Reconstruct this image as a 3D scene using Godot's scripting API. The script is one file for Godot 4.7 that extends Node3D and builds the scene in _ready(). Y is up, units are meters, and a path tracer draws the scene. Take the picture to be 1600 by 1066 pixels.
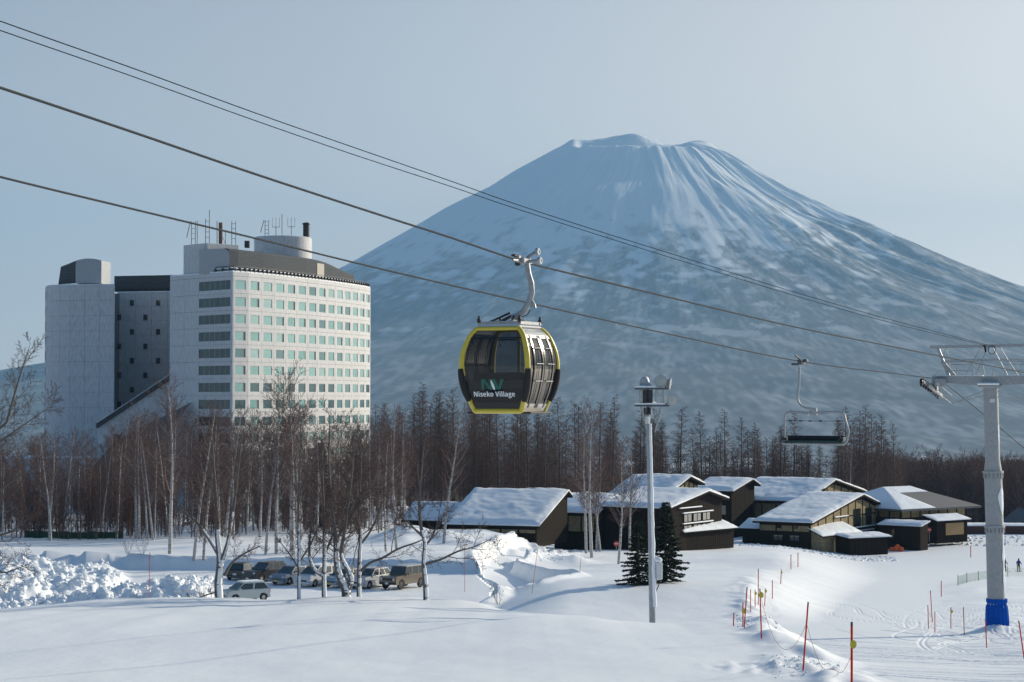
extends Node3D
# Ski village in winter: a gondola cabin on its rope, a hotel tower, timber lodges, bare trees and a snow-covered volcano.
const F := 3111.0                      # focal length in photograph pixels
const PITCH := 0.0286                  # the camera looks up by this much
const SUN_AZ := 54.0                   # degrees right of the view direction
const SUN_EL := 19.5
var M := {}
var used := {}
var rng := RandomNumberGenerator.new()
var nA := FastNoiseLite.new()
var nB := FastNoiseLite.new()
var nC := FastNoiseLite.new()
var nR := FastNoiseLite.new()

class MB:
	var v := PackedVector3Array()
	var n := PackedVector3Array()
	var c := PackedColorArray()
	var col := Color(1, 1, 1)
	func tri(a: Vector3, b: Vector3, d: Vector3) -> void:
		var nn := (b - a).cross(d - a).normalized()
		v.append(a); v.append(d); v.append(b)
		n.append(nn); n.append(nn); n.append(nn)
		c.append(col); c.append(col); c.append(col)
	func trin(a: Vector3, b: Vector3, d: Vector3, na: Vector3, nb: Vector3, nd: Vector3) -> void:
		v.append(a); v.append(d); v.append(b)
		n.append(na); n.append(nd); n.append(nb)
		c.append(col); c.append(col); c.append(col)
	func quad(a: Vector3, b: Vector3, d: Vector3, e: Vector3) -> void:
		tri(a, b, d); tri(a, d, e)
	func box(o: Vector3, s: Vector3, bs := Basis.IDENTITY) -> void:
		var h := s * 0.5
		var p: Array[Vector3] = []
		for i in 8:
			p.append(o + bs * Vector3(h.x * (1 if i & 1 else -1), h.y * (1 if i & 2 else -1), h.z * (1 if i & 4 else -1)))
		quad(p[4], p[5], p[7], p[6]); quad(p[1], p[0], p[2], p[3])
		quad(p[5], p[1], p[3], p[7]); quad(p[0], p[4], p[6], p[2])
		quad(p[6], p[7], p[3], p[2]); quad(p[0], p[1], p[5], p[4])
	# box whose edges are cut off by k
	func cbox(o: Vector3, s: Vector3, k: float, bs := Basis.IDENTITY) -> void:
		var h := s * 0.5
		var ring := func(y: float, e: float) -> Array:
			var r := []
			for q in [[1, 1, 0], [1, 1, 1], [-1, 1, 1], [-1, 1, 0], [-1, -1, 0], [-1, -1, 1], [1, -1, 1], [1, -1, 0]]:
				var cx: float = h.x - e - (k if q[2] == 1 else 0.0)
				var cz: float = h.z - e - (k if q[2] == 0 else 0.0)
				r.append(o + bs * Vector3(q[0] * cx, y, q[1] * cz))
			return r
		var rs := [ring.call(-h.y, k), ring.call(-h.y + k, 0.0), ring.call(h.y - k, 0.0), ring.call(h.y, k)]
		for j in 3:
			for i in 8:
				var i2 := (i + 1) % 8
				quad(rs[j][i2], rs[j][i], rs[j + 1][i], rs[j + 1][i2])
		for i in range(1, 7):
			tri(rs[3][0], rs[3][i + 1], rs[3][i]); tri(rs[0][0], rs[0][i], rs[0][i + 1])
	func tube(pts: Array, rad: Array, sides := 6, caps := true, squash := 1.0) -> void:
		var k := pts.size()
		var up := Vector3.UP
		var rings: Array[PackedVector3Array] = []
		var nors: Array[PackedVector3Array] = []
		var d0: Vector3 = (pts[1] - pts[0]).normalized()
		if absf(d0.dot(up)) > 0.95: up = Vector3.RIGHT
		var side := d0.cross(up).normalized()
		for i in k:
			var d: Vector3 = (pts[mini(i + 1, k - 1)] - pts[maxi(i - 1, 0)]).normalized()
			side = (side - d * side.dot(d)).normalized()
			var ot := d.cross(side)
			var pr := PackedVector3Array(); var nr := PackedVector3Array()
			for j in sides:
				var a := TAU * j / sides
				var dir := side * cos(a) + ot * sin(a) * squash
				pr.append(pts[i] + dir * rad[i]); nr.append(dir.normalized())
			rings.append(pr); nors.append(nr)
		for i in k - 1:
			for j in sides:
				var j2 := (j + 1) % sides
				var a := rings[i][j]; var b := rings[i][j2]; var d := rings[i + 1][j2]; var e := rings[i + 1][j]
				if rad[i + 1] < 1e-5:
					trin(a, b, e, nors[i][j], nors[i][j2], nors[i + 1][j])
				else:
					trin(a, b, d, nors[i][j], nors[i][j2], nors[i + 1][j2]); trin(a, d, e, nors[i][j], nors[i + 1][j2], nors[i + 1][j])
		if caps:
			for j in range(1, sides - 1):
				tri(rings[0][0], rings[0][j + 1], rings[0][j])
				if rad[k - 1] > 1e-5: tri(rings[k - 1][0], rings[k - 1][j], rings[k - 1][j + 1])
	func bar(a: Vector3, b: Vector3, r: float, sides := 6) -> void:
		tube([a, b], [r, r], sides)
	# box beam between two points, w across and h high
	func beam(a: Vector3, b: Vector3, w: float, h: float) -> void:
		var d := (b - a)
		var f := d.normalized()
		var s := f.cross(Vector3.UP)
		s = Vector3.RIGHT if s.length() < 0.02 else s.normalized()
		box((a + b) * 0.5, Vector3(d.length(), h, w), Basis(f, s.cross(f), s))
	# polygon (x, y) drawn out along z
	func prism(poly: PackedVector2Array, z0: float, z1: float, bs := Transform3D.IDENTITY) -> void:
		var p := poly
		if Geometry2D.is_polygon_clockwise(p): p.reverse()
		var t := Geometry2D.triangulate_polygon(p)
		for i in range(0, t.size(), 3):
			var a := p[t[i]]; var b := p[t[i + 1]]; var d := p[t[i + 2]]
			if (b - a).cross(d - a) < 0:
				var q := b; b = d; d = q
			tri(bs * Vector3(a.x, a.y, z1), bs * Vector3(b.x, b.y, z1), bs * Vector3(d.x, d.y, z1))
			tri(bs * Vector3(a.x, a.y, z0), bs * Vector3(d.x, d.y, z0), bs * Vector3(b.x, b.y, z0))
		for i in p.size():
			var a := p[i]; var b := p[(i + 1) % p.size()]
			quad(bs * Vector3(a.x, a.y, z0), bs * Vector3(b.x, b.y, z0), bs * Vector3(b.x, b.y, z1), bs * Vector3(a.x, a.y, z1))
	# profile of (radius, y) turned about an axis
	func lathe(prof: PackedVector2Array, sides := 16, tr := Transform3D.IDENTITY) -> void:
		for i in prof.size() - 1:
			var p := prof[i]; var q := prof[i + 1]
			var t := (q - p)
			if t.length() < 1e-6: continue
			var nn := Vector2(t.y, -t.x).normalized()
			for j in sides:
				var a := TAU * j / sides; var b := TAU * (j + 1) / sides
				var ca := Vector3(cos(a), 0, -sin(a)); var cb := Vector3(cos(b), 0, -sin(b))
				var na := tr.basis * (ca * nn.x + Vector3.UP * nn.y); var nb := tr.basis * (cb * nn.x + Vector3.UP * nn.y)
				var A := tr * (ca * p.x + Vector3.UP * p.y); var B := tr * (cb * p.x + Vector3.UP * p.y)
				var C := tr * (cb * q.x + Vector3.UP * q.y); var D := tr * (ca * q.x + Vector3.UP * q.y)
				if p.x > 1e-5: trin(A, B, C, na, nb, nb)
				if q.x > 1e-5: trin(A, C, D, na, nb, na)
	func add(o: MB, tr: Transform3D) -> void:
		for i in o.v.size():
			v.append(tr * o.v[i]); n.append((tr.basis * o.n[i]).normalized()); c.append(o.c[i])
	func mesh() -> ArrayMesh:
		var m := ArrayMesh.new()
		var arr := []
		arr.resize(Mesh.ARRAY_MAX)
		arr[Mesh.ARRAY_VERTEX] = v; arr[Mesh.ARRAY_NORMAL] = n; arr[Mesh.ARRAY_COLOR] = c
		m.add_surface_from_arrays(Mesh.PRIMITIVE_TRIANGLES, arr)
		return m

func numbered(called: String) -> String:
	var k: int = used.get(called, 0)
	used[called] = k + 1
	return called if k == 0 else "%s_%03d" % [called, k]
func thing(called: String, label: String, category: String, where := Vector3.ZERO, turn := 0.0, group := "") -> Node3D:
	var o := Node3D.new()
	o.name = numbered(called); add_child(o)
	o.position = where; o.rotation.y = turn
	meta(o, label, category, group)
	return o
func meta(o: Node, label: String, category: String, group := "") -> void:
	o.set_meta("label", label); o.set_meta("category", category)
	if group != "": o.set_meta("group", group)
func part(called: String, mb, mat: Material, parent: Node, where := Vector3.ZERO) -> MeshInstance3D:
	var o := MeshInstance3D.new()
	o.mesh = mb.mesh() if mb is MB else mb
	o.name = called
	o.material_override = mat
	o.position = where
	parent.add_child(o, true)
	return o
func single(called: String, mb: MB, mat: Material, label: String, category: String, group := "") -> MeshInstance3D:
	var o := part(numbered(called), mb, mat, self)
	meta(o, label, category, group)
	return o
func copy(o: Node3D, called: String, label: String, group := "") -> Node3D:
	var r: Node3D = o.duplicate()
	r.name = numbered(called); add_child(r)
	r.set_meta("label", label)
	if group != "": r.set_meta("group", group)
	return r
func structure(called: String, m: Mesh, mat: Material) -> MeshInstance3D:
	var o := part(called, m, mat, self)
	o.set_meta("kind", "structure")
	return o

func lin(r: float, g: float, b: float) -> Color:
	return Color(r, g, b).linear_to_srgb()
# colour varied by noise between two linear colours, as a tiling picture
func noise_tex(sd: int, freq: float, a: Color, b: Color, lo := 0.3, hi := 0.7, stretch := 1.0) -> ImageTexture:
	var f := FastNoiseLite.new()
	f.seed = sd; f.frequency = freq; f.fractal_octaves = 5
	var im := Image.create(256, 256, false, Image.FORMAT_RGB8)
	for y in 256:
		for x in 256:
			var t := 0.0
			var fx := x / 255.0
			t = lerpf(f.get_noise_2d(x * stretch, y), f.get_noise_2d((x - 256) * stretch, y), smoothstep(0.6, 1.0, fx))
			t = smoothstep(lo, hi, t * 0.5 + 0.5)
			im.set_pixel(x, y, a.lerp(b, t).linear_to_srgb())
	im.generate_mipmaps()
	return ImageTexture.create_from_image(im)
func normal_tex(sd: int, freq: float, strength: float, stretch := 1.0) -> ImageTexture:
	var f := FastNoiseLite.new()
	f.seed = sd; f.frequency = freq; f.fractal_octaves = 4
	var im := f.get_seamless_image(256, 256)
	if stretch != 1.0:
		im.resize(256, int(256 * stretch)); im.resize(256, 256)
	im.convert(Image.FORMAT_RGBA8)
	im.bump_map_to_normal_map(strength)
	return ImageTexture.create_from_image(im)
func mat(key: String, c: Color, rough := 0.8, metal := 0.0) -> StandardMaterial3D:
	var m := StandardMaterial3D.new()
	m.albedo_color = lin(c.r, c.g, c.b)
	m.roughness = rough; m.metallic = metal
	M[key] = m
	return m
func tmat(key: String, tex: Texture2D, scale: float, rough := 0.8, metal := 0.0, nt: Texture2D = null, ns := 1.0, world := false) -> StandardMaterial3D:
	var m := StandardMaterial3D.new()
	m.albedo_texture = tex
	m.uv1_triplanar = true
	m.uv1_world_triplanar = world
	m.uv1_scale = Vector3.ONE * scale
	m.roughness = rough; m.metallic = metal
	if nt:
		m.normal_enabled = true; m.normal_texture = nt; m.normal_scale = ns
	M[key] = m
	return m

# a point of the photograph at a depth in metres
func at(px: float, py: float, depth: float) -> Vector3:
	var r := Vector3((px - 800.0) / F, -(py - 533.0) / F, -1.0).rotated(Vector3.RIGHT, PITCH)
	return r * (depth / -r.z)
func hit(px: float, py: float) -> Vector3:
	var d := 30.0
	while d < 460.0:
		var p := at(px, py, d)
		if ground_height(p.x, p.z) >= p.y: return Vector3(p.x, ground_height(p.x, p.z), p.z)
		d *= 1.004
	return at(px, py, 460.0)
func on_ground(px: float, d: float, sink := 0.0) -> Vector3:
	var x := (px - 800.0) / F * d
	return Vector3(x, ground_height(x, -d) - sink, -d)

func curve(t: Array, d: float) -> float:
	var k := t.size()
	if d <= t[0][0]: return t[0][1]
	if d >= t[k - 1][0]: return t[k - 1][1]
	var i := 0
	while t[i + 1][0] < d: i += 1
	var x0: float = t[i][0]; var x1: float = t[i + 1][0]; var y0: float = t[i][1]; var y1: float = t[i + 1][1]
	var w := x1 - x0
	var s := (y1 - y0) / w
	var sl := s if i == 0 else (y1 - float(t[i - 1][1])) / (x1 - float(t[i - 1][0]))
	var sr := s if i + 2 >= k else (float(t[i + 2][1]) - y0) / (float(t[i + 2][0]) - x0)
	var u := (d - x0) / w
	var u2 := u * u; var u3 := u2 * u
	return (2 * u3 - 3 * u2 + 1) * y0 + (u3 - 2 * u2 + u) * w * sl + (-2 * u3 + 3 * u2) * y1 + (u3 - u2) * w * sr

const LOT_T := [[-60, 0.5], [0, -4.3], [50, -7.2], [92, -10.0], [103, -10.8], [112, -12.4], [122, -14.2], [132, -15.5], [145, -15.9], [182, -15.6], [192, -15.0], [230, -16.7], [270, -18.0], [330, -20.0], [400, -22.0], [500, -30.0]]
const MID_T := [[-60, 0.5], [0, -4.3], [50, -7.2], [80, -9.15], [88, -9.85], [98, -11.4], [108, -13.0], [118, -13.9], [130, -14.15], [150, -14.05], [160, -14.5], [200, -17.0], [250, -19.6], [300, -22.0], [360, -23.5], [430, -32.0], [500, -36.0]]
const RUN_T := [[-60, 0.0], [0, -4.6], [50, -7.3], [70, -9.2], [90, -11.3], [113, -13.4], [150, -16.0], [200, -19.3], [264, -22.9], [300, -23.6], [350, -23.6], [380, -25.0], [430, -32.0], [500, -36.0]]
const EDGE_T := [[0, 7.0], [60, 8.6], [80, 10.0], [92, 10.8], [130, 15.0], [180, 22.0], [260, 34.0], [400, 40.0]]
const FAR_T := [[500, 0], [900, -14], [2000, -60], [4000, -110], [8000, -150], [30000, -160]]
var lot := PackedVector2Array()
var road := PackedVector2Array()
var luts := {}

func plan(px: float, d: float) -> Vector2:
	return Vector2((px - 800.0) / F * d, d)
func inside(poly: PackedVector2Array, p: Vector2, box: Rect2) -> float:
	# distance to the outline, negative within
	if not box.grow(3.0).has_point(p): return 3.0
	var best := 1e9
	var k := poly.size()
	for i in k:
		var q := Geometry2D.get_closest_point_to_segment(p, poly[i], poly[(i + 1) % k])
		best = minf(best, p.distance_to(q))
	return -best if Geometry2D.is_point_in_polygon(p, poly) else best
func look(name_: String, t: Array, d: float) -> float:
	if not luts.has(name_):
		var a := PackedFloat32Array()
		for i in 2301: a.append(curve(t, -60.0 + i * 0.25))
		luts[name_] = a
	var f := clampf((d + 60.0) * 4.0, 0.0, 2299.0)
	var k := int(f)
	var arr: PackedFloat32Array = luts[name_]
	return lerpf(arr[k], arr[k + 1], f - k)
var lot_box: Rect2
var road_box: Rect2
func bounds(p: PackedVector2Array) -> Rect2:
	var r := Rect2(p[0], Vector2.ZERO)
	for q in p: r = r.expand(q)
	return r
func make_plan() -> void:
	lot = PackedVector2Array([plan(-80, 188), plan(330, 186), plan(560, 185), plan(742, 182), plan(772, 168), plan(765, 150), plan(690, 139), plan(600, 136), plan(350, 136), plan(250, 140), plan(-80, 150)])
	road = PackedVector2Array([plan(752, 182), plan(760, 152), plan(830, 154), plan(893, 164), plan(880, 172), plan(845, 184), plan(797, 200), plan(815, 218), plan(850, 232), plan(900, 245), plan(890, 252), plan(830, 245), plan(765, 222), plan(748, 200)])
	lot_box = bounds(lot); road_box = bounds(road)

func piste_share(x: float, d: float) -> float:
	var e := curve(EDGE_T, d)
	return smoothstep(e - 0.4, e + 2.6, x)
func ground_height(x: float, z: float) -> float:
	var d := -z
	var u := x / maxf(d, 20.0)
	if d > 500.0 or absf(x) > maxf(d, 60.0) * 0.8:
		var b := look("mid", MID_T, d)
		if d > 500.0:
			b += curve(FAR_T, d) + nA.get_noise_2d(x * 0.12, z * 0.12) * clampf((d - 500) * 0.012, 0, 26)
		return b + nA.get_noise_2d(x * 0.6, z * 0.6) * 1.2
	var wl := 1.0 - smoothstep(-0.035, 0.03, u)
	var dc := d
	if d > 60.0 and d < 150.0:
		dc += (nA.get_noise_2d(x * 1.1, 71.0) * 9.0 + nB.get_noise_2d(x * 1.2, 5.0) * 1.6) * smoothstep(60.0, 85.0, d) * (1.0 - smoothstep(112.0, 150.0, d))
	var h := lerpf(look("mid", MID_T, dc), look("lot", LOT_T, dc), wl)
	h += nA.get_noise_2d(x, z) * (0.25 + 0.5 * smoothstep(110, 200, d))
	h += nB.get_noise_2d(x * 1.3, z * 0.8) * 0.05
	# drifts before the lodge
	if d > 195.0 and d < 285.0:
		var g := exp(-pow((d - 236.0) / 13.0, 2.0)) * smoothstep(-0.078, -0.05, u) * (1.0 - smoothstep(0.0, 0.03, u))
		h += g * (1.5 + 1.7 * nB.get_noise_2d(x * 0.6 + 40, z * 0.5))
		var g2 := exp(-pow((d - 222.0) / 5.0, 2.0)) * smoothstep(-0.03, -0.01, u) * (1.0 - smoothstep(0.03, 0.05, u))
		h += g2 * (0.6 + 0.8 * nB.get_noise_2d(x * 1.2, z * 1.2))
	# the cleared car park and its road
	var pt := Vector2(x, d)
	if d > 130.0 and d < 256.0:
		var sl := inside(lot, pt, lot_box)
		if sl < 2.0:
			var wob := nB.get_noise_2d(x * 3.0, z * 3.0) * 0.35
			if d > 165.0 or x > -8.0:
				h += 0.75 * (1.0 - smoothstep(0.5, 2.0, sl)) * smoothstep(0.0, 0.5, sl)
			h = lerpf(-16.0 + nB.get_noise_2d(x, z) * 0.06, h, smoothstep(-0.15, 0.45, sl + wob))
		var sr := inside(road, pt, road_box)
		if sr < 2.0:
			var wob2 := nB.get_noise_2d(x * 3.0, z * 3.0) * 0.3
			var floor_ := minf(h - 1.25, -16.0) if sl > 0.0 else h
			floor_ = lerpf(h, floor_, smoothstep(-4.0, 2.0, sl) if sl < 2.0 else 1.0)
			h += 0.35 * (1.0 - smoothstep(0.5, 1.8, sr)) * smoothstep(0.0, 0.5, sr) * (1.0 if sl > 0.3 else 0.0)
			h = lerpf(floor_, h, smoothstep(-0.15, 0.5, sr + wob2))
	# ploughed heaps on the near side of the car park
	if d > 108.0 and d < 190.0 and u < 0.0:
		var along := nB.get_noise_2d(x * 0.55 + 9.0, 3.0)
		var across := nB.get_noise_2d(x * 0.5 - 70.0, z * 0.5)
		var m1 := smoothstep(113.0, 121.0, d + along * 3.0) * (1.0 - smoothstep(127.0, 137.0, d + across * 5.0)) * (1.0 - smoothstep(-0.153, -0.146, u))
		var m2 := smoothstep(114.0, 119.0, d) * (1.0 - smoothstep(122.0, 130.0, d + across * 4.0)) * smoothstep(-0.083, -0.066, u) * (1.0 - smoothstep(-0.022, -0.012, u))
		var m3 := smoothstep(116.0, 121.0, d) * (1.0 - smoothstep(124.0, 131.0, d)) * smoothstep(-0.135, -0.128, u) * (1.0 - smoothstep(-0.115, -0.1, u))
		var top := h
		if m1 > 0.0: top = maxf(top, lerpf(h, -11.6 + along * 0.9 + across * 1.5, m1))
		if m2 > 0.0: top = maxf(top, lerpf(h, -13.0 + along * 0.6 + across * 0.8, m2))
		if m3 > 0.0: top = maxf(top, lerpf(h, -13.1 + along * 0.5, m3))
		var m4 := smoothstep(142.0, 150.0, d + along * 4.0) * (1.0 - smoothstep(176.0, 186.0, d + across * 6.0)) * (1.0 - smoothstep(-0.205, -0.19, u))
		if m4 > 0.0: top = maxf(top, lerpf(h, -14.6 + along * 0.7 + across * 1.6, m4))
		var rough := clampf((top - h) * 0.7, 0.0, 1.0)
		h = top + rough * (nC.get_noise_2d(x * 0.38, z * 0.25) * 0.75 + nC.get_noise_2d(x * 0.9 + 50, z * 0.55) * 0.35)
	# the groomed run on the right
	var e := curve(EDGE_T, d) + nB.get_noise_2d(3.0, z * 0.8) * 0.8
	var wp := smoothstep(e - 0.4, e + 2.8 + maxf(d - 95.0, 0.0) * 0.07, x)
	if wp > 0.0:
		var r := look("run", RUN_T, d) + nA.get_noise_2d(x * 0.7 + 30, z * 0.7) * 0.12
		var ur := smoothstep(24.0, 30.0, x - (d - 113.0) * 0.2) * (1.0 - smoothstep(200.0, 260.0, d))
		r += ur * (0.25 + nB.get_noise_2d(x, z) * 0.2)
		h = lerpf(h, r, wp)
	var edge := smoothstep(e - 1.6, e, x) * (1.0 - smoothstep(e + 0.2, e + 1.6, x)) * (1.0 - smoothstep(110.0, 190.0, d)) * smoothstep(30.0, 50.0, d)
	if edge > 0.0:
		h += edge * (nC.get_noise_2d(x * 0.5, z * 0.3) * 0.3 + 0.12)
	h += 0.4 * exp(-Vector2(x - 27.2, d - 112.6).length_squared() / 1.1)
	# disturbed snow by the leaning pole
	var q := Vector2(x - 7.9, (d - 56.0) * 0.7)
	if q.length() < 3.4:
		h += (1.0 - smoothstep(0.6, 3.2, q.length())) * nC.get_noise_2d(x * 1.3, z * 0.9) * 0.14
	return h

# ---------------------------------------------------------------- land
func make_ground() -> void:
	var angs := PackedFloat32Array()
	var a := -180.0
	while a < 180.0:
		angs.append(a)
		var off := absf(a)
		a += 0.068 if off < 17.5 else (0.7 if off < 24.0 else 8.0)
	angs.append(180.0)
	var rads := PackedFloat32Array()
	var r := 2.0
	while r < 15000.0:
		rads.append(r)
		var k := 1.12
		if r > 30.0: k = 1.009
		if r > 100.0: k = 1.0032
		if r > 190.0: k = 1.0065
		if r > 430.0: k = 1.05
		r *= k
	var na := angs.size(); var nr := rads.size()
	var vs := PackedVector3Array(); vs.resize(na * nr)
	var cs := PackedColorArray(); cs.resize(na * nr)
	var snow := Color(1, 1, 1)
	for j in nr:
		for i in na:
			var t := deg_to_rad(angs[i])
			var x := sin(t) * rads[j]; var z := -cos(t) * rads[j]
			vs[j * na + i] = Vector3(x, ground_height(x, z), z)
			var c := snow
			if z < -520.0:
				var f := smoothstep(-0.5, -0.1, nA.get_noise_2d(x * 0.25, z * 0.12) + 0.4 * nB.get_noise_2d(x * 0.02, z * 0.02))
				c = snow.lerp(Color(0.09, 0.082, 0.08), f * 0.9 * smoothstep(520.0, 700.0, -z))
			cs[j * na + i] = c
	var idx := PackedInt32Array()
	for j in nr - 1:
		for i in na - 1:
			var p := j * na + i
			idx.append_array(PackedInt32Array([p, p + na, p + 1, p + 1, p + na, p + na + 1]))
	var m := indexed(vs, cs, idx)
	structure("ground", m, M.snow)

func indexed(vs: PackedVector3Array, cs: PackedColorArray, idx: PackedInt32Array) -> ArrayMesh:
	var ns := PackedVector3Array(); ns.resize(vs.size())
	for k in range(0, idx.size(), 3):
		var a := idx[k]; var b := idx[k + 1]; var c := idx[k + 2]
		var nn := (vs[c] - vs[a]).cross(vs[b] - vs[a])
		ns[a] += nn; ns[b] += nn; ns[c] += nn
	for k in ns.size(): ns[k] = ns[k].normalized()
	var arr := []
	arr.resize(Mesh.ARRAY_MAX)
	arr[Mesh.ARRAY_VERTEX] = vs; arr[Mesh.ARRAY_NORMAL] = ns; arr[Mesh.ARRAY_COLOR] = cs; arr[Mesh.ARRAY_INDEX] = idx
	var m := ArrayMesh.new()
	m.add_surface_from_arrays(Mesh.PRIMITIVE_TRIANGLES, arr)
	return m

const VOL_L := [[0, 1530], [392, 1484], [470, 1437], [550, 1389], [733, 1288], [879, 1194], [1099, 1085], [1282, 975], [1466, 868], [1685, 742], [1942, 618], [2200, 508], [2700, 330], [3426, 165], [4300, 20], [5600, -150], [7000, -230]]
const VOL_R := [[0, 1530], [385, 1470], [476, 1414], [586, 1356], [733, 1264], [916, 1154], [1099, 1059], [1282, 967], [1466, 885], [1649, 800], [1832, 714], [2015, 636], [2198, 564], [3000, 320], [4000, 110], [5600, -120], [7000, -230]]
const RIM_T := [[-470, 1445], [-440, 1464], [-392, 1486], [-345, 1463], [-300, 1466], [-220, 1488], [-92, 1507], [36, 1499], [146, 1464], [238, 1458], [311, 1466], [385, 1466], [440, 1436], [500, 1400]]
func volcano_height(x: float, z: float) -> float:     # z towards the viewer
	var r := Vector2(x, z).length()
	var phi := atan2(x, z)
	var side := smoothstep(-1.0, 1.0, x / maxf(r, 1.0))
	var h := lerpf(curve(VOL_L, r), curve(VOL_R, r), side)
	var warp := nA.get_noise_2d(r * 0.02, phi * 30.0) * 0.05
	var g := nR.get_noise_2d((phi + warp) * 95.0, r * 0.012 + 40.0)
	var g2 := nR.get_noise_2d((phi + warp * 1.6) * 420.0 + 400.0, r * 0.05)
	var amp := smoothstep(280.0, 700.0, r) * (1.0 - smoothstep(2300.0, 4200.0, r))
	var edge_on := 1.0 - 0.75 * smoothstep(0.75, 0.98, absf(x) / maxf(r, 1.0))
	h += (g * (15.0 + 42.0 * smoothstep(0.15, 0.9, sin(phi))) + g2 * (2.0 + 8.0 * smoothstep(0.1, 0.8, sin(phi)))) * amp * edge_on
	h += nB.get_noise_2d(x * 0.01, z * 0.01) * 8.0 * smoothstep(500.0, 1200.0, r) * edge_on
	h += nA.get_noise_2d(x * 0.07, z * 0.07) * 13.0 * smoothstep(1500.0, 3200.0, r)
	if r < 560.0:
		var top := curve(RIM_T, x) + (6.0 * nA.get_noise_2d(x * 0.35, z * 0.35) if z > 15.0 else 0.0)
		if z > 0.0: top -= 0.00085 * z * z
		else: top -= 0.0006 * z * z
		# a shallow bowl opening to the right
		var b := Vector2(x - 120.0, z - 130.0)
		top -= 26.0 * exp(-b.length_squared() / 15000.0) - 12.0 * exp(-Vector2(x + 60.0, z - 210.0).length_squared() / 6000.0)
		for q in [[-330.0, 90.0, 16.0, 60.0], [-40.0, 250.0, 24.0, 75.0], [75.0, 190.0, 20.0, 60.0], [150.0, 330.0, 26.0, 80.0], [265.0, 230.0, 26.0, 70.0], [330.0, 90.0, 18.0, 70.0]]:
			top += q[2] * exp(-Vector2(x - q[0], z - q[1]).length_squared() / (q[3] * q[3]))
		var kk := clampf(0.5 + 0.5 * (top - h) / 40.0, 0.0, 1.0)
		h = lerpf(lerpf(top, h, kk) - 40.0 * kk * (1.0 - kk), h, smoothstep(430.0, 560.0, r))
	return h
func make_volcano() -> void:
	var centre := Vector3(733.0, 0.0, -11400.0)
	var na := 1000; var nr := 285
	var vs := PackedVector3Array(); var cs := PackedColorArray()
	for j in nr:
		var t := float(j) / (nr - 1)
		var r := 2.0 + 6600.0 * pow(t, 1.55)
		for i in na:
			var s := float(i) / (na - 1) * 2.0 - 1.0
			var phi := s * 1.95
			var x := sin(phi) * r; var z := cos(phi) * r
			var h := volcano_height(x, z)
			vs.append(centre + Vector3(x, h, z))
			# bare birch wood over snow, thinning out upwards and along the gullies
			var streak := nR.get_noise_2d(phi * 420.0 + 90.0, r * 0.02)
			var ax := phi * (600.0 + r * 0.6)
			var patch := nA.get_noise_2d(ax * 0.20, h * 0.42 + 300.0) + 0.55 * nB.get_noise_2d(ax * 0.09, h * 0.2)
			var lim := 650.0 + patch * 400.0 + streak * 130.0 + 210.0 * smoothstep(-0.2, 0.8, sin(phi))
			var f := 1.0 - smoothstep(lim - 110.0, lim + 150.0, h)
			var fine := nB.get_noise_2d(ax * 0.30, h * 0.12) * 0.5 + nC.get_noise_2d(ax * 0.05, h * 0.03) * 0.5
			f *= clampf(0.90 + 0.45 * fine + 0.2 * streak, 0.0, 1.0)
			f *= 1.0 - 0.45 * smoothstep(80.0, 330.0, h) * smoothstep(0.26, 0.46, patch + fine * 0.5)
			cs.append(Color(1, 1, 1).lerp(Color(0.038, 0.04, 0.044), clampf(f, 0.0, 0.95)))
	var idx := PackedInt32Array()
	for j in nr - 1:
		for i in na - 1:
			var p := j * na + i
			idx.append_array(PackedInt32Array([p, p + 1, p + na, p + 1, p + na + 1, p + na]))
	structure("mountain", indexed(vs, cs, idx), M.far_snow)

func make_sky() -> ImageTexture:
	var w := 1024; var hh := 512
	var im := Image.create(w, hh, false, Image.FORMAT_RGBF)
	var sun := sun_dir()
	for y in hh:
		var el := (0.5 - (y + 0.5) / hh) * PI
		for x in w:
			var az := ((x + 0.5) / w) * TAU
			# panorama: the first column looks along -z, the next ones to the right
			var d := Vector3(sin(az) * cos(el), sin(el), -cos(az) * cos(el))
			var up := maxf(d.y, 0.0)
			var g := d.dot(sun)
			var k := pow(1.0 - up, 4.6)
			var low := Vector3(0.66, 0.67, 0.64) * (0.57 + 0.40 * smoothstep(-0.6, 0.5, g))
			var c := Vector3(0.045, 0.115, 0.24).lerp(low, k)
			g = maxf(g, 0.0)
			c += Vector3(2.1, 1.87, 1.52) * pow(g, 3.0) * (0.15 + 0.85 * k) + Vector3(0.9, 0.85, 0.75) * pow(g, 26.0)
			im.set_pixel(x, y, Color(c.x, c.y, c.z))
	return ImageTexture.create_from_image(im)
func sun_dir() -> Vector3:
	var a := deg_to_rad(SUN_AZ); var e := deg_to_rad(SUN_EL)
	return Vector3(sin(a) * cos(e), sin(e), -cos(a) * cos(e))

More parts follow.
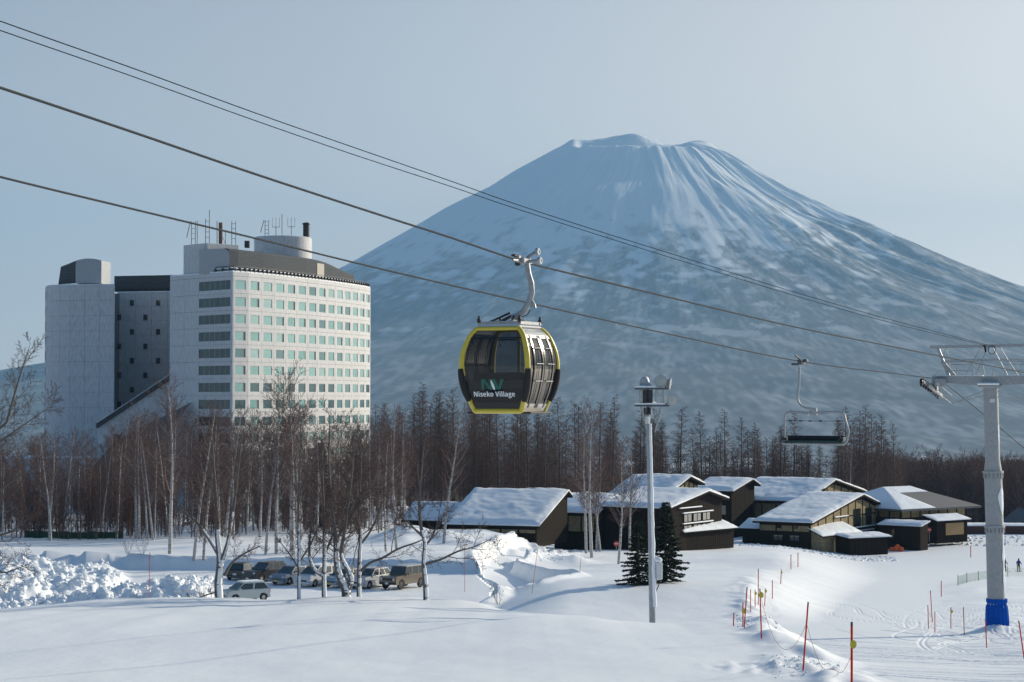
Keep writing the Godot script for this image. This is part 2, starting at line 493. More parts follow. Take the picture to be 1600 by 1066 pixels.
# the groomed run: a finer sheet over the ground with ski tracks pressed into it
func make_run() -> void:
	var x0 := 4.0; var d0 := 46.0; var cell := 0.06
	var nx := 900; var nd := 2000
	var f := PackedFloat32Array(); f.resize(nx * nd)
	var rg := RandomNumberGenerator.new()
	rg.seed = 55
	for k in 150:
		# most tracks fan up and to the left from the near right, the rest run down the slope
		var fan := k % 5 < 3
		var d := rg.randf_range(49.0, 84.0) if fan else rg.randf_range(75.0, 140.0)
		var x := rg.randf_range(13.0, 31.0) if fan else rg.randf_range(14.0, 24.0) + (d - 75.0) * 0.2
		var ang := rg.randf_range(-1.0, -0.15) if fan else rg.randf_range(-0.1, 0.5)
		var bend := rg.randf_range(-0.004, 0.012) * (1.0 if fan else 0.4)
		var ph := rg.randf() * TAU; var amp := rg.randf_range(0.0, 0.18)
		var deep := rg.randf_range(0.3, 1.0)
		var wd := rg.randf_range(0.22, 0.45)
		var pair := rg.randf() < 0.6
		for st in int(rg.randf_range(250, 1100)):
			var a := ang + amp * sin(ph + st * 0.008)
			ang += bend * 0.05
			x += sin(a) * 0.05; d += cos(a) * 0.05
			for two in (2 if pair else 1):
				var cx := (x + two * 0.26 * cos(a) - x0) / cell; var cd := (d - two * 0.26 * sin(a) - d0) / cell
				if cx < 6 or cd < 6 or cx > nx - 7 or cd > nd - 7: continue
				for o in 7:
					var t := (o - 3) / 3.0
					var q := int(cx + (o - 3) * wd * cos(a)) + nx * int(cd - (o - 3) * wd * sin(a))
					f[q] = minf(f[q], -0.04 * deep * (1.0 - t * t))
	var vs := PackedVector3Array(); var cs := PackedColorArray()
	var us := PackedFloat32Array(); var ds := PackedFloat32Array()
	var px := 1120.0
	while px < 1660.0:
		us.append((px - 800.0) / F); px += 1.6
	var dd := 47.0
	while dd < 240.0:
		ds.append(dd)
		dd *= 1.0017 if dd < 125.0 else 1.009
	for j in ds.size():
		for i in us.size():
			var x := us[i] * ds[j]; var d := ds[j]
			var e := curve(EDGE_T, d) + nB.get_noise_2d(3.0, -d * 0.8) * 0.8
			var inn := smoothstep(e + 1.0, e + 2.6, x) * smoothstep(47.0, 49.0, d) * (1.0 - smoothstep(225.0, 239.0, d)) * (1.0 - smoothstep(1640.0, 1658.0, us[i] * F + 800.0))
			var h := ground_height(x, -d) - 0.08 + 0.115 * inn
			var cx := (x - x0) / cell; var cd := (d - d0) / cell
			if cx > 0 and cd > 0 and cx < nx - 2 and cd < nd - 2:
				var q := int(cx) + nx * int(cd)
				h += inn * lerpf(lerpf(f[q], f[q + 1], cx - int(cx)), lerpf(f[q + nx], f[q + nx + 1], cx - int(cx)), cd - int(cd))
			h += inn * nC.get_noise_2d(x * 0.5, d * 0.3) * 0.006
			vs.append(Vector3(x, h, -d)); cs.append(Color(1, 1, 1))
	var na := us.size()
	var idx := PackedInt32Array()
	for j in ds.size() - 1:
		for i in na - 1:
			var p := j * na + i
			idx.append_array(PackedInt32Array([p, p + na, p + 1, p + 1, p + na, p + na + 1]))
	structure("ski_run", indexed(vs, cs, idx), M.snow)

# broken lumps lying on the ploughed heaps and along the cut banks
func make_clods() -> void:
	var rg := RandomNumberGenerator.new()
	rg.seed = 66
	var base := MB.new()
	var g := []
	for j in 5:
		var row := []
		for i in 7:
			var a := TAU * i / 7.0 + j * 0.4; var el := -PI / 2 + PI * j / 4.0
			var r := 0.5 * rg.randf_range(0.75, 1.2)
			row.append(Vector3(cos(a) * cos(el) * r, sin(el) * r * 0.8, sin(a) * cos(el) * r))
		g.append(row)
	for j in 4:
		for i in 7:
			var i2 := (i + 1) % 7
			base.quad(g[j][i2], g[j][i], g[j + 1][i], g[j + 1][i2])
	var spots: Array[Transform3D] = []
	var lay := func(px0: float, px1: float, da: float, db: float, n: int, s0: float, s1: float, need: float) -> void:
		for k in n:
			var d := rg.randf_range(da, db)
			var x := (rg.randf_range(px0, px1) - 800.0) / F * d
			var h := ground_height(x, -d)
			if need > 0.0:
				var b := look("lot", LOT_T, d)
				if h - b < need: continue
			var s := lerpf(s0, s1, pow(rg.randf(), 2.5))
			spots.append(Transform3D(Basis.from_euler(Vector3(rg.randf() * 6.0, rg.randf() * 6.0, rg.randf() * 6.0)).scaled(Vector3(s, s * rg.randf_range(0.6, 1.0), s)), Vector3(x, h - s * 0.08, -d)))
	lay.call(-30.0, 345.0, 114.0, 136.0, 5200, 0.12, 0.75, 0.5)
	lay.call(-30.0, 190.0, 140.0, 186.0, 2200, 0.15, 0.8, 0.35)
	lay.call(540.0, 765.0, 114.0, 131.0, 1700, 0.1, 0.5, 0.3)
	lay.call(395.0, 440.0, 114.0, 131.0, 200, 0.1, 0.4, 0.3)
	lay.call(1205.0, 1310.0, 52.0, 61.0, 260, 0.03, 0.11, 0.0)
	lay.call(1150.0, 1215.0, 76.0, 96.0, 240, 0.05, 0.22, 0.0)
	lay.call(1080.0, 1400.0, 288.0, 298.0, 500, 0.15, 0.6, 0.0)
	lay.call(800.0, 880.0, 217.0, 228.0, 110, 0.1, 0.5, 0.0)
	lay.call(1450.0, 1600.0, 318.0, 340.0, 260, 0.2, 0.9, 0.0)
	lay.call(1500.0, 1600.0, 100.0, 112.0, 160, 0.03, 0.14, 0.0)
	var mm := MultiMesh.new()
	mm.transform_format = MultiMesh.TRANSFORM_3D
	mm.mesh = base.mesh()
	mm.instance_count = spots.size()
	for k in spots.size(): mm.set_instance_transform(k, spots[k])
	var mi := MultiMeshInstance3D.new()
	mi.name = "snow_lumps"
	mi.multimesh = mm
	mi.material_override = M.piled_snow
	mi.set_meta("kind", "stuff"); mi.set_meta("label", "broken lumps of snow on the ploughed heaps and banks"); mi.set_meta("category", "snow")
	add_child(mi)

# ---------------------------------------------------------------- materials
func make_materials() -> void:
	var s := StandardMaterial3D.new()
	s.albedo_color = lin(0.79, 0.82, 0.845)
	s.vertex_color_use_as_albedo = true
	s.roughness = 0.55
	s.uv1_triplanar = true; s.uv1_world_triplanar = true; s.uv1_scale = Vector3.ONE * 0.35
	s.normal_enabled = true; s.normal_texture = normal_tex(5, 0.02, 3.0); s.normal_scale = 0.22
	M["snow"] = s
	var f := StandardMaterial3D.new()
	f.albedo_color = lin(0.79, 0.82, 0.845)
	f.vertex_color_use_as_albedo = true
	f.roughness = 0.9
	M["far_snow"] = f
	var ps := StandardMaterial3D.new()
	ps.albedo_color = lin(0.79, 0.82, 0.845)
	ps.roughness = 0.6
	ps.uv1_triplanar = true; ps.uv1_scale = Vector3.ONE * 0.8
	ps.normal_enabled = true; ps.normal_texture = M.snow.normal_texture; ps.normal_scale = 0.8
	M["piled_snow"] = ps
	var vc := StandardMaterial3D.new()
	vc.vertex_color_use_as_albedo = true
	vc.roughness = 0.9
	M["twig"] = vc
	tmat("birch_bark", noise_tex(41, 0.03, Color(0.10, 0.09, 0.085), Color(0.48, 0.46, 0.44), 0.28, 0.5, 0.3), 0.9, 0.85, 0.0, null, 1.0, true)
	tmat("grey_bark", noise_tex(42, 0.05, Color(0.06, 0.05, 0.045), Color(0.20, 0.18, 0.165), 0.3, 0.7, 3.0), 1.2, 0.9, 0.0, null, 1.0, true)
	tmat("larch_bark", noise_tex(43, 0.05, Color(0.05, 0.04, 0.036), Color(0.22, 0.205, 0.195), 0.45, 0.75, 3.0), 0.5, 0.9, 0.0, null, 1.0, true)
	# hotel
	tmat("hotel_panel", noise_tex(44, 0.02, Color(0.40, 0.41, 0.42), Color(0.55, 0.555, 0.56), 0.15, 0.6, 5.0), 0.09, 0.65, 0.0, null, 1.0, true)
	mat("hotel_joint", Color(0.24, 0.25, 0.26), 0.9)
	mat("hotel_frame", Color(0.42, 0.43, 0.44), 0.5)
	for k in 5:
		var g := mat("mint_reflect_glass_%d" % k, [Color(0.30, 0.50, 0.45), Color(0.25, 0.43, 0.39), Color(0.14, 0.25, 0.24), Color(0.38, 0.53, 0.49), Color(0.07, 0.13, 0.13)][k], 0.06, 0.25)  # green tint plus the reflected sky and wood put into the colour
		g.metallic_specular = 0.9
	var dg := mat("dark_glass", Color(0.018, 0.026, 0.026), 0.05, 0.0)
	dg.metallic_specular = 0.9
	var bg := mat("green_glass", Color(0.045, 0.07, 0.06), 0.05, 0.2)
	bg.metallic_specular = 0.9
	tmat("roof_metal", noise_tex(45, 0.05, Color(0.035, 0.040, 0.047), Color(0.12, 0.13, 0.142), 0.3, 0.75, 6.0), 0.16, 0.55, 0.2, null, 1.0, true)
	M.roof_metal.metallic_specular = 0.2; M.roof_metal.roughness = 0.75
	tmat("pale_metal", noise_tex(46, 0.03, Color(0.30, 0.32, 0.34), Color(0.40, 0.42, 0.44), 0.3, 0.7, 4.0), 0.2, 0.5, 0.1, null, 1.0, true)
	mat("rust", Color(0.16, 0.09, 0.06), 0.9)
	mat("black_metal", Color(0.03, 0.03, 0.032), 0.55, 0.2)
	mat("antenna_metal", Color(0.09, 0.095, 0.10), 0.5, 0.4)
	# lodge
	tmat("dark_wood", noise_tex(47, 0.06, Color(0.011, 0.009, 0.0075), Color(0.034, 0.026, 0.020), 0.3, 0.7, 8.0), 0.35, 0.8, 0.0, null, 1.0)
	tmat("plaster", noise_tex(48, 0.02, Color(0.24, 0.19, 0.105), Color(0.32, 0.255, 0.15), 0.3, 0.7), 0.3, 0.9)
	M.dark_wood.metallic_specular = 0.12; M.plaster.metallic_specular = 0.2
	mat("timber", Color(0.020, 0.016, 0.013), 0.85).metallic_specular = 0.12
	tmat("grey_roof", noise_tex(49, 0.04, Color(0.07, 0.07, 0.075), Color(0.13, 0.13, 0.135), 0.3, 0.7), 0.4, 0.7)
	mat("ply", Color(0.34, 0.22, 0.10), 0.8)
	# lift
	tmat("galvanised", noise_tex(50, 0.05, Color(0.28, 0.295, 0.305), Color(0.36, 0.375, 0.38), 0.3, 0.7), 0.5, 0.5, 0.35)
	tmat("galvanised_pole", noise_tex(51, 0.04, Color(0.29, 0.305, 0.315), Color(0.34, 0.355, 0.36), 0.25, 0.75, 2.0), 0.25, 0.55, 0.2)
	tmat("steel_rope", noise_tex(52, 0.2, Color(0.03, 0.032, 0.035), Color(0.085, 0.088, 0.09), 0.3, 0.7), 6.0, 0.85, 0.0)
	M.steel_rope.metallic_specular = 0.2
	mat("cable_black", Color(0.008, 0.008, 0.009), 0.9).metallic_specular = 0.08
	mat("rubber", Color(0.014, 0.014, 0.015), 0.75)
	mat("blue_pad", Color(0.006, 0.085, 0.42), 0.7).metallic_specular = 0.15
	mat("yellow_paint", Color(0.60, 0.46, 0.010), 0.32).clearcoat_enabled = true
	mat("gloss_black", Color(0.010, 0.010, 0.011), 0.28)
	mat("seat_dark", Color(0.006, 0.010, 0.014), 0.7)
	mat("seat_green", Color(0.006, 0.032, 0.028), 0.7)
	mat("white_paint", Color(0.62, 0.63, 0.63), 0.45)
	mat("silver", Color(0.46, 0.46, 0.45), 0.28, 0.85)
	var tint := StandardMaterial3D.new()
	tint.albedo_color = Color(0.045, 0.052, 0.062, 0.62)
	tint.transparency = BaseMaterial3D.TRANSPARENCY_ALPHA
	tint.roughness = 0.04; tint.metallic_specular = 0.45
	M["tinted_glass"] = tint
	var smoke := mat("smoked_glass", Color(0.014, 0.016, 0.019), 0.06)
	smoke.metallic_specular = 0.35
	mat("logo_green", Color(0.006, 0.13, 0.085), 0.4)
	mat("logo_white", Color(0.78, 0.79, 0.78), 0.4)
	mat("lens", Color(0.40, 0.42, 0.40), 0.12).clearcoat_enabled = true
	mat("amber_wood", Color(0.22, 0.13, 0.035), 0.5)
	# signs, poles
	mat("pole_red", Color(0.58, 0.035, 0.012), 0.6).metallic_specular = 0.12
	mat("pole_dark", Color(0.05, 0.03, 0.03), 0.5)
	mat("disc_yellow", Color(0.50, 0.40, 0.02), 0.5)
	mat("net_green", Color(0.03, 0.20, 0.09), 0.7)
	mat("fence_green_shaded", Color(0.012, 0.075, 0.035), 0.8)  # the net green, darkened to stand for shade at the wood's edge
	mat("net_pink", Color(0.50, 0.22, 0.17), 0.7)
	mat("sign_red", Color(0.50, 0.03, 0.03), 0.5)
	mat("orange", Color(0.75, 0.13, 0.02), 0.5)
	# cars
	for k in ["black", "dark_grey", "blue_grey", "white", "silver_blue", "pearl", "bronze", "silver_green", "navy"]:
		var cc: Color = {"black": Color(0.012, 0.013, 0.015), "dark_grey": Color(0.026, 0.028, 0.032), "blue_grey": Color(0.14, 0.18, 0.24), "white": Color(0.55, 0.57, 0.60), "silver_blue": Color(0.22, 0.28, 0.35), "pearl": Color(0.50, 0.51, 0.52), "bronze": Color(0.15, 0.115, 0.075), "silver_green": Color(0.46, 0.50, 0.49), "navy": Color(0.03, 0.05, 0.10)}[k]
		var cm := mat("car_" + k, cc, 0.35, 0.1)
		cm.clearcoat_enabled = true; cm.clearcoat = 0.6; cm.clearcoat_roughness = 0.08
	mat("headlight", Color(0.55, 0.57, 0.58), 0.1, 0.2)
	mat("taillight", Color(0.35, 0.01, 0.01), 0.2)
	mat("plate_yellow", Color(0.55, 0.38, 0.03), 0.5)
	mat("skin", Color(0.42, 0.26, 0.19), 0.6)
	mat("jacket_blue", Color(0.012, 0.035, 0.16), 0.8)
	mat("jacket_dark", Color(0.02, 0.02, 0.025), 0.8)

# ---------------------------------------------------------------- trees
class Plant:
	var wood := MB.new()
	var crown := MB.new()
	var snow := MB.new()
func grow(T: Plant, p: Vector3, dir: Vector3, length: float, r: float, lev: int, cfg: Dictionary, rg: RandomNumberGenerator) -> void:
	var last: bool = lev >= cfg.levels
	var k: int = 2 if last else [9, 5, 3, 2][mini(lev, 3)]
	var pts := [p]
	var rad := [r]
	var d := dir
	var wob: float = cfg.wob[mini(lev, cfg.wob.size() - 1)]
	var trop: float = cfg.trop[mini(lev, cfg.trop.size() - 1)]
	for i in k:
		d = (d + Vector3(rg.randf_range(-wob, wob), rg.randf_range(-wob, wob) + trop, rg.randf_range(-wob, wob))).normalized()
		pts.append(pts[i] + d * length / k)
		rad.append(r * (1.0 - (i + 1.0) / k) + (0.0 if last or i == k - 1 else r * 0.10))
	rad[k] = 0.0 if lev > 0 else r * 0.1
	var mb := T.wood if lev == 0 else T.crown
	mb.col = cfg.cols[mini(lev, cfg.cols.size() - 1)]
	mb.tube(pts, rad, 8 if lev == 0 else (5 if lev == 1 else 3), false)
	branch(T, pts, rad, length, lev, cfg, rg)
func branch(T: Plant, pts: Array, rad: Array, length: float, lev: int, cfg: Dictionary, rg: RandomNumberGenerator, scale := 1.0) -> void:
	if lev >= cfg.levels: return
	var n: int = maxi(1, roundi(cfg.n[lev] * scale))
	var st: float = cfg.start[lev]
	var az := rg.randf() * TAU
	var k := pts.size() - 1
	for j in n:
		var t: float = lerpf(st, 0.99, (j + rg.randf()) / n)
		var f := t * k
		var i := mini(int(f), k - 1)
		var q: Vector3 = (pts[i] as Vector3).lerp(pts[i + 1], f - i)
		var rr: float = lerpf(rad[i], rad[i + 1], f - i)
		var d: Vector3 = (pts[i + 1] - pts[i]).normalized()
		az += 2.4 + rg.randf_range(-0.5, 0.5)
		var s := d.cross(Vector3.UP if absf(d.y) < 0.9 else Vector3.RIGHT).normalized().rotated(d, az)
		var an: float = deg_to_rad(cfg.ang[lev] * rg.randf_range(0.75, 1.25))
		var shape: float = 1.0
		if lev == 0:
			if cfg.has("cone"): shape = lerpf(1.0, 0.16, pow(t, 1.3)) * smoothstep(-0.1, 0.35, t)
			else: shape = (1.0 - 0.62 * t) * smoothstep(st - 0.35, st + 0.2, t)
		else: shape = 1.0 - 0.5 * t
		var l: float = length * cfg.ratio[lev] * shape * rg.randf_range(0.6, 1.2)
		grow(T, q, (d * cos(an) + s * sin(an)).normalized(), l, maxf(minf(rr * 0.62, l * cfg.thick), cfg.rmin), lev + 1, cfg, rg)
const TWIG := [Color(0.16, 0.14, 0.13), Color(0.125, 0.10, 0.092), Color(0.085, 0.060, 0.054), Color(0.075, 0.046, 0.042)]
func plant(T: Plant, called: String, label: String, category: String, bark: Material, where: Vector3, turn := 0.0, group := "") -> Node3D:
	var o := thing(called, label, category, where, turn, group)
	part("trunk", T.wood, bark, o)
	part("crown", T.crown, M.twig, o)
	if T.snow.v.size() > 0: part("snow_crust", T.snow, M.piled_snow, o)
	return o
func crust(T: Plant, pts: Array, rad: Array, rg: RandomNumberGenerator, upto := 1.0) -> void:
	# wind-blown snow stuck to one side of a stem
	var w := Vector3(0.55, 0, 0.83)
	var P := []; var R := []
	for i in pts.size() - 1:
		for q in 4:
			var t := q / 4.0
			var r: float = lerpf(rad[i], rad[i + 1], t)
			if float(i + t) / (pts.size() - 1) > upto: break
			P.append((pts[i] as Vector3).lerp(pts[i + 1], t) + w * r * (0.35 + rg.randf_range(-0.12, 0.08)) + Vector3.UP * r * 0.2)
			R.append(r * rg.randf_range(0.74, 0.86))
	if P.size() > 2: T.snow.tube(P, R, 7, true)

func birch_cfg() -> Dictionary:
	return {"levels": 3, "n": [32, 11, 8], "start": [0.28, 0.12, 0.1], "ang": [42.0, 40.0, 38.0], "ratio": [0.33, 0.46, 0.46], "wob": [0.05, 0.12, 0.18, 0.2], "trop": [0.02, 0.06, 0.05, 0.02], "thick": 0.012, "rmin": 0.0145, "cols": [Color(0.4, 0.4, 0.4), Color(0.20, 0.17, 0.16), Color(0.125, 0.082, 0.070), Color(0.108, 0.062, 0.052)]}
func larch_cfg() -> Dictionary:
	return {"levels": 3, "cone": true, "n": [95, 13, 5], "start": [0.22, 0.12, 0.2], "ang": [80.0, 55.0, 50.0], "ratio": [0.20, 0.42, 0.55], "wob": [0.012, 0.07, 0.16, 0.2], "trop": [0.02, 0.03, -0.03, -0.03], "thick": 0.013, "rmin": 0.017, "cols": [Color(0.3, 0.3, 0.3), Color(0.095, 0.065, 0.056), Color(0.098, 0.056, 0.047), Color(0.098, 0.052, 0.043)]}

func make_woods() -> void:
	var rg := RandomNumberGenerator.new()
	rg.seed = 91
	var birches: Array[Plant] = []
	for k in 5:
		var T := Plant.new()
		var c := birch_cfg()
		grow(T, Vector3(0, -0.4, 0), Vector3(rg.randf_range(-0.05, 0.05), 1, rg.randf_range(-0.05, 0.05)), 15.0, 0.17, 0, c, rg)
		birches.append(T)
	var larches: Array[Plant] = []
	for k in 4:
		var T := Plant.new()
		grow(T, Vector3(0, -0.5, 0), Vector3.UP, 22.0, 0.24, 0, larch_cfg(), rg)
		larches.append(T)
	var thin: Array[Plant] = []
	for k in 3:
		var T := Plant.new()
		var c := birch_cfg()
		c.n = [30, 9, 6]; c.start = [0.05, 0.1, 0.1]; c.ratio = [0.34, 0.45, 0.42]; c.rmin = 0.016
		c.cols = [Color(0.2, 0.18, 0.17), Color(0.13, 0.085, 0.072), Color(0.115, 0.064, 0.052), Color(0.108, 0.056, 0.045)]
		grow(T, Vector3(0, -0.3, 0), Vector3.UP, 8.0, 0.075, 0, c, rg)
		thin.append(T)
	var protos := {"birch": [], "larch": [], "sapling": []}
	var meshes := {"birch": birches, "larch": larches, "sapling": thin}
	# shared meshes, then individuals
	var baked := {}
	for kind in meshes:
		baked[kind] = []
		for T in meshes[kind]: baked[kind].append([T.wood.mesh(), T.crown.mesh()])
	var put := func(kind: String, where: Vector3, sc: float, label: String, group: String) -> void:
		var b: Array = baked[kind][rg.randi() % baked[kind].size()]
		var names := {"birch": "birch_tree", "larch": "larch_tree", "sapling": "sapling"}
		var o := thing(names[kind], label, "tree", where, rg.randf() * TAU, group)
		o.scale = Vector3(rg.randf_range(0.85, 1.15), 1, rg.randf_range(0.85, 1.15)) * sc
		o.rotation.x = rg.randf_range(-0.03, 0.03); o.rotation.z = rg.randf_range(-0.03, 0.03)
		part("trunk", b[0], {"birch": M.birch_bark, "larch": M.larch_bark, "sapling": M.grey_bark}[kind], o)
		part("crown", b[1], M.twig, o)
	var birch_zone := func(px: float) -> String:
		if px < 90.0: return "bare birch at the left end of the wood, left of the hotel wing"
		if px < 190.0: return "bare birch in the wood at the foot of the hotel wing"
		if px < 300.0: return "bare birch in the wood below the sloping hall roof"
		if px < 400.0: return "bare birch in the wood below the hotel's shaded corner"
		if px < 580.0: return "bare birch in the wood below the curved hotel facade"
		return "bare birch in the wood right of the hotel, left of the lodge"
	var sapling_zone := func(px: float) -> String:
		if px < 180.0: return "thin reddish sapling in the undergrowth before the hotel wing"
		if px < 340.0: return "thin reddish sapling in the undergrowth left of the hotel's shaded corner"
		return "thin reddish sapling in the undergrowth below the curved hotel facade"
	var larch_zone := func(px: float) -> String:
		if px < 710.0: return "tall bare larch between the hotel and the gondola cabin"
		if px < 880.0: return "tall bare larch in the row below the gondola cabin"
		if px < 1010.0: return "tall bare larch between the gondola cabin and the floodlight mast"
		if px < 1200.0: return "tall bare larch right of the floodlight mast, left of the lift chair"
		if px < 1330.0: return "tall bare larch below the lift chair behind the lodge"
		return "tall bare larch at the right end of the row behind the lodge"
	# birch wood between the car park and the hotel
	for k in 150:
		var d := rg.randf_range(236.0, 335.0)
		var px := rg.randf_range(-60.0, 640.0)
		if px > 500.0 and d < 262.0: d += 40.0
		put.call("birch", on_ground(px, d), rg.randf_range(0.72, 1.12) * (1.0 if px > 180.0 else 0.82), birch_zone.call(px), "birches in the wood: " + birch_zone.call(px))
	for k in 285:
		var px := rg.randf_range(-60.0, 590.0)
		var sd := rg.randf_range(250.0, 300.0) if k < 120 else (rg.randf_range(243.0, 258.0) if px < 330.0 else rg.randf_range(256.0, 285.0))
		put.call("sapling", on_ground(px, sd), rg.randf_range(0.7, 1.35) if k < 120 else rg.randf_range(0.35, 0.9), sapling_zone.call(px), "saplings: " + sapling_zone.call(px))
	# larches behind the lodge
	for k in 205:
		var px := rg.randf_range(585.0, 1410.0)
		var d := rg.randf_range(328.0, 400.0)
		if px > 960.0: d = rg.randf_range(366.0, 412.0)
		if px > 1300.0 and rg.randf() < 0.4: continue
		put.call("larch", on_ground(px, d), lerpf(0.58, 1.1, pow(rg.randf(), 0.7)) * (1.0 if px > 640.0 else 0.88), larch_zone.call(px), "larches: " + larch_zone.call(px))
	for k in 26:
		var px := rg.randf_range(600.0, 1390.0)
		put.call("birch", on_ground(px, rg.randf_range(345.0, 405.0)), rg.randf_range(0.8, 1.15), "pale bare birch standing among the larches behind the lodge", "birches among the larches")
	# single birches that stand out: px, bottom y, top y
	var k2 := 0
	for q in [[265, 866, 600, "tall white-trunked birch standing before the wood, below the hotel's sloping roof"], [303, 872, 640, "slim birch close beside the tall white birch, left of the hotel corner"], [318, 872, 655, "slender leaning birch right of the paired slim birch by the car park"], [415, 868, 640, "pale birch rising in front of the hotel's curved facade"], [432, 866, 610, "second pale birch before the curved facade, right of its neighbour"], [455, 862, 585, "tallest pale birch crossing the middle of the curved facade"], [693, 850, 640, "thin birch left of the snowy low lodge roof"], [620, 858, 650, "birch beside the small roof at the left end of the lodge"], [603, 862, 690, "short pale birch left of the small snowy roof"]]:
		put.call("birch", hit(q[0], q[1]), 1.0, q[3], "single birches behind the car park")
		var o: Node3D = get_child(get_child_count() - 1)
		var d := -o.position.z
		o.scale = Vector3.ONE * ((q[1] - q[2]) * d / F / 14.6)
		k2 += 1
	for q in [[916, 866, 650, "birch with a bowed foot left of the lodge's drift"], [925, 872, 640, "straight birch with orange-tinted bark right of the bowed birch"], [932, 862, 700, "slim birch just behind the straight birch by the lodge"], [938, 862, 690, "slim birch at the right end of the cluster by the lodge"], [966, 882, 700, "forked pale birch between the red sign and the spruces"], [984, 862, 690, "birch touching the left side of the spruces"]]:
		put.call("birch", hit(q[0], q[1]), 1.0, q[3], "birches in front of the lodge")
		var o: Node3D = get_child(get_child_count() - 1)
		o.scale = Vector3.ONE * ((q[1] - q[2]) * -o.position.z / F / 14.6)
	# wood far down the valley: one mass
	var mm := MultiMesh.new()
	mm.transform_format = MultiMesh.TRANSFORM_3D
	var both := MB.new()
	both.add(birches[1].crown, Transform3D.IDENTITY)
	birches[1].wood.col = Color(0.2, 0.18, 0.17)
	for i in birches[1].wood.v.size():
		both.v.append(birches[1].wood.v[i]); both.n.append(birches[1].wood.n[i]); both.c.append(Color(0.10, 0.085, 0.078))
	mm.mesh = both.mesh()
	mm.instance_count = 2300
	for k in 2300:
		var d := rg.randf_range(415.0, 640.0)
		var px := rg.randf_range(540.0, 1900.0)
		if k > 1900:
			px = rg.randf_range(-300.0, 420.0); d = rg.randf_range(440.0, 640.0)
		if k > 1200 and k <= 1900: px = rg.randf_range(1330.0, 1720.0)
		var s := rg.randf_range(0.75, 1.05) * (1.28 if px > 1340.0 else 1.0)
		mm.set_instance_transform(k, Transform3D(Basis(Vector3.UP, rg.randf() * TAU).scaled(Vector3(s * 1.2, s, s * 1.2)), on_ground(px, d)))
	var mi := MultiMeshInstance3D.new()
	mi.name = "distant_wood"
	mi.multimesh = mm
	mi.material_override = M.twig
	mi.set_meta("kind", "stuff"); mi.set_meta("label", "dark brown bare wood filling the valley beyond the lodge"); mi.set_meta("category", "wood")
	add_child(mi)

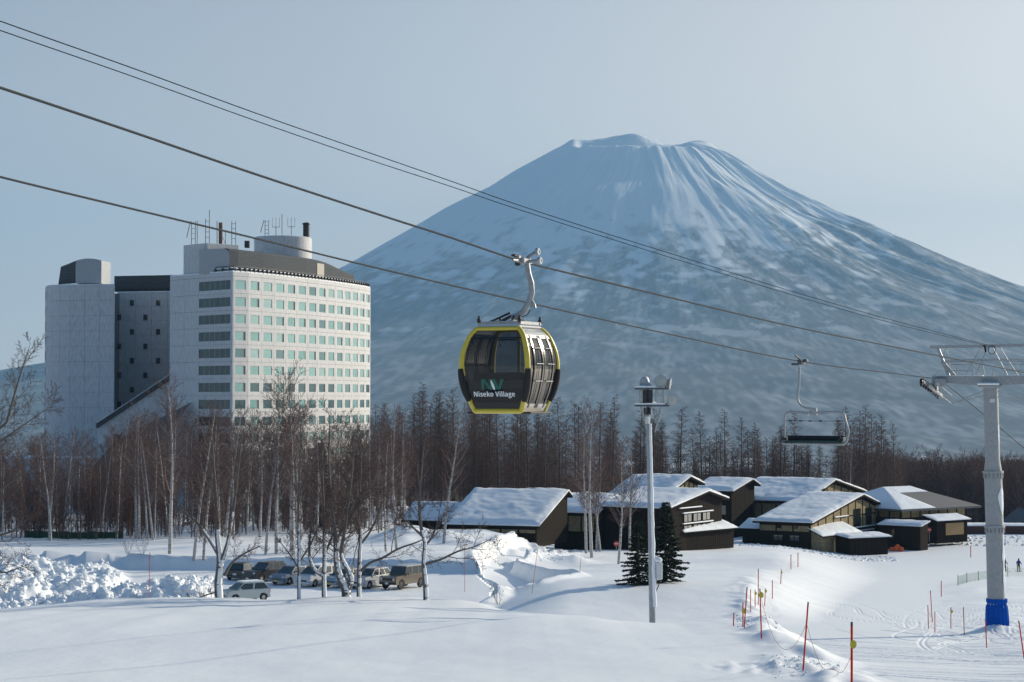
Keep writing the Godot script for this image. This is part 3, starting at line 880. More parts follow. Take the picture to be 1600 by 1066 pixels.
# trees of the near row: stems traced as bent limbs, each with branches of its own
func make_near_trees() -> void:
	var rg := RandomNumberGenerator.new()
	var defs := [
		{"d": 108.0, "seed": 5, "label": "thick forked tree with snow-plastered trunk at the left end of the near row", "limbs": [[[345, 950, .34], [341, 915, .30], [344, 880, .27], [340, 840, .2], [338, 790, .13], [334, 730, .08], [330, 660, .03]], [[343, 885, .2], [355, 850, .13], [364, 800, .1], [372, 735, .07], [378, 680, .02]], [[342, 868, .15], [326, 842, .11], [306, 815, .09], [280, 795, .03]], [[350, 900, .12], [362, 880, .08], [380, 866, .06], [410, 852, .03]], [[340, 925, .06], [322, 930, .05], [300, 938, .02]]]},
		{"d": 104.0, "seed": 6, "label": "slender straight tree with a spray of low branches, second in the near row", "limbs": [[[467, 951, .13], [467, 900, .12], [467, 860, .11], [466, 800, .08], [468, 730, .05], [470, 650, .02]], [[467, 890, .06], [455, 870, .05], [436, 845, .02]], [[467, 880, .06], [485, 850, .05], [500, 815, .02]]]},
		{"d": 107.0, "seed": 7, "label": "tree with an elbowed snowy limb, third in the near row", "limbs": [[[508, 947, .2], [506, 910, .17], [507, 870, .15], [506, 820, .11], [504, 750, .07], [502, 670, .02]], [[506, 900, .16], [494, 893, .14], [486, 880, .12], [483, 855, .09], [487, 810, .05], [482, 760, .02]], [[507, 868, .1], [520, 835, .07], [534, 790, .04], [540, 740, .02]]]},
		{"d": 105.0, "seed": 8, "label": "stout S-curved tree with a pale snow-caked fork before the parked cars", "limbs": [[[540, 947, .36], [541, 925, .33], [532, 905, .26], [526, 880, .22], [524, 840, .16], [518, 790, .1], [514, 720, .06], [516, 640, .02]], [[541, 925, .25], [549, 905, .2], [540, 885, .17], [533, 865, .14], [540, 820, .1], [548, 760, .06], [555, 690, .02]], [[524, 845, .1], [548, 810, .07], [575, 770, .04], [592, 730, .02]]]},
		{"d": 106.0, "seed": 9, "label": "slim tree with a long limb reaching right above the parked cars", "limbs": [[[561, 948, .2], [561, 910, .16], [562, 870, .15], [564, 830, .13], [560, 825, .1], [562, 770, .07], [566, 700, .02]], [[563, 893, .11], [578, 880, .09], [598, 872, .08], [622, 858, .07], [650, 848, .05], [672, 838, .02]], [[564, 850, .09], [580, 828, .07], [596, 790, .05], [612, 740, .02]]]},
		{"d": 103.0, "seed": 10, "label": "leaning tree with a long right-hand bough at the right end of the near row", "limbs": [[[666, 945, .2], [665, 915, .18], [662, 880, .16], [664, 850, .14], [658, 825, .12], [655, 790, .09], [658, 745, .06], [662, 700, .02]], [[664, 882, .1], [690, 874, .08], [715, 862, .06], [740, 855, .04], [768, 842, .02]], [[663, 855, .08], [676, 838, .06], [684, 815, .03], [688, 790, .015]], [[661, 840, .06], [640, 820, .04], [620, 800, .02]]]}]
	var cfg := {"levels": 4, "n": [10, 9, 6, 4], "start": [0.3, 0.15, 0.12, 0.15], "ang": [45.0, 42.0, 40.0, 38.0], "ratio": [0.34, 0.5, 0.5, 0.5], "wob": [0.05, 0.12, 0.18, 0.2], "trop": [0.02, 0.05, 0.04, 0.03], "thick": 0.011, "rmin": 0.0095, "cols": TWIG}
	for q in defs:
		rg.seed = q.seed
		var T := Plant.new()
		var d: float = q.d
		var l0: Array = q.limbs[0][0]
		var org := at(l0[0], l0[1], d)
		org.y = minf(org.y, ground_height(org.x, org.z))
		var first := true
		for L in q.limbs:
			var pts := []; var rad := []
			var dz := 0.0; var gz := rg.randf_range(-0.5, 0.5) if not first else 0.0
			for i in L.size():
				pts.append(at(L[i][0], L[i][1], d + dz) - org)
				rad.append(float(L[i][2]) * 0.78)
				dz += gz
			if first: pts[0].y = -0.5
			# finer, slightly crooked stem
			var P := []; var R := []
			for i in pts.size() - 1:
				for s in 3:
					var t := s / 3.0
					var a: Vector3 = pts[maxi(i - 1, 0)]; var e: Vector3 = pts[mini(i + 2, pts.size() - 1)]
					P.append((pts[i] as Vector3).cubic_interpolate(pts[i + 1], a, e, t)); R.append(lerpf(rad[i], rad[i + 1], t))
			P.append(pts[-1]); R.append(0.006)
			T.wood.tube(P, R, 9, false)
			if first or rad[0] > 0.11: crust(T, P, R, rg, 0.55 if first else 0.5)
			var ln := 0.0
			for i in P.size() - 1: ln += (P[i] as Vector3).distance_to(P[i + 1])
			var c := cfg.duplicate(true)
			c.start[0] = 0.42 if first else 0.25
			c.n[0] = maxi(6, int(ln * 1.45))
			c.ratio[0] = clampf(4.4 / ln, 0.25, 0.75)
			branch(T, P, R, ln, 0, c, rg)
			first = false
		plant(T, "bare_tree", q.label, "tree", M.grey_bark, org, 0.0, "bare trees in the near row")
	# the tree whose boughs enter from beyond the left edge
	rg.seed = 77
	var T2 := Plant.new()
	var d2 := 92.0
	var o2 := on_ground(-95, d2)
	for L in [[[-95, 975, .3], [-92, 900, .26], [-88, 800, .22], [-85, 700, .15], [-80, 600, .08], [-76, 530, .02]], [[-90, 850, .13], [-50, 800, .1], [0, 765, .08], [60, 725, .02]], [[-88, 780, .12], [-40, 705, .1], [10, 660, .07], [30, 590, .05], [48, 535, .02]], [[-90, 870, .1], [-40, 850, .07], [20, 830, .05], [40, 805, .02]], [[-90, 900, .09], [-40, 890, .06], [10, 895, .045], [50, 880, .02]], [[-87, 760, .1], [-50, 720, .08], [0, 690, .06], [50, 655, .03], [85, 630, .015]]]:
		var P := []; var R := []
		var gz := rg.randf_range(-0.8, 0.8)
		for i in L.size():
			P.append(at(L[i][0], L[i][1], d2 + gz * i) - o2); R.append(float(L[i][2]) * 0.85)
		R[-1] = 0.006
		T2.wood.tube(P, R, 8, false)
		if float(L[0][2]) > 0.2: crust(T2, P, R, rg, 0.7)
		var ln := 0.0
		for i in P.size() - 1: ln += (P[i] as Vector3).distance_to(P[i + 1])
		var c := cfg.duplicate(true)
		c.n[0] = int(ln * 2.0); c.ratio[0] = clampf(2.4 / ln, 0.2, 0.5); c.start[0] = 0.3; c.rmin = 0.008
		branch(T2, P, R, ln, 0, c, rg)
	plant(T2, "bare_tree", "large bare tree at the left edge with snow on its boughs", "tree", M.grey_bark, o2)
	# low bushes
	for q in [[778, 947, 912, "small leafless bush poking from the snow right of the leaning tree"], [222, 868, 832, "brush of thin stems at the wood's edge by the far snowbank"], [200, 866, 838, "low brush left of the stems at the wood's edge"]]:
		rg.seed = int(q[0])
		var T := Plant.new()
		var where := hit(q[0], q[1])
		var hgt: float = (q[1] - q[2]) * -where.z / F
		var c := cfg.duplicate(true)
		c.levels = 2; c.n = [7, 4]; c.rmin = 0.008
		for k in 7:
			grow(T, Vector3(rg.randf_range(-0.15, 0.15), -0.1, rg.randf_range(-0.15, 0.15)), Vector3(rg.randf_range(-0.5, 0.5), 1, rg.randf_range(-0.5, 0.5)).normalized(), hgt * rg.randf_range(0.6, 1.1), 0.012, 0, c, rg)
		var o := thing("bush", q[3], "bush", where)
		part("stem", T.wood, M.grey_bark, o); part("twigs", T.crown, M.twig, o)

func spruce(sd: int, h: float, w: float) -> Plant:
	var rg := RandomNumberGenerator.new()
	rg.seed = sd
	var T := Plant.new()
	T.wood.tube([Vector3(0, -0.6, 0), Vector3(0, h * 0.5, 0), Vector3(0, h, 0)], [0.13, 0.08, 0.01], 7, false)
	var y := 0.15
	var az := 0.0
	while y < h:
		var t := y / h
		var L := w * (1.0 - pow(t, 1.15)) * rg.randf_range(0.72, 1.1) + 0.1
		az += 2.4 + rg.randf_range(-0.3, 0.3)
		var dir := Vector3(cos(az), -0.22 + 0.6 * t, sin(az)).normalized()
		var pts := []
		for i in 5:
			var s := i / 4.0
			pts.append(Vector3(0, y, 0) + dir * L * s + Vector3.DOWN * (0.16 * L * s * (1.0 - s * 0.7)))
		T.crown.col = Color(0.04, 0.03, 0.02)
		T.crown.tube(pts, [0.025, 0.02, 0.016, 0.011, 0.004], 3, false)
		var side := dir.cross(Vector3.UP).normalized()
		var n := int(30 + L * 75)
		for k in n:
			var s := pow(rg.randf(), 0.75)
			var f := s * 4.0; var i := mini(int(f), 3)
			var p: Vector3 = (pts[i] as Vector3).lerp(pts[i + 1], f - i)
			var sg := 1.0 if k % 2 == 0 else -1.0
			var tw := (dir * rg.randf_range(0.3, 0.8) + side * sg * rg.randf_range(0.4, 1.0) + Vector3.UP * rg.randf_range(-0.55, 0.25)).normalized()
			var tl := rg.randf_range(0.14, 0.40) * (1.15 - 0.5 * s)
			var ww := side.cross(tw).normalized().rotated(tw, rg.randf() * TAU) * rg.randf_range(0.024, 0.05)
			var g := rg.randf()
			T.crown.col = Color(0.012, 0.022, 0.013).lerp(Color(0.036, 0.055, 0.026), g)
			T.crown.tri(p - ww * 0.4, p + ww * 0.4, p + tw * tl * 0.55 + ww)
			T.crown.tri(p - ww * 0.4, p + tw * tl * 0.55 + ww, p + tw * tl)
			T.crown.tri(p - ww * 0.4, p + tw * tl, p + tw * tl * 0.55 - ww)
		if L > 0.45 and rg.randf() < 0.3:
			var sp: Vector3 = (pts[2] as Vector3).lerp(pts[3], rg.randf()) + Vector3.UP * 0.04
			T.snow.tube([sp - dir * rg.randf_range(0.05, 0.16), sp + Vector3.UP * 0.02, sp + dir * rg.randf_range(0.05, 0.14)], [0.02, rg.randf_range(0.035, 0.06), 0.015], 6, true, 0.6)
		y += rg.randf_range(0.03, 0.07) * (1.0 + 0.3 * t)
	return T
func make_spruces() -> void:
	var a := plant(spruce(3, 5.2, 1.6), "spruce_tree", "dark green spruce right of the floodlight mast", "tree", M.grey_bark, on_ground(1040, 150.0, 0.1), 0.0, "spruces by the mast")
	a.scale = Vector3.ONE * ((915.0 - 790.0) * 150.0 / F / 5.2)
	var b := plant(spruce(4, 4.2, 1.5), "spruce_tree", "smaller drooping spruce left of the floodlight mast", "tree", M.grey_bark, on_ground(997, 148.0, 0.1), 1.0, "spruces by the mast")
	b.scale = Vector3.ONE * ((912.0 - 812.0) * 148.0 / F / 4.2)
	var first: Node3D = null
	for q in [[1285, 330.0, 742.0, 820.0, "small dark fir behind the peak of the lodge"], [335, 300.0, 690.0, 850.0, "dark fir half hidden in the birch wood left of the hotel corner"], [500, 290.0, 720.0, 850.0, "dark fir inside the wood below the curved facade"], [185, 320.0, 715.0, 850.0, "dark fir in front of the hotel's sloping roof"]]:
		var h: float = (q[3] - q[2]) * q[1] / F
		var o: Node3D
		if first == null:
			o = plant(spruce(1285, 6.0, 1.7), "fir_tree", q[4], "tree", M.grey_bark, on_ground(q[0], q[1]), 0.0)
			first = o
		else:
			o = copy(first, "fir_tree", q[4])
			o.position = on_ground(q[0], q[1]); o.rotation.y = q[0]
		o.scale = Vector3.ONE * (h / 6.0)

# ---------------------------------------------------------------- hotel
# a wall panel w wide and h high around an opening, front face at z = 0
func panel_mesh(w: float, h: float, ow := 0.0, oh := 0.0, oy := 0.0, t := 0.22) -> ArrayMesh:
	var mb := MB.new()
	var g := 0.018
	var x := w * 0.5 - g; var y := h * 0.5 - g
	if ow <= 0.0:
		mb.cbox(Vector3(0, 0, -t * 0.5), Vector3(x * 2, y * 2, t), 0.012)
	else:
		var a := ow * 0.5; var b0 := oy - oh * 0.5; var b1 := oy + oh * 0.5
		mb.box(Vector3(0, (b1 + y) * 0.5, -t * 0.5), Vector3(x * 2, y - b1, t))
		mb.box(Vector3(0, (b0 - y) * 0.5, -t * 0.5), Vector3(x * 2, b0 + y, t))
		for s in [-1, 1]:
			mb.box(Vector3(s * (a + x) * 0.5, oy, -t * 0.5), Vector3(x - a, oh, t))
	return mb.mesh()
func window_meshes(w: float, h: float, split := 0.0) -> Array:
	var fr := MB.new()
	var k := 0.06
	fr.box(Vector3(0, h * 0.5 - k * 0.5, 0), Vector3(w, k, 0.08)); fr.box(Vector3(0, -h * 0.5 + k * 0.5, 0), Vector3(w, k, 0.08))
	for s in [-1, 1]: fr.box(Vector3(s * (w * 0.5 - k * 0.5), 0, 0), Vector3(k, h - k * 2, 0.08))
	if split > 0.0: fr.box(Vector3(w * (0.5 - split), 0, 0), Vector3(k, h - k * 2, 0.08))
	var pn := MB.new(); var vent := MB.new()
	var x1 := w * (0.5 - split) if split > 0.0 else w * 0.5
	pn.box(Vector3((x1 - w * 0.5) * 0.5, 0, -0.01), Vector3(x1 + w * 0.5 - 0.04, h - 0.06, 0.02))
	if split > 0.0: vent.box(Vector3((x1 + w * 0.5) * 0.5, 0, -0.015), Vector3(w * split - 0.05, h - 0.06, 0.02))
	return [fr.mesh(), pn.mesh(), vent.mesh() if split > 0.0 else null]
func put(parent: Node3D, called: String, m: Mesh, material: Material, tr: Transform3D) -> MeshInstance3D:
	var o := part(called, m, material, parent)
	o.transform = tr
	return o
func wall_frame(a: Vector3, b: Vector3) -> Basis:     # x runs from a to b, z faces out on the left-hand turn
	var x := (b - a); x.y = 0; x = x.normalized()
	return Basis(x, Vector3.UP, x.cross(Vector3.UP))

func make_hotel() -> void:
	var rg := RandomNumberGenerator.new()
	rg.seed = 12
	var roof := 22.7; var fl := 3.08; var row0 := 20.4; var floors := 14
	var low := row0 - fl * (floors - 0.5)
	var base := Vector3(-52.0, -20.5, -385.0)
	var H := thing("hotel", "white high-rise hotel with a curved facade of mint green windows", "building", base)
	var C0 := Vector3(-50.15, 0, -357.0)
	var CL := Vector3(-64.0, 0, -372.0)
	# plan of the curved front
	var w := 4.1
	var pts := [C0]
	var p := C0
	for q in [387.5, 408, 428, 446.5, 463.5, 480, 496, 510.5, 524.3, 537, 549, 560.7, 570.7, 578.5]:
		var u: float = (q - 800.0) / F          # the next joint lies w further along, where it shows at this pixel
		var bq := -2.0 * (u * p.x + -p.z); var aq := u * u + 1.0; var cq := p.x * p.x + p.z * p.z - w * w
		var dd := (-bq + sqrt(maxf(bq * bq - 4.0 * aq * cq, 0.0))) / (2.0 * aq)
		p = Vector3(u * dd, 0, -dd)
		pts.append(p)
	var back := [pts[14] + Vector3(-8, 0, -9), Vector3(-56.0, 0, -414.0), Vector3(-65.5, 0, -402.0)]
	# solid core just behind the panels
	var core := MB.new()
	var ring := PackedVector2Array()
	var cen := Vector3(-50, 0, -385)
	for q in [CL] + pts + back:
		var qq: Vector3 = q + (cen - q).normalized() * 0.34
		ring.append(Vector2(qq.x, -qq.z))
	var lie := Transform3D(Basis(Vector3.RIGHT, Vector3(0, 0, -1), Vector3.UP), Vector3.ZERO)
	core.prism(ring, -24.0, roof - 0.3, lie.translated(-base))
	part("core", core, M.hotel_joint, H)
	var bay := panel_mesh(w, fl, 2.75, 1.66, 0.0)
	var cap := panel_mesh(w, roof - row0 - fl * 0.5)
	var wm := window_meshes(2.75, 1.66); var wv := window_meshes(2.75, 1.66, 0.17)
	for i in 14:
		var bs := wall_frame(pts[i], pts[i + 1])
		var mid: Vector3 = (pts[i] + pts[i + 1]) * 0.5 - base
		put(H, "parapet_panel", cap, M.hotel_panel, Transform3D(bs, mid + Vector3.UP * ((roof + row0 + fl * 0.5) * 0.5)))
		for j in floors:
			var c := mid + Vector3.UP * (row0 - fl * j)
			put(H, "wall_panel", bay, M.hotel_panel, Transform3D(bs, c))
			var vent: bool = rg.randf() < 0.16 or i == 13
			var wset: Array = wv if vent else wm
			var wn := put(H, "window", wset[0], M.hotel_frame, Transform3D(bs, c - bs.z * 0.085))
			part("pane", wset[1], M["mint_reflect_glass_%d" % [0, 1, 0, 3, 1, 0, 2, 3, 0, 1][rg.randi() % 10]] if j < 6 else M["mint_reflect_glass_%d" % [0, 1, 2, 4, 2][rg.randi() % 5]], wn)  # paler panes above imitate mirrored sky, darker ones below the mirrored wood
			if vent: part("open_vent", wset[2], M.dark_glass, wn)
	# the shaded end wall with ribbon windows
	var eb := wall_frame(CL, C0)
	var ew := CL.distance_to(C0)
	var x0 := ew * 0.47; var x1 := ew * 0.965
	var pa := panel_mesh(x0 * 0.5, fl); var pb := panel_mesh(ew - x0, fl, x1 - x0, 1.72, 0.0)
	var pcap := panel_mesh(x0 * 0.5, roof - row0 - fl * 0.5); var pcap2 := panel_mesh(ew - x0, roof - row0 - fl * 0.5)
	var pcx := (x0 + ew) * 0.5
	var off := (x0 + x1) * 0.5 - pcx
	var pbm := MB.new()
	var y := fl * 0.5 - 0.018; var hw := (ew - x0) * 0.5 - 0.018; var a0 := off - (x1 - x0) * 0.5; var a1 := off + (x1 - x0) * 0.5
	pbm.box(Vector3(0, (y + 0.86) * 0.5, -0.11), Vector3(hw * 2, y - 0.86, 0.22)); pbm.box(Vector3(0, -(y + 0.86) * 0.5, -0.11), Vector3(hw * 2, y - 0.86, 0.22))
	pbm.box(Vector3((a0 - hw) * 0.5, 0, -0.11), Vector3(a0 + hw, 1.72, 0.22)); pbm.box(Vector3((a1 + hw) * 0.5, 0, -0.11), Vector3(hw - a1, 1.72, 0.22))
	var ribbon := pbm.mesh()
	var pane := MB.new()
	var pw := (x1 - x0) / 6.0
	pane.box(Vector3.ZERO, Vector3(pw - 0.07, 1.66, 0.03))
	var pane_m := pane.mesh()
	var rail := MB.new()
	rail.box(Vector3(0, 0.84, 0), Vector3(x1 - x0, 0.05, 0.07)); rail.box(Vector3(0, -0.84, 0), Vector3(x1 - x0, 0.05, 0.07))
	for k in 7: rail.box(Vector3(-(x1 - x0) * 0.5 + pw * k, 0, 0), Vector3(0.06, 1.63, 0.07))
	var rail_m := rail.mesh()
	for k in 2: put(H, "parapet_panel", pcap, M.hotel_panel, Transform3D(eb, CL - base + eb.x * (x0 * (0.25 + 0.5 * k)) + Vector3.UP * ((roof + row0 + fl * 0.5) * 0.5)))
	put(H, "parapet_panel", pcap2, M.hotel_panel, Transform3D(eb, CL - base + eb.x * pcx + Vector3.UP * ((roof + row0 + fl * 0.5) * 0.5)))
	for j in floors:
		var yy := Vector3.UP * (row0 - fl * j)
		for k in 2: put(H, "end_panel", pa, M.hotel_panel, Transform3D(eb, CL - base + eb.x * (x0 * (0.25 + 0.5 * k)) + yy))
		put(H, "end_panel", ribbon, M.hotel_panel, Transform3D(eb, CL - base + eb.x * pcx + yy))
		var wn := put(H, "ribbon_window", rail_m, M.hotel_frame, Transform3D(eb, CL - base + eb.x * ((x0 + x1) * 0.5) + yy - eb.z * 0.14))
		for k in 6:
			part("pane", pane_m, M.green_glass if rg.randf() < 0.7 else M.dark_glass, wn, Vector3(-(x1 - x0) * 0.5 + pw * (k + 0.5), 0, 0))
	# roof: slab, plant rooms, drum, chimneys
	var rel := func(px: float, py: float, d: float) -> Vector3: return at(px, py, d) - base
	var slab := MB.new()
	var ring2 := PackedVector2Array()
	for q in [CL] + pts + back:
		var qq: Vector3 = q + (cen - q).normalized() * 0.1
		ring2.append(Vector2(qq.x, -qq.z))
	slab.prism(ring2, roof - 0.1, roof + 0.22, lie.translated(-base))
	part("roof_snow", slab, M.piled_snow, H)
	var box1 := MB.new()
	var bb := wall_frame(CL, C0)
	box1.cbox(CL - base + bb.x * 7.3 - bb.z * 4.2 + Vector3.UP * (roof + 3.0), Vector3(7.8, 5.4, 7.0), 0.05, bb)
	part("stair_house", box1, M.hotel_panel, H)
	# plant room along the curve, with a rounded roof edge
	var plant_m := MB.new(); var skin := MB.new(); var lid := MB.new()
	var ins := []
	for i in 15:
		var bsi := wall_frame(pts[maxi(i - 1, 0)], pts[mini(i + 1, 14)])
		ins.append(pts[i] - bsi.z * 2.4 - base + (Vector3.ZERO if i > 0 else bsi.x * 1.6))
	for i in 13:
		var t0 := 1.0 - 0.5 * smoothstep(8.0, 13.0, i); var t1 := 1.0 - 0.5 * smoothstep(8.0, 13.0, i + 1)
		var h0 := roof + 0.9 + 3.5 * t0; var h1 := roof + 0.9 + 3.5 * t1
		var inn := -wall_frame(pts[i], pts[i + 1]).z
		var A: Vector3 = ins[i]; var B: Vector3 = ins[i + 1]
		var prof := [[0.0, roof], [0.0, h0 - 0.45], [0.2, h0 - 0.15], [0.8, h0], [7.5, h0 + 0.1]]
		for k in 4:
			var q0: Array = prof[k]; var q1: Array = prof[k + 1]
			var dh := h1 - h0
			var e0: float = dh if k > 0 else 0.0
			(skin if k == 0 else lid).quad(A + inn * q0[0] + Vector3.UP * q0[1], B + inn * q0[0] + Vector3.UP * (q0[1] + e0), B + inn * q1[0] + Vector3.UP * (q1[1] + dh), A + inn * q1[0] + Vector3.UP * q1[1])
	part("plant_room", skin, M.roof_metal, H)
	part("plant_roof", lid, M.roof_metal, H)
	var endw := MB.new()
	var n0 := -wall_frame(pts[0], pts[1]).z
	var e0: Vector3 = ins[0]
	var poly := [Vector3.ZERO, Vector3.UP * 3.6, n0 * 0.35 + Vector3.UP * 4.1, n0 * 1.3 + Vector3.UP * 4.4, n0 * 7.5 + Vector3.UP * 4.5, n0 * 7.5]
	for i in range(1, 5): endw.tri(e0 + Vector3.UP * roof + poly[0], e0 + Vector3.UP * roof + poly[i + 1], e0 + Vector3.UP * roof + poly[i])
	part("plant_room_end", endw, M.pale_metal, H)
	var pale := MB.new()
	pale.box((ins[8] as Vector3) + wall_frame(pts[8], pts[9]).z * 0.05 + wall_frame(pts[8], pts[9]).x * 2.0 + Vector3.UP * (roof + 2.1), Vector3(3.2, 3.0, 0.1), wall_frame(pts[8], pts[9]))
	part("louvre", pale, mat("louvre", Color(0.42, 0.39, 0.33), 0.7), H)
	# gutter walk on brackets along the roof edge
	var walk := MB.new(); var wsnow := MB.new()
	var edge := [CL + bb.x * 13.5] + pts
	for i in edge.size() - 1:
		var A: Vector3 = edge[i] - base; var B: Vector3 = edge[i + 1] - base
		var o: Vector3 = wall_frame(edge[i], edge[i + 1]).z * -1.0
		var y1 := Vector3.UP * (roof + 0.55)
		walk.beam(A + o * 0.5 + y1, B + o * 0.5 + y1, 0.5, 0.12)
		walk.beam(A + o * 0.35 + y1 + Vector3.UP * 0.5, B + o * 0.35 + y1 + Vector3.UP * 0.5, 0.08, 0.1)
		wsnow.beam(A + o * 0.45 + y1 + Vector3.UP * 0.14, B + o * 0.45 + y1 + Vector3.UP * 0.14, 0.34, 0.14)
		for k in 3:
			var q := A.lerp(B, (k + 0.5) / 3.0)
			walk.box(q + o * 0.3 + Vector3.UP * (roof + 0.45), Vector3(0.55, 0.7, 0.3))
	part("gutter_walk", walk, M.black_metal, H); part("walk_snow", wsnow, M.piled_snow, H)
	var drum := MB.new()
	var dc: Vector3 = rel.call(442, 400, 395.0)
	dc.y = roof - base.y - 0.2
	drum.lathe(PackedVector2Array([Vector2(5.7, 0.0), Vector2(5.7, 9.2), Vector2(5.5, 9.35), Vector2(0, 9.45)]), 40, Transform3D(Basis.IDENTITY, dc + Vector3.UP * 0.0))
	part("water_drum", drum, M.hotel_panel, H)
	var ch := MB.new()
	var cp: Vector3 = rel.call(478.5, 374, 394.0)
	ch.lathe(PackedVector2Array([Vector2(0.65, -2), Vector2(0.65, 2.9), Vector2(0.82, 2.95), Vector2(0.78, 3.2), Vector2(0.0, 3.4)]), 16, Transform3D(Basis.IDENTITY, cp))
	part("chimney", ch, M.black_metal, H)
	var ch2 := MB.new()
	var cp2: Vector3 = rel.call(344.5, 382, 372.0)
	for k in 5: ch2.tube([cp2 + Vector3.UP * (k * 0.95 - 0.6), cp2 + Vector3.UP * (k * 0.95 + 0.3)], [0.38, 0.36], 10)
	ch2.tube([cp2 + Vector3.UP * -1.5, cp2 + Vector3.UP * 4.1], [0.32, 0.32], 10)
	part("rusty_chimney", ch2, M.rust, H)
	# antennas: px, foot y, top y, kind
	for q in [[299, 380, 346, 2], [308, 378, 345, 0], [321, 378, 342, 1], [327, 378, 328, 0], [339, 380, 345, 0], [362, 380, 346, 1], [414, 370, 344, 2], [431, 370, 340, 3], [440.5, 369, 334, 0], [455, 369, 340, 3], [352, 381, 362, 4]]:
		var am := MB.new()
		var dd := 372.0 if q[0] < 390 else 395.0
		var f: Vector3 = rel.call(q[0], q[1], dd); var tp: Vector3 = rel.call(q[0], q[2], dd)
		var hh: float = tp.y - f.y
		am.bar(f - Vector3.UP * 0.8, tp if q[3] != 3 else f.lerp(tp, 0.55), 0.07, 5)
		if q[3] == 1 or q[3] == 2:
			var o := Vector3(0.75, 0, 0.2)
			am.bar(f + o - Vector3.UP * 0.5, tp + o, 0.06, 5)
			for k in 4: am.bar(f.lerp(tp, 0.2 + 0.23 * k), f.lerp(tp, 0.2 + 0.23 * k) + o, 0.04, 4)
			if q[3] == 2: am.bar(f + Vector3(-0.9, hh * 0.25, 0), tp + Vector3(-0.2, 0, 0), 0.07, 4)
		if q[3] == 3:
			var m := f.lerp(tp, 0.5)
			am.bar(m + Vector3(-0.7, 0, 0), m + Vector3(0.7, 0, 0), 0.05, 4)
			for k in 3: am.bar(m + Vector3(-0.7 + 0.7 * k, 0, 0), m + Vector3(-0.7 + 0.7 * k, hh * 0.5, 0), 0.04, 4)
		if q[3] == 4: am.bar(f, tp + Vector3(-0.9, 0, 0), 0.05, 4)
		part("antenna", am, M.antenna_metal, H)
	var vb := MB.new()
	vb.cbox(rel.call(386, 382, 368.0), Vector3(0.9, 1.3, 0.9), 0.05)
	part("roof_vent", vb, M.black_metal, H)

	# -------- the lower wing on the left
	var base2 := Vector3(-86.0, -20.0, -412.0)
	var W := thing("hotel_wing", "shaded grey hotel wing with rounded corner and small square windows", "building", base2)
	var q0 := Vector3(-79.8, 0, -399.0)      # right end of the front
	var q1 := Vector3(-88.9, 0, -400.0)
	var wing := [q0, q1]
	var pp := q1
	for i in 5:
		var al := deg_to_rad(18.0 + 17.0 * i)
		pp += Vector3(-cos(al), 0, -sin(al)) * 2.35
		wing.append(pp)
	var r0 := Vector3(-70.0, 0, -424.0); var r1 := Vector3(-84.5, 0, -428.0)
	var core2 := MB.new()
	var ring3 := PackedVector2Array()
	var cen2 := Vector3(-86, 0, -412)
	for q in wing + [Vector3(-94, 0, -428), Vector3(-86.2, 0, -428)]:
		var qq: Vector3 = q + (cen2 - q).normalized() * 0.34
		ring3.append(Vector2(qq.x, -qq.z))
	core2.prism(ring3, -24.0, roof - 0.3, lie.translated(-base2))
	core2.prism(PackedVector2Array([Vector2(-68, 424.3), Vector2(-86, 428.4), Vector2(-86, 440), Vector2(-60, 440)]), -24.0, roof - 0.2, lie.translated(-base2))
	core2.prism(PackedVector2Array([Vector2(-64.6, 401.0), Vector2(-70.3, 424.6), Vector2(-62, 440), Vector2(-55, 413)]), -24.0, roof - 0.4, lie.translated(-base2))
	part("core", core2, M.hotel_joint, W)
	var cache := {}
	var wpanel := func(ww: float, hh: float) -> Mesh:
		var key := "%.2f_%.2f" % [ww, hh]
		if not cache.has(key): cache[key] = panel_mesh(ww, hh)
		return cache[key]
	var slit := window_meshes(0.9, 1.7)
	for i in wing.size() - 1:
		var A: Vector3 = wing[i + 1]; var B: Vector3 = wing[i]
		var bsw := wall_frame(A, B)
		var L := A.distance_to(B)
		var cols := 3 if i == 0 else 1
		for k in cols:
			for j in floors:
				put(W, "wall_panel", wpanel.call(L / cols, fl), M.hotel_panel, Transform3D(bsw, A - base2 + bsw.x * (L * (k + 0.5) / cols) + Vector3.UP * (roof - fl * (j + 0.5))))
				if i == 4:
					var wn := put(W, "window", slit[0], M.hotel_frame, Transform3D(bsw, A - base2 + bsw.x * (L * 0.5) + bsw.z * 0.045 + Vector3.UP * (roof - fl * (j + 0.6))))
					part("pane", slit[1], M.green_glass, wn)
	# side of the wing that runs back to the recessed wall
	var sb := wall_frame(q0, Vector3(-85.8, 0, -428.0))
	var back1 := Vector3(-85.8, 0, -428.0)
	var Ls := q0.distance_to(back1)
	for k in 5:
		for j in floors:
			put(W, "flank_panel", wpanel.call(Ls / 5.0, fl), M.hotel_panel, Transform3D(sb, q0 - base2 + sb.x * (Ls * (k + 0.5) / 5.0) + sb.z * 0.08 + Vector3.UP * (roof - fl * (j + 0.5))))
	var bsr := wall_frame(r1, r0)
	var Lr := r1.distance_to(r0)
	var sq := window_meshes(1.0, 1.25)
	for k in 4:
		for j in floors:
			put(W, "recess_panel", wpanel.call(Lr / 4.0, fl), M.hotel_panel, Transform3D(bsr, r1 - base2 + bsr.x * (Lr * (k + 0.5) / 4.0) + Vector3.UP * (roof - fl * (j + 0.5))))
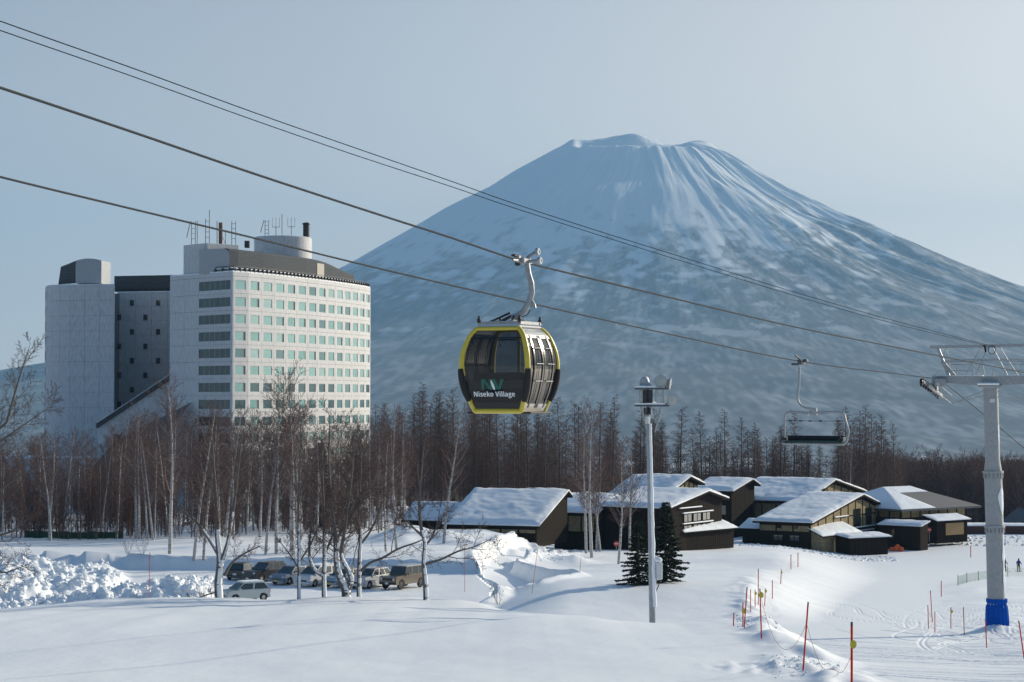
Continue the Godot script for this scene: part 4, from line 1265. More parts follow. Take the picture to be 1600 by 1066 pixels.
	# px, y of the small windows on the recessed wall
	for j in 8:
		for k in 2:
			var px := (206.0 if j % 2 == 0 else 186.0) + 41.0 * k
			var py := 473.5 + 22.6 * j
			var P := at(px, py, 428.0)
			# slide onto the wall plane
			var tt := (r1 - Vector3.ZERO).dot(bsr.z) / P.dot(bsr.z)
			var onw := P * tt
			var wn := put(W, "window", sq[0], M.hotel_joint, Transform3D(bsr, onw - base2 + bsr.z * 0.05))
			part("pane", sq[1], M.dark_glass, wn)
	var sn := MB.new()
	sn.prism(ring3, roof - 0.1, roof + 0.2, lie.translated(-base2))
	sn.prism(PackedVector2Array([Vector2(-69.6, 424.1), Vector2(-85, 428.1), Vector2(-85, 439), Vector2(-61, 439)]), roof - 0.12, roof + 0.18, lie.translated(-base2))
	part("roof_snow", sn, M.piled_snow, W)
	# roof house with rounded top
	var rh := MB.new(); var rhe := MB.new()
	var hb := wall_frame(Vector3(-93, 0, -401), Vector3(-80, 0, -400.2))
	var ho := at(118.5, 443, 401.5) - base2
	var arc := PackedVector2Array([Vector2(0, 0)])
	for i in 9:
		var t := i / 8.0
		arc.append(Vector2(t * 5.2, 4.3 + 0.75 * sin(PI * (0.15 + 0.7 * t))))
	arc.append(Vector2(5.2, 0))
	rhe.prism(arc, -7.0, 0.0, Transform3D(hb, ho))
	part("roof_house", rhe, M.pale_metal, W)
	var side2 := MB.new()
	side2.quad(ho + hb * Vector3(-4.7, 0, -3.6), ho + hb * Vector3(-0.02, 0, 0.02), ho + hb * Vector3(-0.02, 4.6, 0.02), ho + hb * Vector3(-4.2, 3.6, -3.6))
	side2.quad(ho + hb * Vector3(-4.2, 3.6, -3.6), ho + hb * Vector3(-0.02, 4.6, 0.02), ho + hb * Vector3(1.5, 5.0, -5.0), ho + hb * Vector3(-3.0, 4.3, -6.0))
	part("roof_house_side", side2, M.roof_metal, W)
	var lv := MB.new()
	lv.box((r0 + r1) * 0.5 - base2 - bsr.z * 1.6 + Vector3.UP * (roof + 1.9), Vector3(Lr + 3.0, 3.4, 2.2), bsr)
	part("plant_room", lv, M.roof_metal, W)
	var gw := MB.new()
	gw.box((r0 + r1) * 0.5 - base2 - bsr.z * 0.2 + Vector3.UP * (roof + 0.75), Vector3(Lr + 1.0, 0.12, 0.5), bsr)
	for k in 9: gw.box(r1 - base2 + bsr.x * (Lr * (k + 0.5) / 9.0) - bsr.z * 0.3 + Vector3.UP * (roof + 0.5), Vector3(0.5, 0.55, 0.3), bsr)
	part("gutter_walk", gw, M.black_metal, W)
	# sloping hall roof between wing and tower
	var hall := thing("hall_roof", "steep sloping hall roof with snow between the hotel wing and tower", "roof", Vector3(-74, -22, -385))
	var hr := MB.new(); var hs := MB.new(); var hw2 := MB.new()
	var a1h := at(150, 662, 384.0) - hall.position; var b1h := at(268, 584, 380.0) - hall.position
	var inn2 := Vector3(4.0, 0, -26.0)
	var dn := Vector3.DOWN * 0.9
	hr.quad(a1h, b1h, b1h + inn2, a1h + inn2); hr.quad(a1h + dn, b1h + dn, b1h, a1h); hr.quad(a1h + dn, a1h + dn + inn2, b1h + dn + inn2, b1h + dn)
	part("roof", hr, M.black_metal, hall)
	var up := Vector3.UP * 0.25
	hs.quad(a1h + up + inn2 * 0.02, b1h + up + inn2 * 0.02, b1h + inn2 + up, a1h + inn2 + up)
	hs.quad(a1h + inn2 * 0.02, b1h + inn2 * 0.02, b1h + up + inn2 * 0.02, a1h + up + inn2 * 0.02)
	part("roof_snow", hs, M.piled_snow, hall)
	var lo := Vector3.DOWN * 26.0
	hw2.quad(a1h + dn + inn2 * 0.03 + lo, b1h + dn + inn2 * 0.03 + lo, b1h + dn + inn2 * 0.03, a1h + dn + inn2 * 0.03)
	part("wall", hw2, M.hotel_panel, hall)
	# lower dark slope in front
	var a2 := at(178, 690, 372.0) - hall.position; var b2 := at(300, 628, 366.0) - hall.position
	var lo2 := MB.new()
	var drop := Vector3(-6.0, -9.0, 7.0)
	lo2.quad(a2 + drop, b2 + drop, b2, a2); lo2.quad(a2 + drop, a2, a2 + Vector3(0, -9, -1), a2 + drop + Vector3(0, -6, 0))
	part("lower_slope", lo2, M.grey_roof, hall)
	# podium at the foot of the wing
	var pod := thing("hotel_podium", "low grey podium with dark tall windows at the foot of the hotel wing", "building", Vector3(-84, -22, -396))
	var pm := MB.new()
	pm.box(Vector3(-3, 4.0, -2), Vector3(34, 12.0, 8))
	part("wall", pm, M.hotel_panel, pod)
	var psn := MB.new()
	psn.box(Vector3(-3, 10.2, -2), Vector3(34.6, 0.4, 8.6))
	part("roof_snow", psn, M.piled_snow, pod)
	var tw := window_meshes(1.5, 5.5)
	for k in 5:
		var wn := put(pod, "window", tw[0], M.hotel_joint, Transform3D(Basis.IDENTITY, Vector3(-12.0 + 5.4 * k, 4.4, 2.05)))
		part("pane", tw[1], M.dark_glass, wn)

# ---------------------------------------------------------------- lodges
# a snow cover over the quad a-b-c-d (a, b along the eave), uneven on top and rounded at its edges
func snow_slab(a: Vector3, b: Vector3, c: Vector3, d: Vector3, t: float, sd: float) -> MB:
	var mb := MB.new()
	var nx := clampi(int(a.distance_to(b) / 0.42), 6, 46); var ny := clampi(int(a.distance_to(d) / 0.42), 6, 46)
	var g := []
	for j in ny + 1:
		var row := []
		for i in nx + 1:
			var u := float(i) / nx; var v := float(j) / ny
			var p := a.lerp(b, u).lerp(d.lerp(c, u), v)
			var e := minf(minf(u, 1.0 - u) * a.distance_to(b), minf(v, 1.0 - v) * a.distance_to(d))
			var th := t * (0.35 + 0.65 * smoothstep(0.0, 0.7, e))
			th += t * (0.25 * nB.get_noise_2d(p.x * 1.5 + sd, p.z * 1.5) + 0.28 * nA.get_noise_2d(p.x * 5.0 + sd, p.z * 5.0) + 0.16 * nC.get_noise_2d(p.x * 0.9 + sd, p.z * 0.9))
			th = maxf(th, 0.08)
			row.append(p + Vector3.UP * th)
		g.append(row)
	var N := []
	for j in ny + 1:
		var row := []
		for i in nx + 1:
			var dx: Vector3 = g[j][mini(i + 1, nx)] - g[j][maxi(i - 1, 0)]
			var dz: Vector3 = g[mini(j + 1, ny)][i] - g[maxi(j - 1, 0)][i]
			var nn := dx.cross(dz).normalized()
			row.append(nn if nn.y > 0 else -nn)
		N.append(row)
	for j in ny:
		for i in nx:
			var p00: Vector3 = g[j][i]; var p10: Vector3 = g[j][i + 1]; var p11: Vector3 = g[j + 1][i + 1]; var p01: Vector3 = g[j + 1][i]
			mb.trin(p00, p10, p11, N[j][i], N[j][i + 1], N[j + 1][i + 1]); mb.trin(p00, p11, p01, N[j][i], N[j + 1][i + 1], N[j + 1][i])
	for i in nx:
		for q in [[0, a, b], [ny, d, c]]:
			var k: int = q[0]
			var l0 := (q[1] as Vector3).lerp(q[2], float(i) / nx); var l1 := (q[1] as Vector3).lerp(q[2], float(i + 1) / nx)
			if k == 0: mb.quad(l0, l1, g[0][i + 1], g[0][i])
			else: mb.quad(l1, l0, g[k][i], g[k][i + 1])
	for j in ny:
		for q in [[0, a, d], [nx, b, c]]:
			var k: int = q[0]
			var l0 := (q[1] as Vector3).lerp(q[2], float(j) / ny); var l1 := (q[1] as Vector3).lerp(q[2], float(j + 1) / ny)
			if k == 0: mb.quad(l1, l0, g[j][0], g[j + 1][0])
			else: mb.quad(l0, l1, g[j + 1][k], g[j][k])
	return mb

# A gabled house. Its near corner stands at P; the gable wall runs A metres along the local x axis and faces local +z,
# the long eave wall runs B metres back along -z and faces -x. Heights are above the base.
func house(called: String, label: String, P: Vector3, turn: float, A: float, B: float, eL: float, eR: float, ridge: float, f: float, o := {}) -> Node3D:
	var n := thing(called, label, o.get("category", "lodge"), P, deg_to_rad(turn), "lodge buildings")
	var xr := A * f
	var body := MB.new()
	body.prism(PackedVector2Array([Vector2(0, -1.5), Vector2(A, -1.5), Vector2(A, eR), Vector2(xr, ridge), Vector2(0, eL)]), -B, 0.0)
	part("wall", body, M.dark_wood, n)
	var ov: float = o.get("over", 0.8)
	var sL := (ridge - eL) / maxf(xr, 0.01); var sR := (ridge - eR) / maxf(A - xr, 0.01)
	var roofm := MB.new()
	var zf := ov; var zb := -B - ov
	var th := 0.28
	var Lp := Vector3(-ov, eL - ov * sL + 0.06, 0); var Rp := Vector3(A + ov, eR - ov * sR + 0.06, 0); var Tp := Vector3(xr, ridge + 0.06, 0)
	var prof := PackedVector2Array([Vector2(Lp.x, Lp.y), Vector2(Tp.x, Tp.y), Vector2(Rp.x, Rp.y), Vector2(Rp.x, Rp.y + th), Vector2(Tp.x, Tp.y + th), Vector2(Lp.x, Lp.y + th)])
	roofm.prism(prof, zb, zf)
	var rf := part("roof", roofm, M.timber, n)
	var up := Vector3.UP * (th + 0.004)
	var st: float = o.get("snow", 0.5)
	var sm: Material = o.get("snow_mat", M.piled_snow)
	if f > 0.02:
		part("roof_snow", snow_slab(Lp + up + Vector3(0, 0, zb), Lp + up + Vector3(0, 0, zf), Tp + up + Vector3(0, 0, zf), Tp + up + Vector3(0, 0, zb), st, P.x), sm, n)
	if f < 0.98:
		part("roof_snow", snow_slab(Rp + up + Vector3(0, 0, zf), Rp + up + Vector3(0, 0, zb), Tp + up + Vector3(0, 0, zb), Tp + up + Vector3(0, 0, zf), st, P.x + 50.0), sm, n)
	# upper plaster panels between dark posts
	var y0: float = o.get("plaster", -1.0)
	if y0 >= 0.0:
		var k := int(o.get("bays", 6))
		for i in k:
			var xa := A * i / k + 0.13; var xb := A * (i + 1) / k - 0.13
			var ya := (eL + sL * xa if xa < xr else eR + sR * (A - xa)) - 0.3; var yb := (eL + sL * xb if xb < xr else eR + sR * (A - xb)) - 0.3
			var mid: float = o.get("rail", (y0 + eL) * 0.5 + 0.4)
			var top := minf(ya, yb)
			if top < y0 + 0.3: continue
			var m := MB.new()
			if top > mid + 0.5:
				m.prism(PackedVector2Array([Vector2(xa, y0 + 0.1), Vector2(xb, y0 + 0.1), Vector2(xb, mid - 0.1), Vector2(xa, mid - 0.1)]), 0.0, 0.05)
				part("plaster_panel", m, M.plaster, n)
				m = MB.new()
				m.prism(PackedVector2Array([Vector2(xa, mid + 0.1), Vector2(xb, mid + 0.1), Vector2(xb, yb), Vector2(xa, ya)]), 0.0, 0.05)
			else:
				m.prism(PackedVector2Array([Vector2(xa, y0 + 0.1), Vector2(xb, y0 + 0.1), Vector2(xb, yb), Vector2(xa, ya)]), 0.0, 0.05)
			part("plaster_panel", m, M.plaster, n)
			var post := MB.new()
			post.box(Vector3(xa - 0.13, (y0 + ya) * 0.5, 0.06), Vector3(0.2, ya - y0, 0.1))
			part("post", post, M.timber, n)
	var ys: float = o.get("side_plaster", -1.0)
	if ys >= 0.0:
		var k := maxi(3, int(B / 2.2))
		for i in k:
			var m := MB.new()
			m.box(Vector3(-0.025, (ys + eL - 0.35) * 0.5, -B * (i + 0.5) / k), Vector3(0.05, eL - 0.35 - ys, B / k - 0.26))
			part("plaster_panel", m, M.plaster, n)
	# vertical boarding: each board a raised strip, joined where too small to tell apart
	var bd := MB.new()
	var nb := int(A / 0.45)
	for i in nb:
		var x := A * (i + 0.5) / nb
		var top := (eL + sL * x if x < xr else eR + sR * (A - x)) - 0.25
		if y0 >= 0.0: top = minf(top, y0)
		bd.box(Vector3(x, top * 0.5 - 0.5, 0.02), Vector3(A / nb - 0.06, top + 1.0, 0.04))
	var nz := int(B / 0.45)
	for i in nz:
		var top := (ys if ys >= 0.0 else eL - 0.25)
		bd.box(Vector3(-0.02, top * 0.5 - 0.5, -B * (i + 0.5) / nz), Vector3(0.04, top + 1.0, B / nz - 0.06))
	var bo := part("boarding", bd, M.dark_wood, n)
	bo.set_meta("kind", "stuff")
	# windows: [wall, along, y, width, height]
	for q in o.get("windows", []):
		var wm := window_meshes(q[3], q[4], 0.5)
		var tr := Transform3D(Basis.IDENTITY, Vector3(q[1], q[2], 0.12)) if q[0] == "g" else Transform3D(Basis(Vector3.UP, -PI / 2), Vector3(-0.12, q[2], -q[1]))
		var wn := put(n, "window", wm[0], M.timber, tr)
		part("pane", wm[1], M.dark_glass, wn); part("pane", wm[2], M.dark_glass, wn)
	# snow lying on ledges: [along, y, length]
	for q in o.get("ledges", []):
		var m := MB.new()
		m.cbox(Vector3(q[0] + q[2] * 0.5, q[1], 0.2), Vector3(q[2], 0.16, 0.32), 0.05)
		part("ledge_snow", m, M.piled_snow, n)
	return n
func lean_to(label: String, P: Vector3, turn: float, A: float, B: float, hf: float, hb: float, o := {}) -> Node3D:
	# a shed with one slope: low edge to the front
	var n := thing("lean_to", label, "shed", P, deg_to_rad(turn), "lodge buildings")
	var body := MB.new()
	body.prism(PackedVector2Array([Vector2(0, -1.2), Vector2(B, -1.2), Vector2(B, hb), Vector2(0, hf)]), 0.0, A, Transform3D(Basis(Vector3(0, 0, -1), Vector3.UP, Vector3.RIGHT), Vector3.ZERO))
	part("wall", body, o.get("wall", M.dark_wood), n)
	var ov := 0.45
	var s := (hb - hf) / B
	var a := Vector3(-ov, hf - ov * s + 0.02, ov); var b := Vector3(A + ov, hf - ov * s + 0.02, ov); var c := Vector3(A + ov, hb + 0.02 + ov * s, -B - ov * 0.2); var d := Vector3(-ov, hb + 0.02 + ov * s, -B - ov * 0.2)
	var rm := MB.new()
	var up := Vector3.UP * 0.18
	rm.quad(a + up, b + up, c + up, d + up); rm.quad(a, d, c, b); rm.quad(a, b, b + up, a + up); rm.quad(b, c, c + up, b + up); rm.quad(d, a, a + up, d + up)
	part("roof", rm, M.timber, n)
	part("roof_snow", snow_slab(a + up * 1.02, b + up * 1.02, c + up * 1.02, d + up * 1.02, o.get("snow", 0.3), P.z), M.piled_snow, n)
	var bd := MB.new()
	var nb := int(A / 0.5)
	for i in nb: bd.box(Vector3(A * (i + 0.5) / nb, hf * 0.5 - 0.4, 0.02), Vector3(A / nb - 0.07, hf + 0.6, 0.04))
	var bo := part("boarding", bd, o.get("wall", M.dark_wood), n)
	bo.set_meta("kind", "stuff")
	for q in o.get("windows", []):
		var wm := window_meshes(q[2], q[3], 0.5)
		var wn := put(n, "door" if q[3] > 1.7 else "window", wm[0], M.timber, Transform3D(Basis.IDENTITY, Vector3(q[0], q[1], 0.1)))
		part("pane", wm[1], M.dark_glass, wn); part("pane", wm[2], M.dark_glass, wn)
	return n

func placed_house(label: String, px: float, py: float, d: float, turn: float, px_left: float, px_right: float, y_eave: float, px_ridge: float, y_ridge: float, y_right: float, o := {}) -> Vector3:
	var P := at(px, py, d)
	var t := deg_to_rad(turn)
	var along := func(q: float, dx: float, dd: float) -> float:      # metres along a wall until it shows at pixel q
		var u := (q - 800.0) / F
		return (u * d - P.x) / (dx - u * dd)
	var A: float = along.call(px_right, cos(t), sin(t))
	var B: float = along.call(px_left, -sin(t), cos(t))
	var xr: float = along.call(px_ridge, cos(t), sin(t))
	var hgt := func(q: float, y: float, x: float) -> float: return at(q, y, d + x * sin(t)).y - P.y
	var o2 := o.duplicate(true)
	for q in o2.get("windows", []): q[1] = q[1] * (A if q[0] == "g" else B)
	for q in o2.get("ledges", []):
		q[0] = q[0] * A; q[2] = q[2] * A
	house("lodge", label, P, turn, A, B, hgt.call(px, y_eave, 0.0), hgt.call(px_right, y_right, A), hgt.call(px_ridge, y_ridge, xr), xr / A, o2)
	return P
func make_lodges() -> void:
	# each: near corner (pixel, base y, depth), turn, pixels of the left and right ends, eave y, ridge (pixel, y), right eave y
	var c1 := placed_house("timber lodge with beige gable and long snowy roof facing the ski run", 1266, 866, 300.0, 57.0, 1186, 1368, 819, 1342, 776, 789, {"plaster": 3.0, "bays": 9, "rail": 5.0, "side_plaster": 3.3, "windows": [["g", 0.69, 4.6, 2.6, 2.8], ["g", 0.87, 4.6, 2.2, 2.8], ["g", 0.78, 1.6, 4.4, 1.5], ["s", 0.3, 2.3, 1.6, 0.9], ["s", 0.62, 2.3, 1.6, 0.9], ["s", 0.28, 4.0, 0.7, 0.5], ["s", 0.6, 4.0, 0.7, 0.5]], "ledges": [[0.34, 5.1, 0.2], [0.6, 3.1, 0.36], [0.6, 2.5, 0.34]], "snow": 0.42})
	lean_to("low lean-to with a snowy roof against the beige gable", c1 + Vector3(1.6, 0.0, 0.9), 50.0, 11.0, 3.2, 2.7, 3.9, {"wall": M.plaster, "windows": [[5.0, 1.2, 1.6, 2.0], [8.0, 1.2, 1.2, 2.0]]})
	lean_to("small dark shed with snowy flat roof in front of the lean-to", at(1328, 869, 299.0), 28.0, 7.2, 3.4, 2.5, 2.8, {"snow": 0.35})
	placed_house("tall lodge behind the beige gable with the highest snowy roof", 1258, 858, 326.0, 57.0, 1146, 1345, 785, 1299, 753, 770, {"plaster": 6.2, "bays": 8, "side_plaster": 3.0, "windows": [["s", 0.45, 4.2, 2.6, 2.2], ["s", 0.75, 4.2, 2.4, 1.6]], "snow": 0.45})
	placed_house("lodge wing with a flat-looking snow roof left of the highest roof", 1143, 846, 322.0, 57.0, 1086, 1178, 769, 1170, 752, 758, {"snow": 0.45, "windows": [["s", 0.3, 5.0, 2.2, 1.6], ["s", 0.7, 5.0, 2.2, 1.6]]})
	lean_to("little porch with a snowy roof left of the beige gable house", at(1160, 848, 308.0), -33.0, 5.0, 3.0, 2.2, 3.2, {"snow": 0.35})
	# black boarded house by the mast
	var c3 := placed_house("black boarded lodge with snow ledges under its gable beside the mast", 1042, 850, 262.0, 57.0, 945, 1127, 797, 1100, 771, 781, {"snow": 0.48, "windows": [["g", 0.36, 3.1, 2.3, 1.1], ["g", 0.53, 3.1, 2.3, 1.1], ["g", 0.70, 3.1, 2.3, 1.1], ["g", 0.36, 1.7, 2.3, 0.9], ["g", 0.53, 1.7, 2.3, 0.9], ["g", 0.70, 1.7, 2.3, 0.9]], "ledges": [[0.26, 2.4, 0.55], [0.26, 3.8, 0.55], [0.2, 4.5, 0.4]]})
	lean_to("snow-roofed lean-to at the foot of the black boarded lodge", at(1068, 850, 266.0), 50.0, 12.0, 2.2, 1.5, 2.2, {"snow": 0.4})
	placed_house("lodge whose broad snow roof rises behind the mast", 1040, 845, 290.0, 57.0, 962, 1090, 775, 1072, 748, 757, {"snow": 0.45, "plaster": 7.0, "bays": 7})
	# low houses on the left
	placed_house("low lodge with one wide snow-laden roof above the drift", 838, 838, 250.0, 71.0, 700, 886, 824, 882, 771, 776, {"snow": 0.45, "side_plaster": 0.35, "over": 0.6})
	placed_house("dark low lodge between the wide snow roof and the birches", 930, 843, 266.0, 66.0, 866, 962, 803, 956, 778, 782, {"snow": 0.48, "side_plaster": 1.0})
	placed_house("small lodge with a snowy roof at the left end of the group", 700, 840, 262.0, 66.0, 640, 716, 812, 714, 790, 793, {"snow": 0.42})
	# broad hipped house on the right
	var c4 := at(1408, 845, 318.0)
	var hp := thing("lodge", "broad hip-roofed lodge with thin snow and bare grey roofing at right", "lodge", c4, deg_to_rad(38.0), "lodge buildings")
	var body := MB.new()
	body.box(Vector3(8.0, 1.9, -7.0), Vector3(16.0, 6.2, 14.0))
	part("wall", body, M.dark_wood, hp)
	var e := 5.0; var rt := 8.1
	var q0 := Vector3(-1.3, e, 1.3); var q1 := Vector3(18.4, e, 1.3); var q2 := Vector3(18.4, e, -15.3); var q3 := Vector3(-1.3, e, -15.3)
	var t0 := Vector3(3.6, rt, -7.0); var t1 := Vector3(10.4, rt, -7.0)
	var dn := Vector3.DOWN * 0.3
	var rr := MB.new()
	rr.quad(q0, q1, t1, t0); rr.tri(q1, q2, t1); rr.quad(q2, q3, t0, t1); rr.tri(q3, q0, t0)
	for s in [[q0, q1], [q1, q2], [q2, q3], [q3, q0]]: rr.quad(s[0] + dn, s[1] + dn, s[1], s[0])
	rr.quad(q3 + dn, q2 + dn, q1 + dn, q0 + dn)
	part("roof", rr, M.grey_roof, hp)
	var ridge := Vector3.UP * 0.03
	part("roof_snow", snow_slab(q0 + ridge, q0.lerp(q1, 0.42) + ridge, t0.lerp(t1, 0.05) + ridge, t0 + ridge, 0.16, 3.0), M.piled_snow, hp)
	part("roof_snow", snow_slab(q0.lerp(t0, 0.72).lerp(q1.lerp(t1, 0.72), 0.25) + ridge, q0.lerp(t0, 0.72).lerp(q1.lerp(t1, 0.72), 0.95) + ridge, t1 + ridge, t0 + ridge, 0.16, 9.0), M.piled_snow, hp)
	part("roof_snow", snow_slab(q3 + ridge, q0 + ridge, t0 + ridge, t0 + ridge + Vector3(0, 0, -0.05), 0.1, 5.0), M.piled_snow, hp)
	for i in 7:
		var m := MB.new()
		m.box(Vector3(1.2 + 2.25 * i, 4.1, 0.03), Vector3(1.9, 1.0, 0.06))
		part("plaster_panel", m, M.plaster, hp)
		var wm := window_meshes(1.7, 1.2, 0.5)
		var wn := put(hp, "window", wm[0], M.timber, Transform3D(Basis.IDENTITY, Vector3(1.2 + 2.25 * i, 2.6, 0.06)))
		part("pane", wm[1], M.dark_glass, wn); part("pane", wm[2], M.dark_glass, wn)
	for i in 6:
		var m := MB.new()
		m.box(Vector3(-0.03, 4.1, -1.2 - 2.3 * i), Vector3(0.06, 0.9, 1.9))
		part("plaster_panel", m, M.plaster, hp)
	var lt := lean_to("snow-roofed lean-to with a pale board panel at the far right lodge", at(1464, 838, 317.0), 38.0, 7.5, 2.5, 2.3, 2.9)
	var pb := MB.new()
	pb.box(Vector3(4.3, 1.0, 0.07), Vector3(4.4, 1.9, 0.06))
	part("board_panel", pb, M.ply, lt)
	lean_to("dark porch on the left flank of the hip-roofed lodge", at(1376, 846, 314.0), -40.0, 7.0, 2.4, 2.5, 3.0, {"windows": [[2.0, 1.2, 1.2, 1.6]]})
	lean_to("square dark shed at the corner of the hip-roofed lodge", at(1413, 850, 313.0), 20.0, 3.2, 3.0, 3.0, 3.2)
	var lw := thing("roof_terrace", "long low snow-topped roof at the right edge beyond the lodges", "building", at(1500, 834, 345.0), 0.0)
	var lm := MB.new(); lm.box(Vector3(7.0, 0.1, -2.0), Vector3(22.0, 2.4, 4.0)); part("wall", lm, mat("red_wall", Color(0.09, 0.035, 0.03), 0.8), lw)
	part("roof_snow", snow_slab(Vector3(-4.4, 1.31, 0.3), Vector3(18.3, 1.31, 0.3), Vector3(18.3, 1.31, -4.3), Vector3(-4.4, 1.31, -4.3), 0.35, 2.0), M.piled_snow, lw)
	house("lodge", "grey hipped roof half hidden behind the lift tower at the right edge", at(1603, 832, 352.0), 30.0, 9.0, 6.0, 0.7, 0.7, 3.4, 0.5, {"snow": 0.06, "snow_mat": M.grey_roof})

# ---------------------------------------------------------------- lift
const ROPE_DIR := Vector3(0.447, 0, -0.894)       # away from the camera, down the line
const ROPE_OUT := Vector3(0.894, 0, 0.447)        # across the line, to the right
const TOWER := Vector3(27.4, 0, -113.0)
# the point of the upright plane through org along the line that shows at this pixel
func on_line(org: Vector3, px: float, py: float) -> Vector3:
	var u := (px - 800.0) / F
	# x = org.x + s * dx, depth = -org.z + s * -dz
	var s := (u * -org.z - org.x) / (ROPE_DIR.x - u * -ROPE_DIR.z)
	return at(px, py, -(org.z + ROPE_DIR.z * s))
func rope_path(org: Vector3, px: Array) -> Array:
	var raw := []
	for q in px: raw.append(on_line(org, q[0], q[1]))
	var out := []
	for i in raw.size() - 1:
		for k in 8:
			var t := k / 8.0
			out.append((raw[i] as Vector3).cubic_interpolate(raw[i + 1], raw[maxi(i - 1, 0)], raw[mini(i + 2, raw.size() - 1)], t))
	out.append(raw[-1])
	return out
func rope_mesh(path: Array, r: float) -> MB:
	var mb := MB.new()
	var rad := []
	for i in path.size(): rad.append(r)
	mb.tube(path, rad, 8, true)
	return mb
var left_line := TOWER - ROPE_OUT * 3.4
var right_line := TOWER + ROPE_OUT * 3.4
func make_ropes() -> void:
	var low := rope_path(left_line, [[-260, 210], [0, 276.5], [200, 325], [400, 372.8], [600, 421.5], [800, 467.5], [1040, 521], [1249, 564.5], [1400, 584], [1443, 589.5], [1466, 594], [1485, 606], [1540, 650], [1600, 700]])
	single("haul_rope", rope_mesh(low, 0.026), M.steel_rope, "grey steel rope carrying the chair, lowest of the lines", "rope")
	var up := rope_path(right_line, [[-260, 52], [0, 137], [200, 204], [400, 272.5], [600, 338], [700, 370], [800, 404], [818, 409], [840, 415], [1030, 461], [1240, 510.5], [1400, 542.8], [1600, 582], [1690, 598]])
	single("haul_rope", rope_mesh(up, 0.026), M.steel_rope, "grey steel rope carrying the gondola cabin", "rope")
	var c1 := rope_path(TOWER - ROPE_OUT * 0.15, [[-260, -62], [0, 33], [200, 104], [400, 177], [540, 226], [700, 281.5], [800, 317], [930, 359.5], [1060, 400], [1240, 456], [1400, 502], [1545, 539.5]])
	single("signal_cable", rope_mesh(c1, 0.012), M.cable_black, "thin black cable, uppermost of the lines", "cable")
	var c2 := rope_path(TOWER + ROPE_OUT * 0.15, [[-260, -44], [0, 47.5], [200, 117], [400, 189], [555, 242.5], [700, 290], [820, 330.5], [1030, 397], [1240, 461.5], [1400, 506.5], [1541, 540]])
	single("signal_cable", rope_mesh(c2, 0.011), M.cable_black, "thin black cable just under the uppermost one", "cable")

const CAB_X := [[0.0, 0.66], [0.24, 0.77], [0.6, 0.885], [1.08, 0.965], [1.45, 0.945], [1.8, 0.84], [2.0, 0.73], [2.13, 0.60]]
const CAB_Z := [[0.0, 0.66], [0.24, 0.72], [0.6, 0.80], [1.08, 0.86], [1.45, 0.85], [1.8, 0.78], [2.0, 0.72], [2.13, 0.66]]
func cab(y: float, sx: float, sz: float) -> Vector3:
	return Vector3(curve(CAB_X, y) * sx, y, curve(CAB_Z, y) * sz)
# strip of the cabin's skin: on the end (face z) or side (face x), between fractions of the width, out by k
func cab_strip(mb: MB, face: String, s: float, y0: float, y1: float, f0: float, f1: float, k: float, th := 0.0) -> void:
	var n := maxi(2, int((y1 - y0) / 0.08))
	var g := func(y: float, f: float, kk: float) -> Vector3:
		var p := Vector3(curve(CAB_X, y) * f, y, (curve(CAB_Z, y) + 0.03 * (1.0 - f * f) + kk) * s) if face == "z" else Vector3((curve(CAB_X, y) + 0.015 * (1.0 - f * f) + kk) * s, y, curve(CAB_Z, y) * f)
		return p
	var m := 6 if absf(f1 - f0) > 0.5 else 1
	for j in n:
		var ya := lerpf(y0, y1, float(j) / n); var yb := lerpf(y0, y1, float(j + 1) / n)
		for i in m:
			var fa := lerpf(f0, f1, float(i) / m); var fb := lerpf(f0, f1, float(i + 1) / m)
			var A: Vector3 = g.call(ya, fa, k); var B: Vector3 = g.call(ya, fb, k); var C: Vector3 = g.call(yb, fb, k); var D: Vector3 = g.call(yb, fa, k)
			var flip := (face == "z") != (s > 0)
			if flip: mb.quad(B, A, D, C)
			else: mb.quad(A, B, C, D)
			if th > 0.0:
				var A2: Vector3 = g.call(ya, fa, k - th); var B2: Vector3 = g.call(ya, fb, k - th); var C2: Vector3 = g.call(yb, fb, k - th); var D2: Vector3 = g.call(yb, fa, k - th)
				if i == 0: mb.quad(A2, A, D, D2)
				if i == m - 1: mb.quad(B, B2, C2, C)
				if j == 0: mb.quad(A2, B2, B, A)
				if j == n - 1: mb.quad(D, C, C2, D2)
func text_mesh(s: String, width: float, depth := 0.008) -> ArrayMesh:
	var t := TextMesh.new()
	var f := SystemFont.new()
	f.font_names = PackedStringArray(["Droid Sans"])
	f.font_weight = 700
	t.font = f; t.text = s; t.font_size = 64; t.depth = 1.0; t.pixel_size = 0.05
	var box := t.get_aabb()
	var k := width / box.size.x
	var st := SurfaceTool.new()
	st.append_from(t, 0, Transform3D(Basis.from_scale(Vector3(k, k, depth)), Vector3(-box.get_center().x * k, -box.position.y * k, 0)))
	return st.commit()
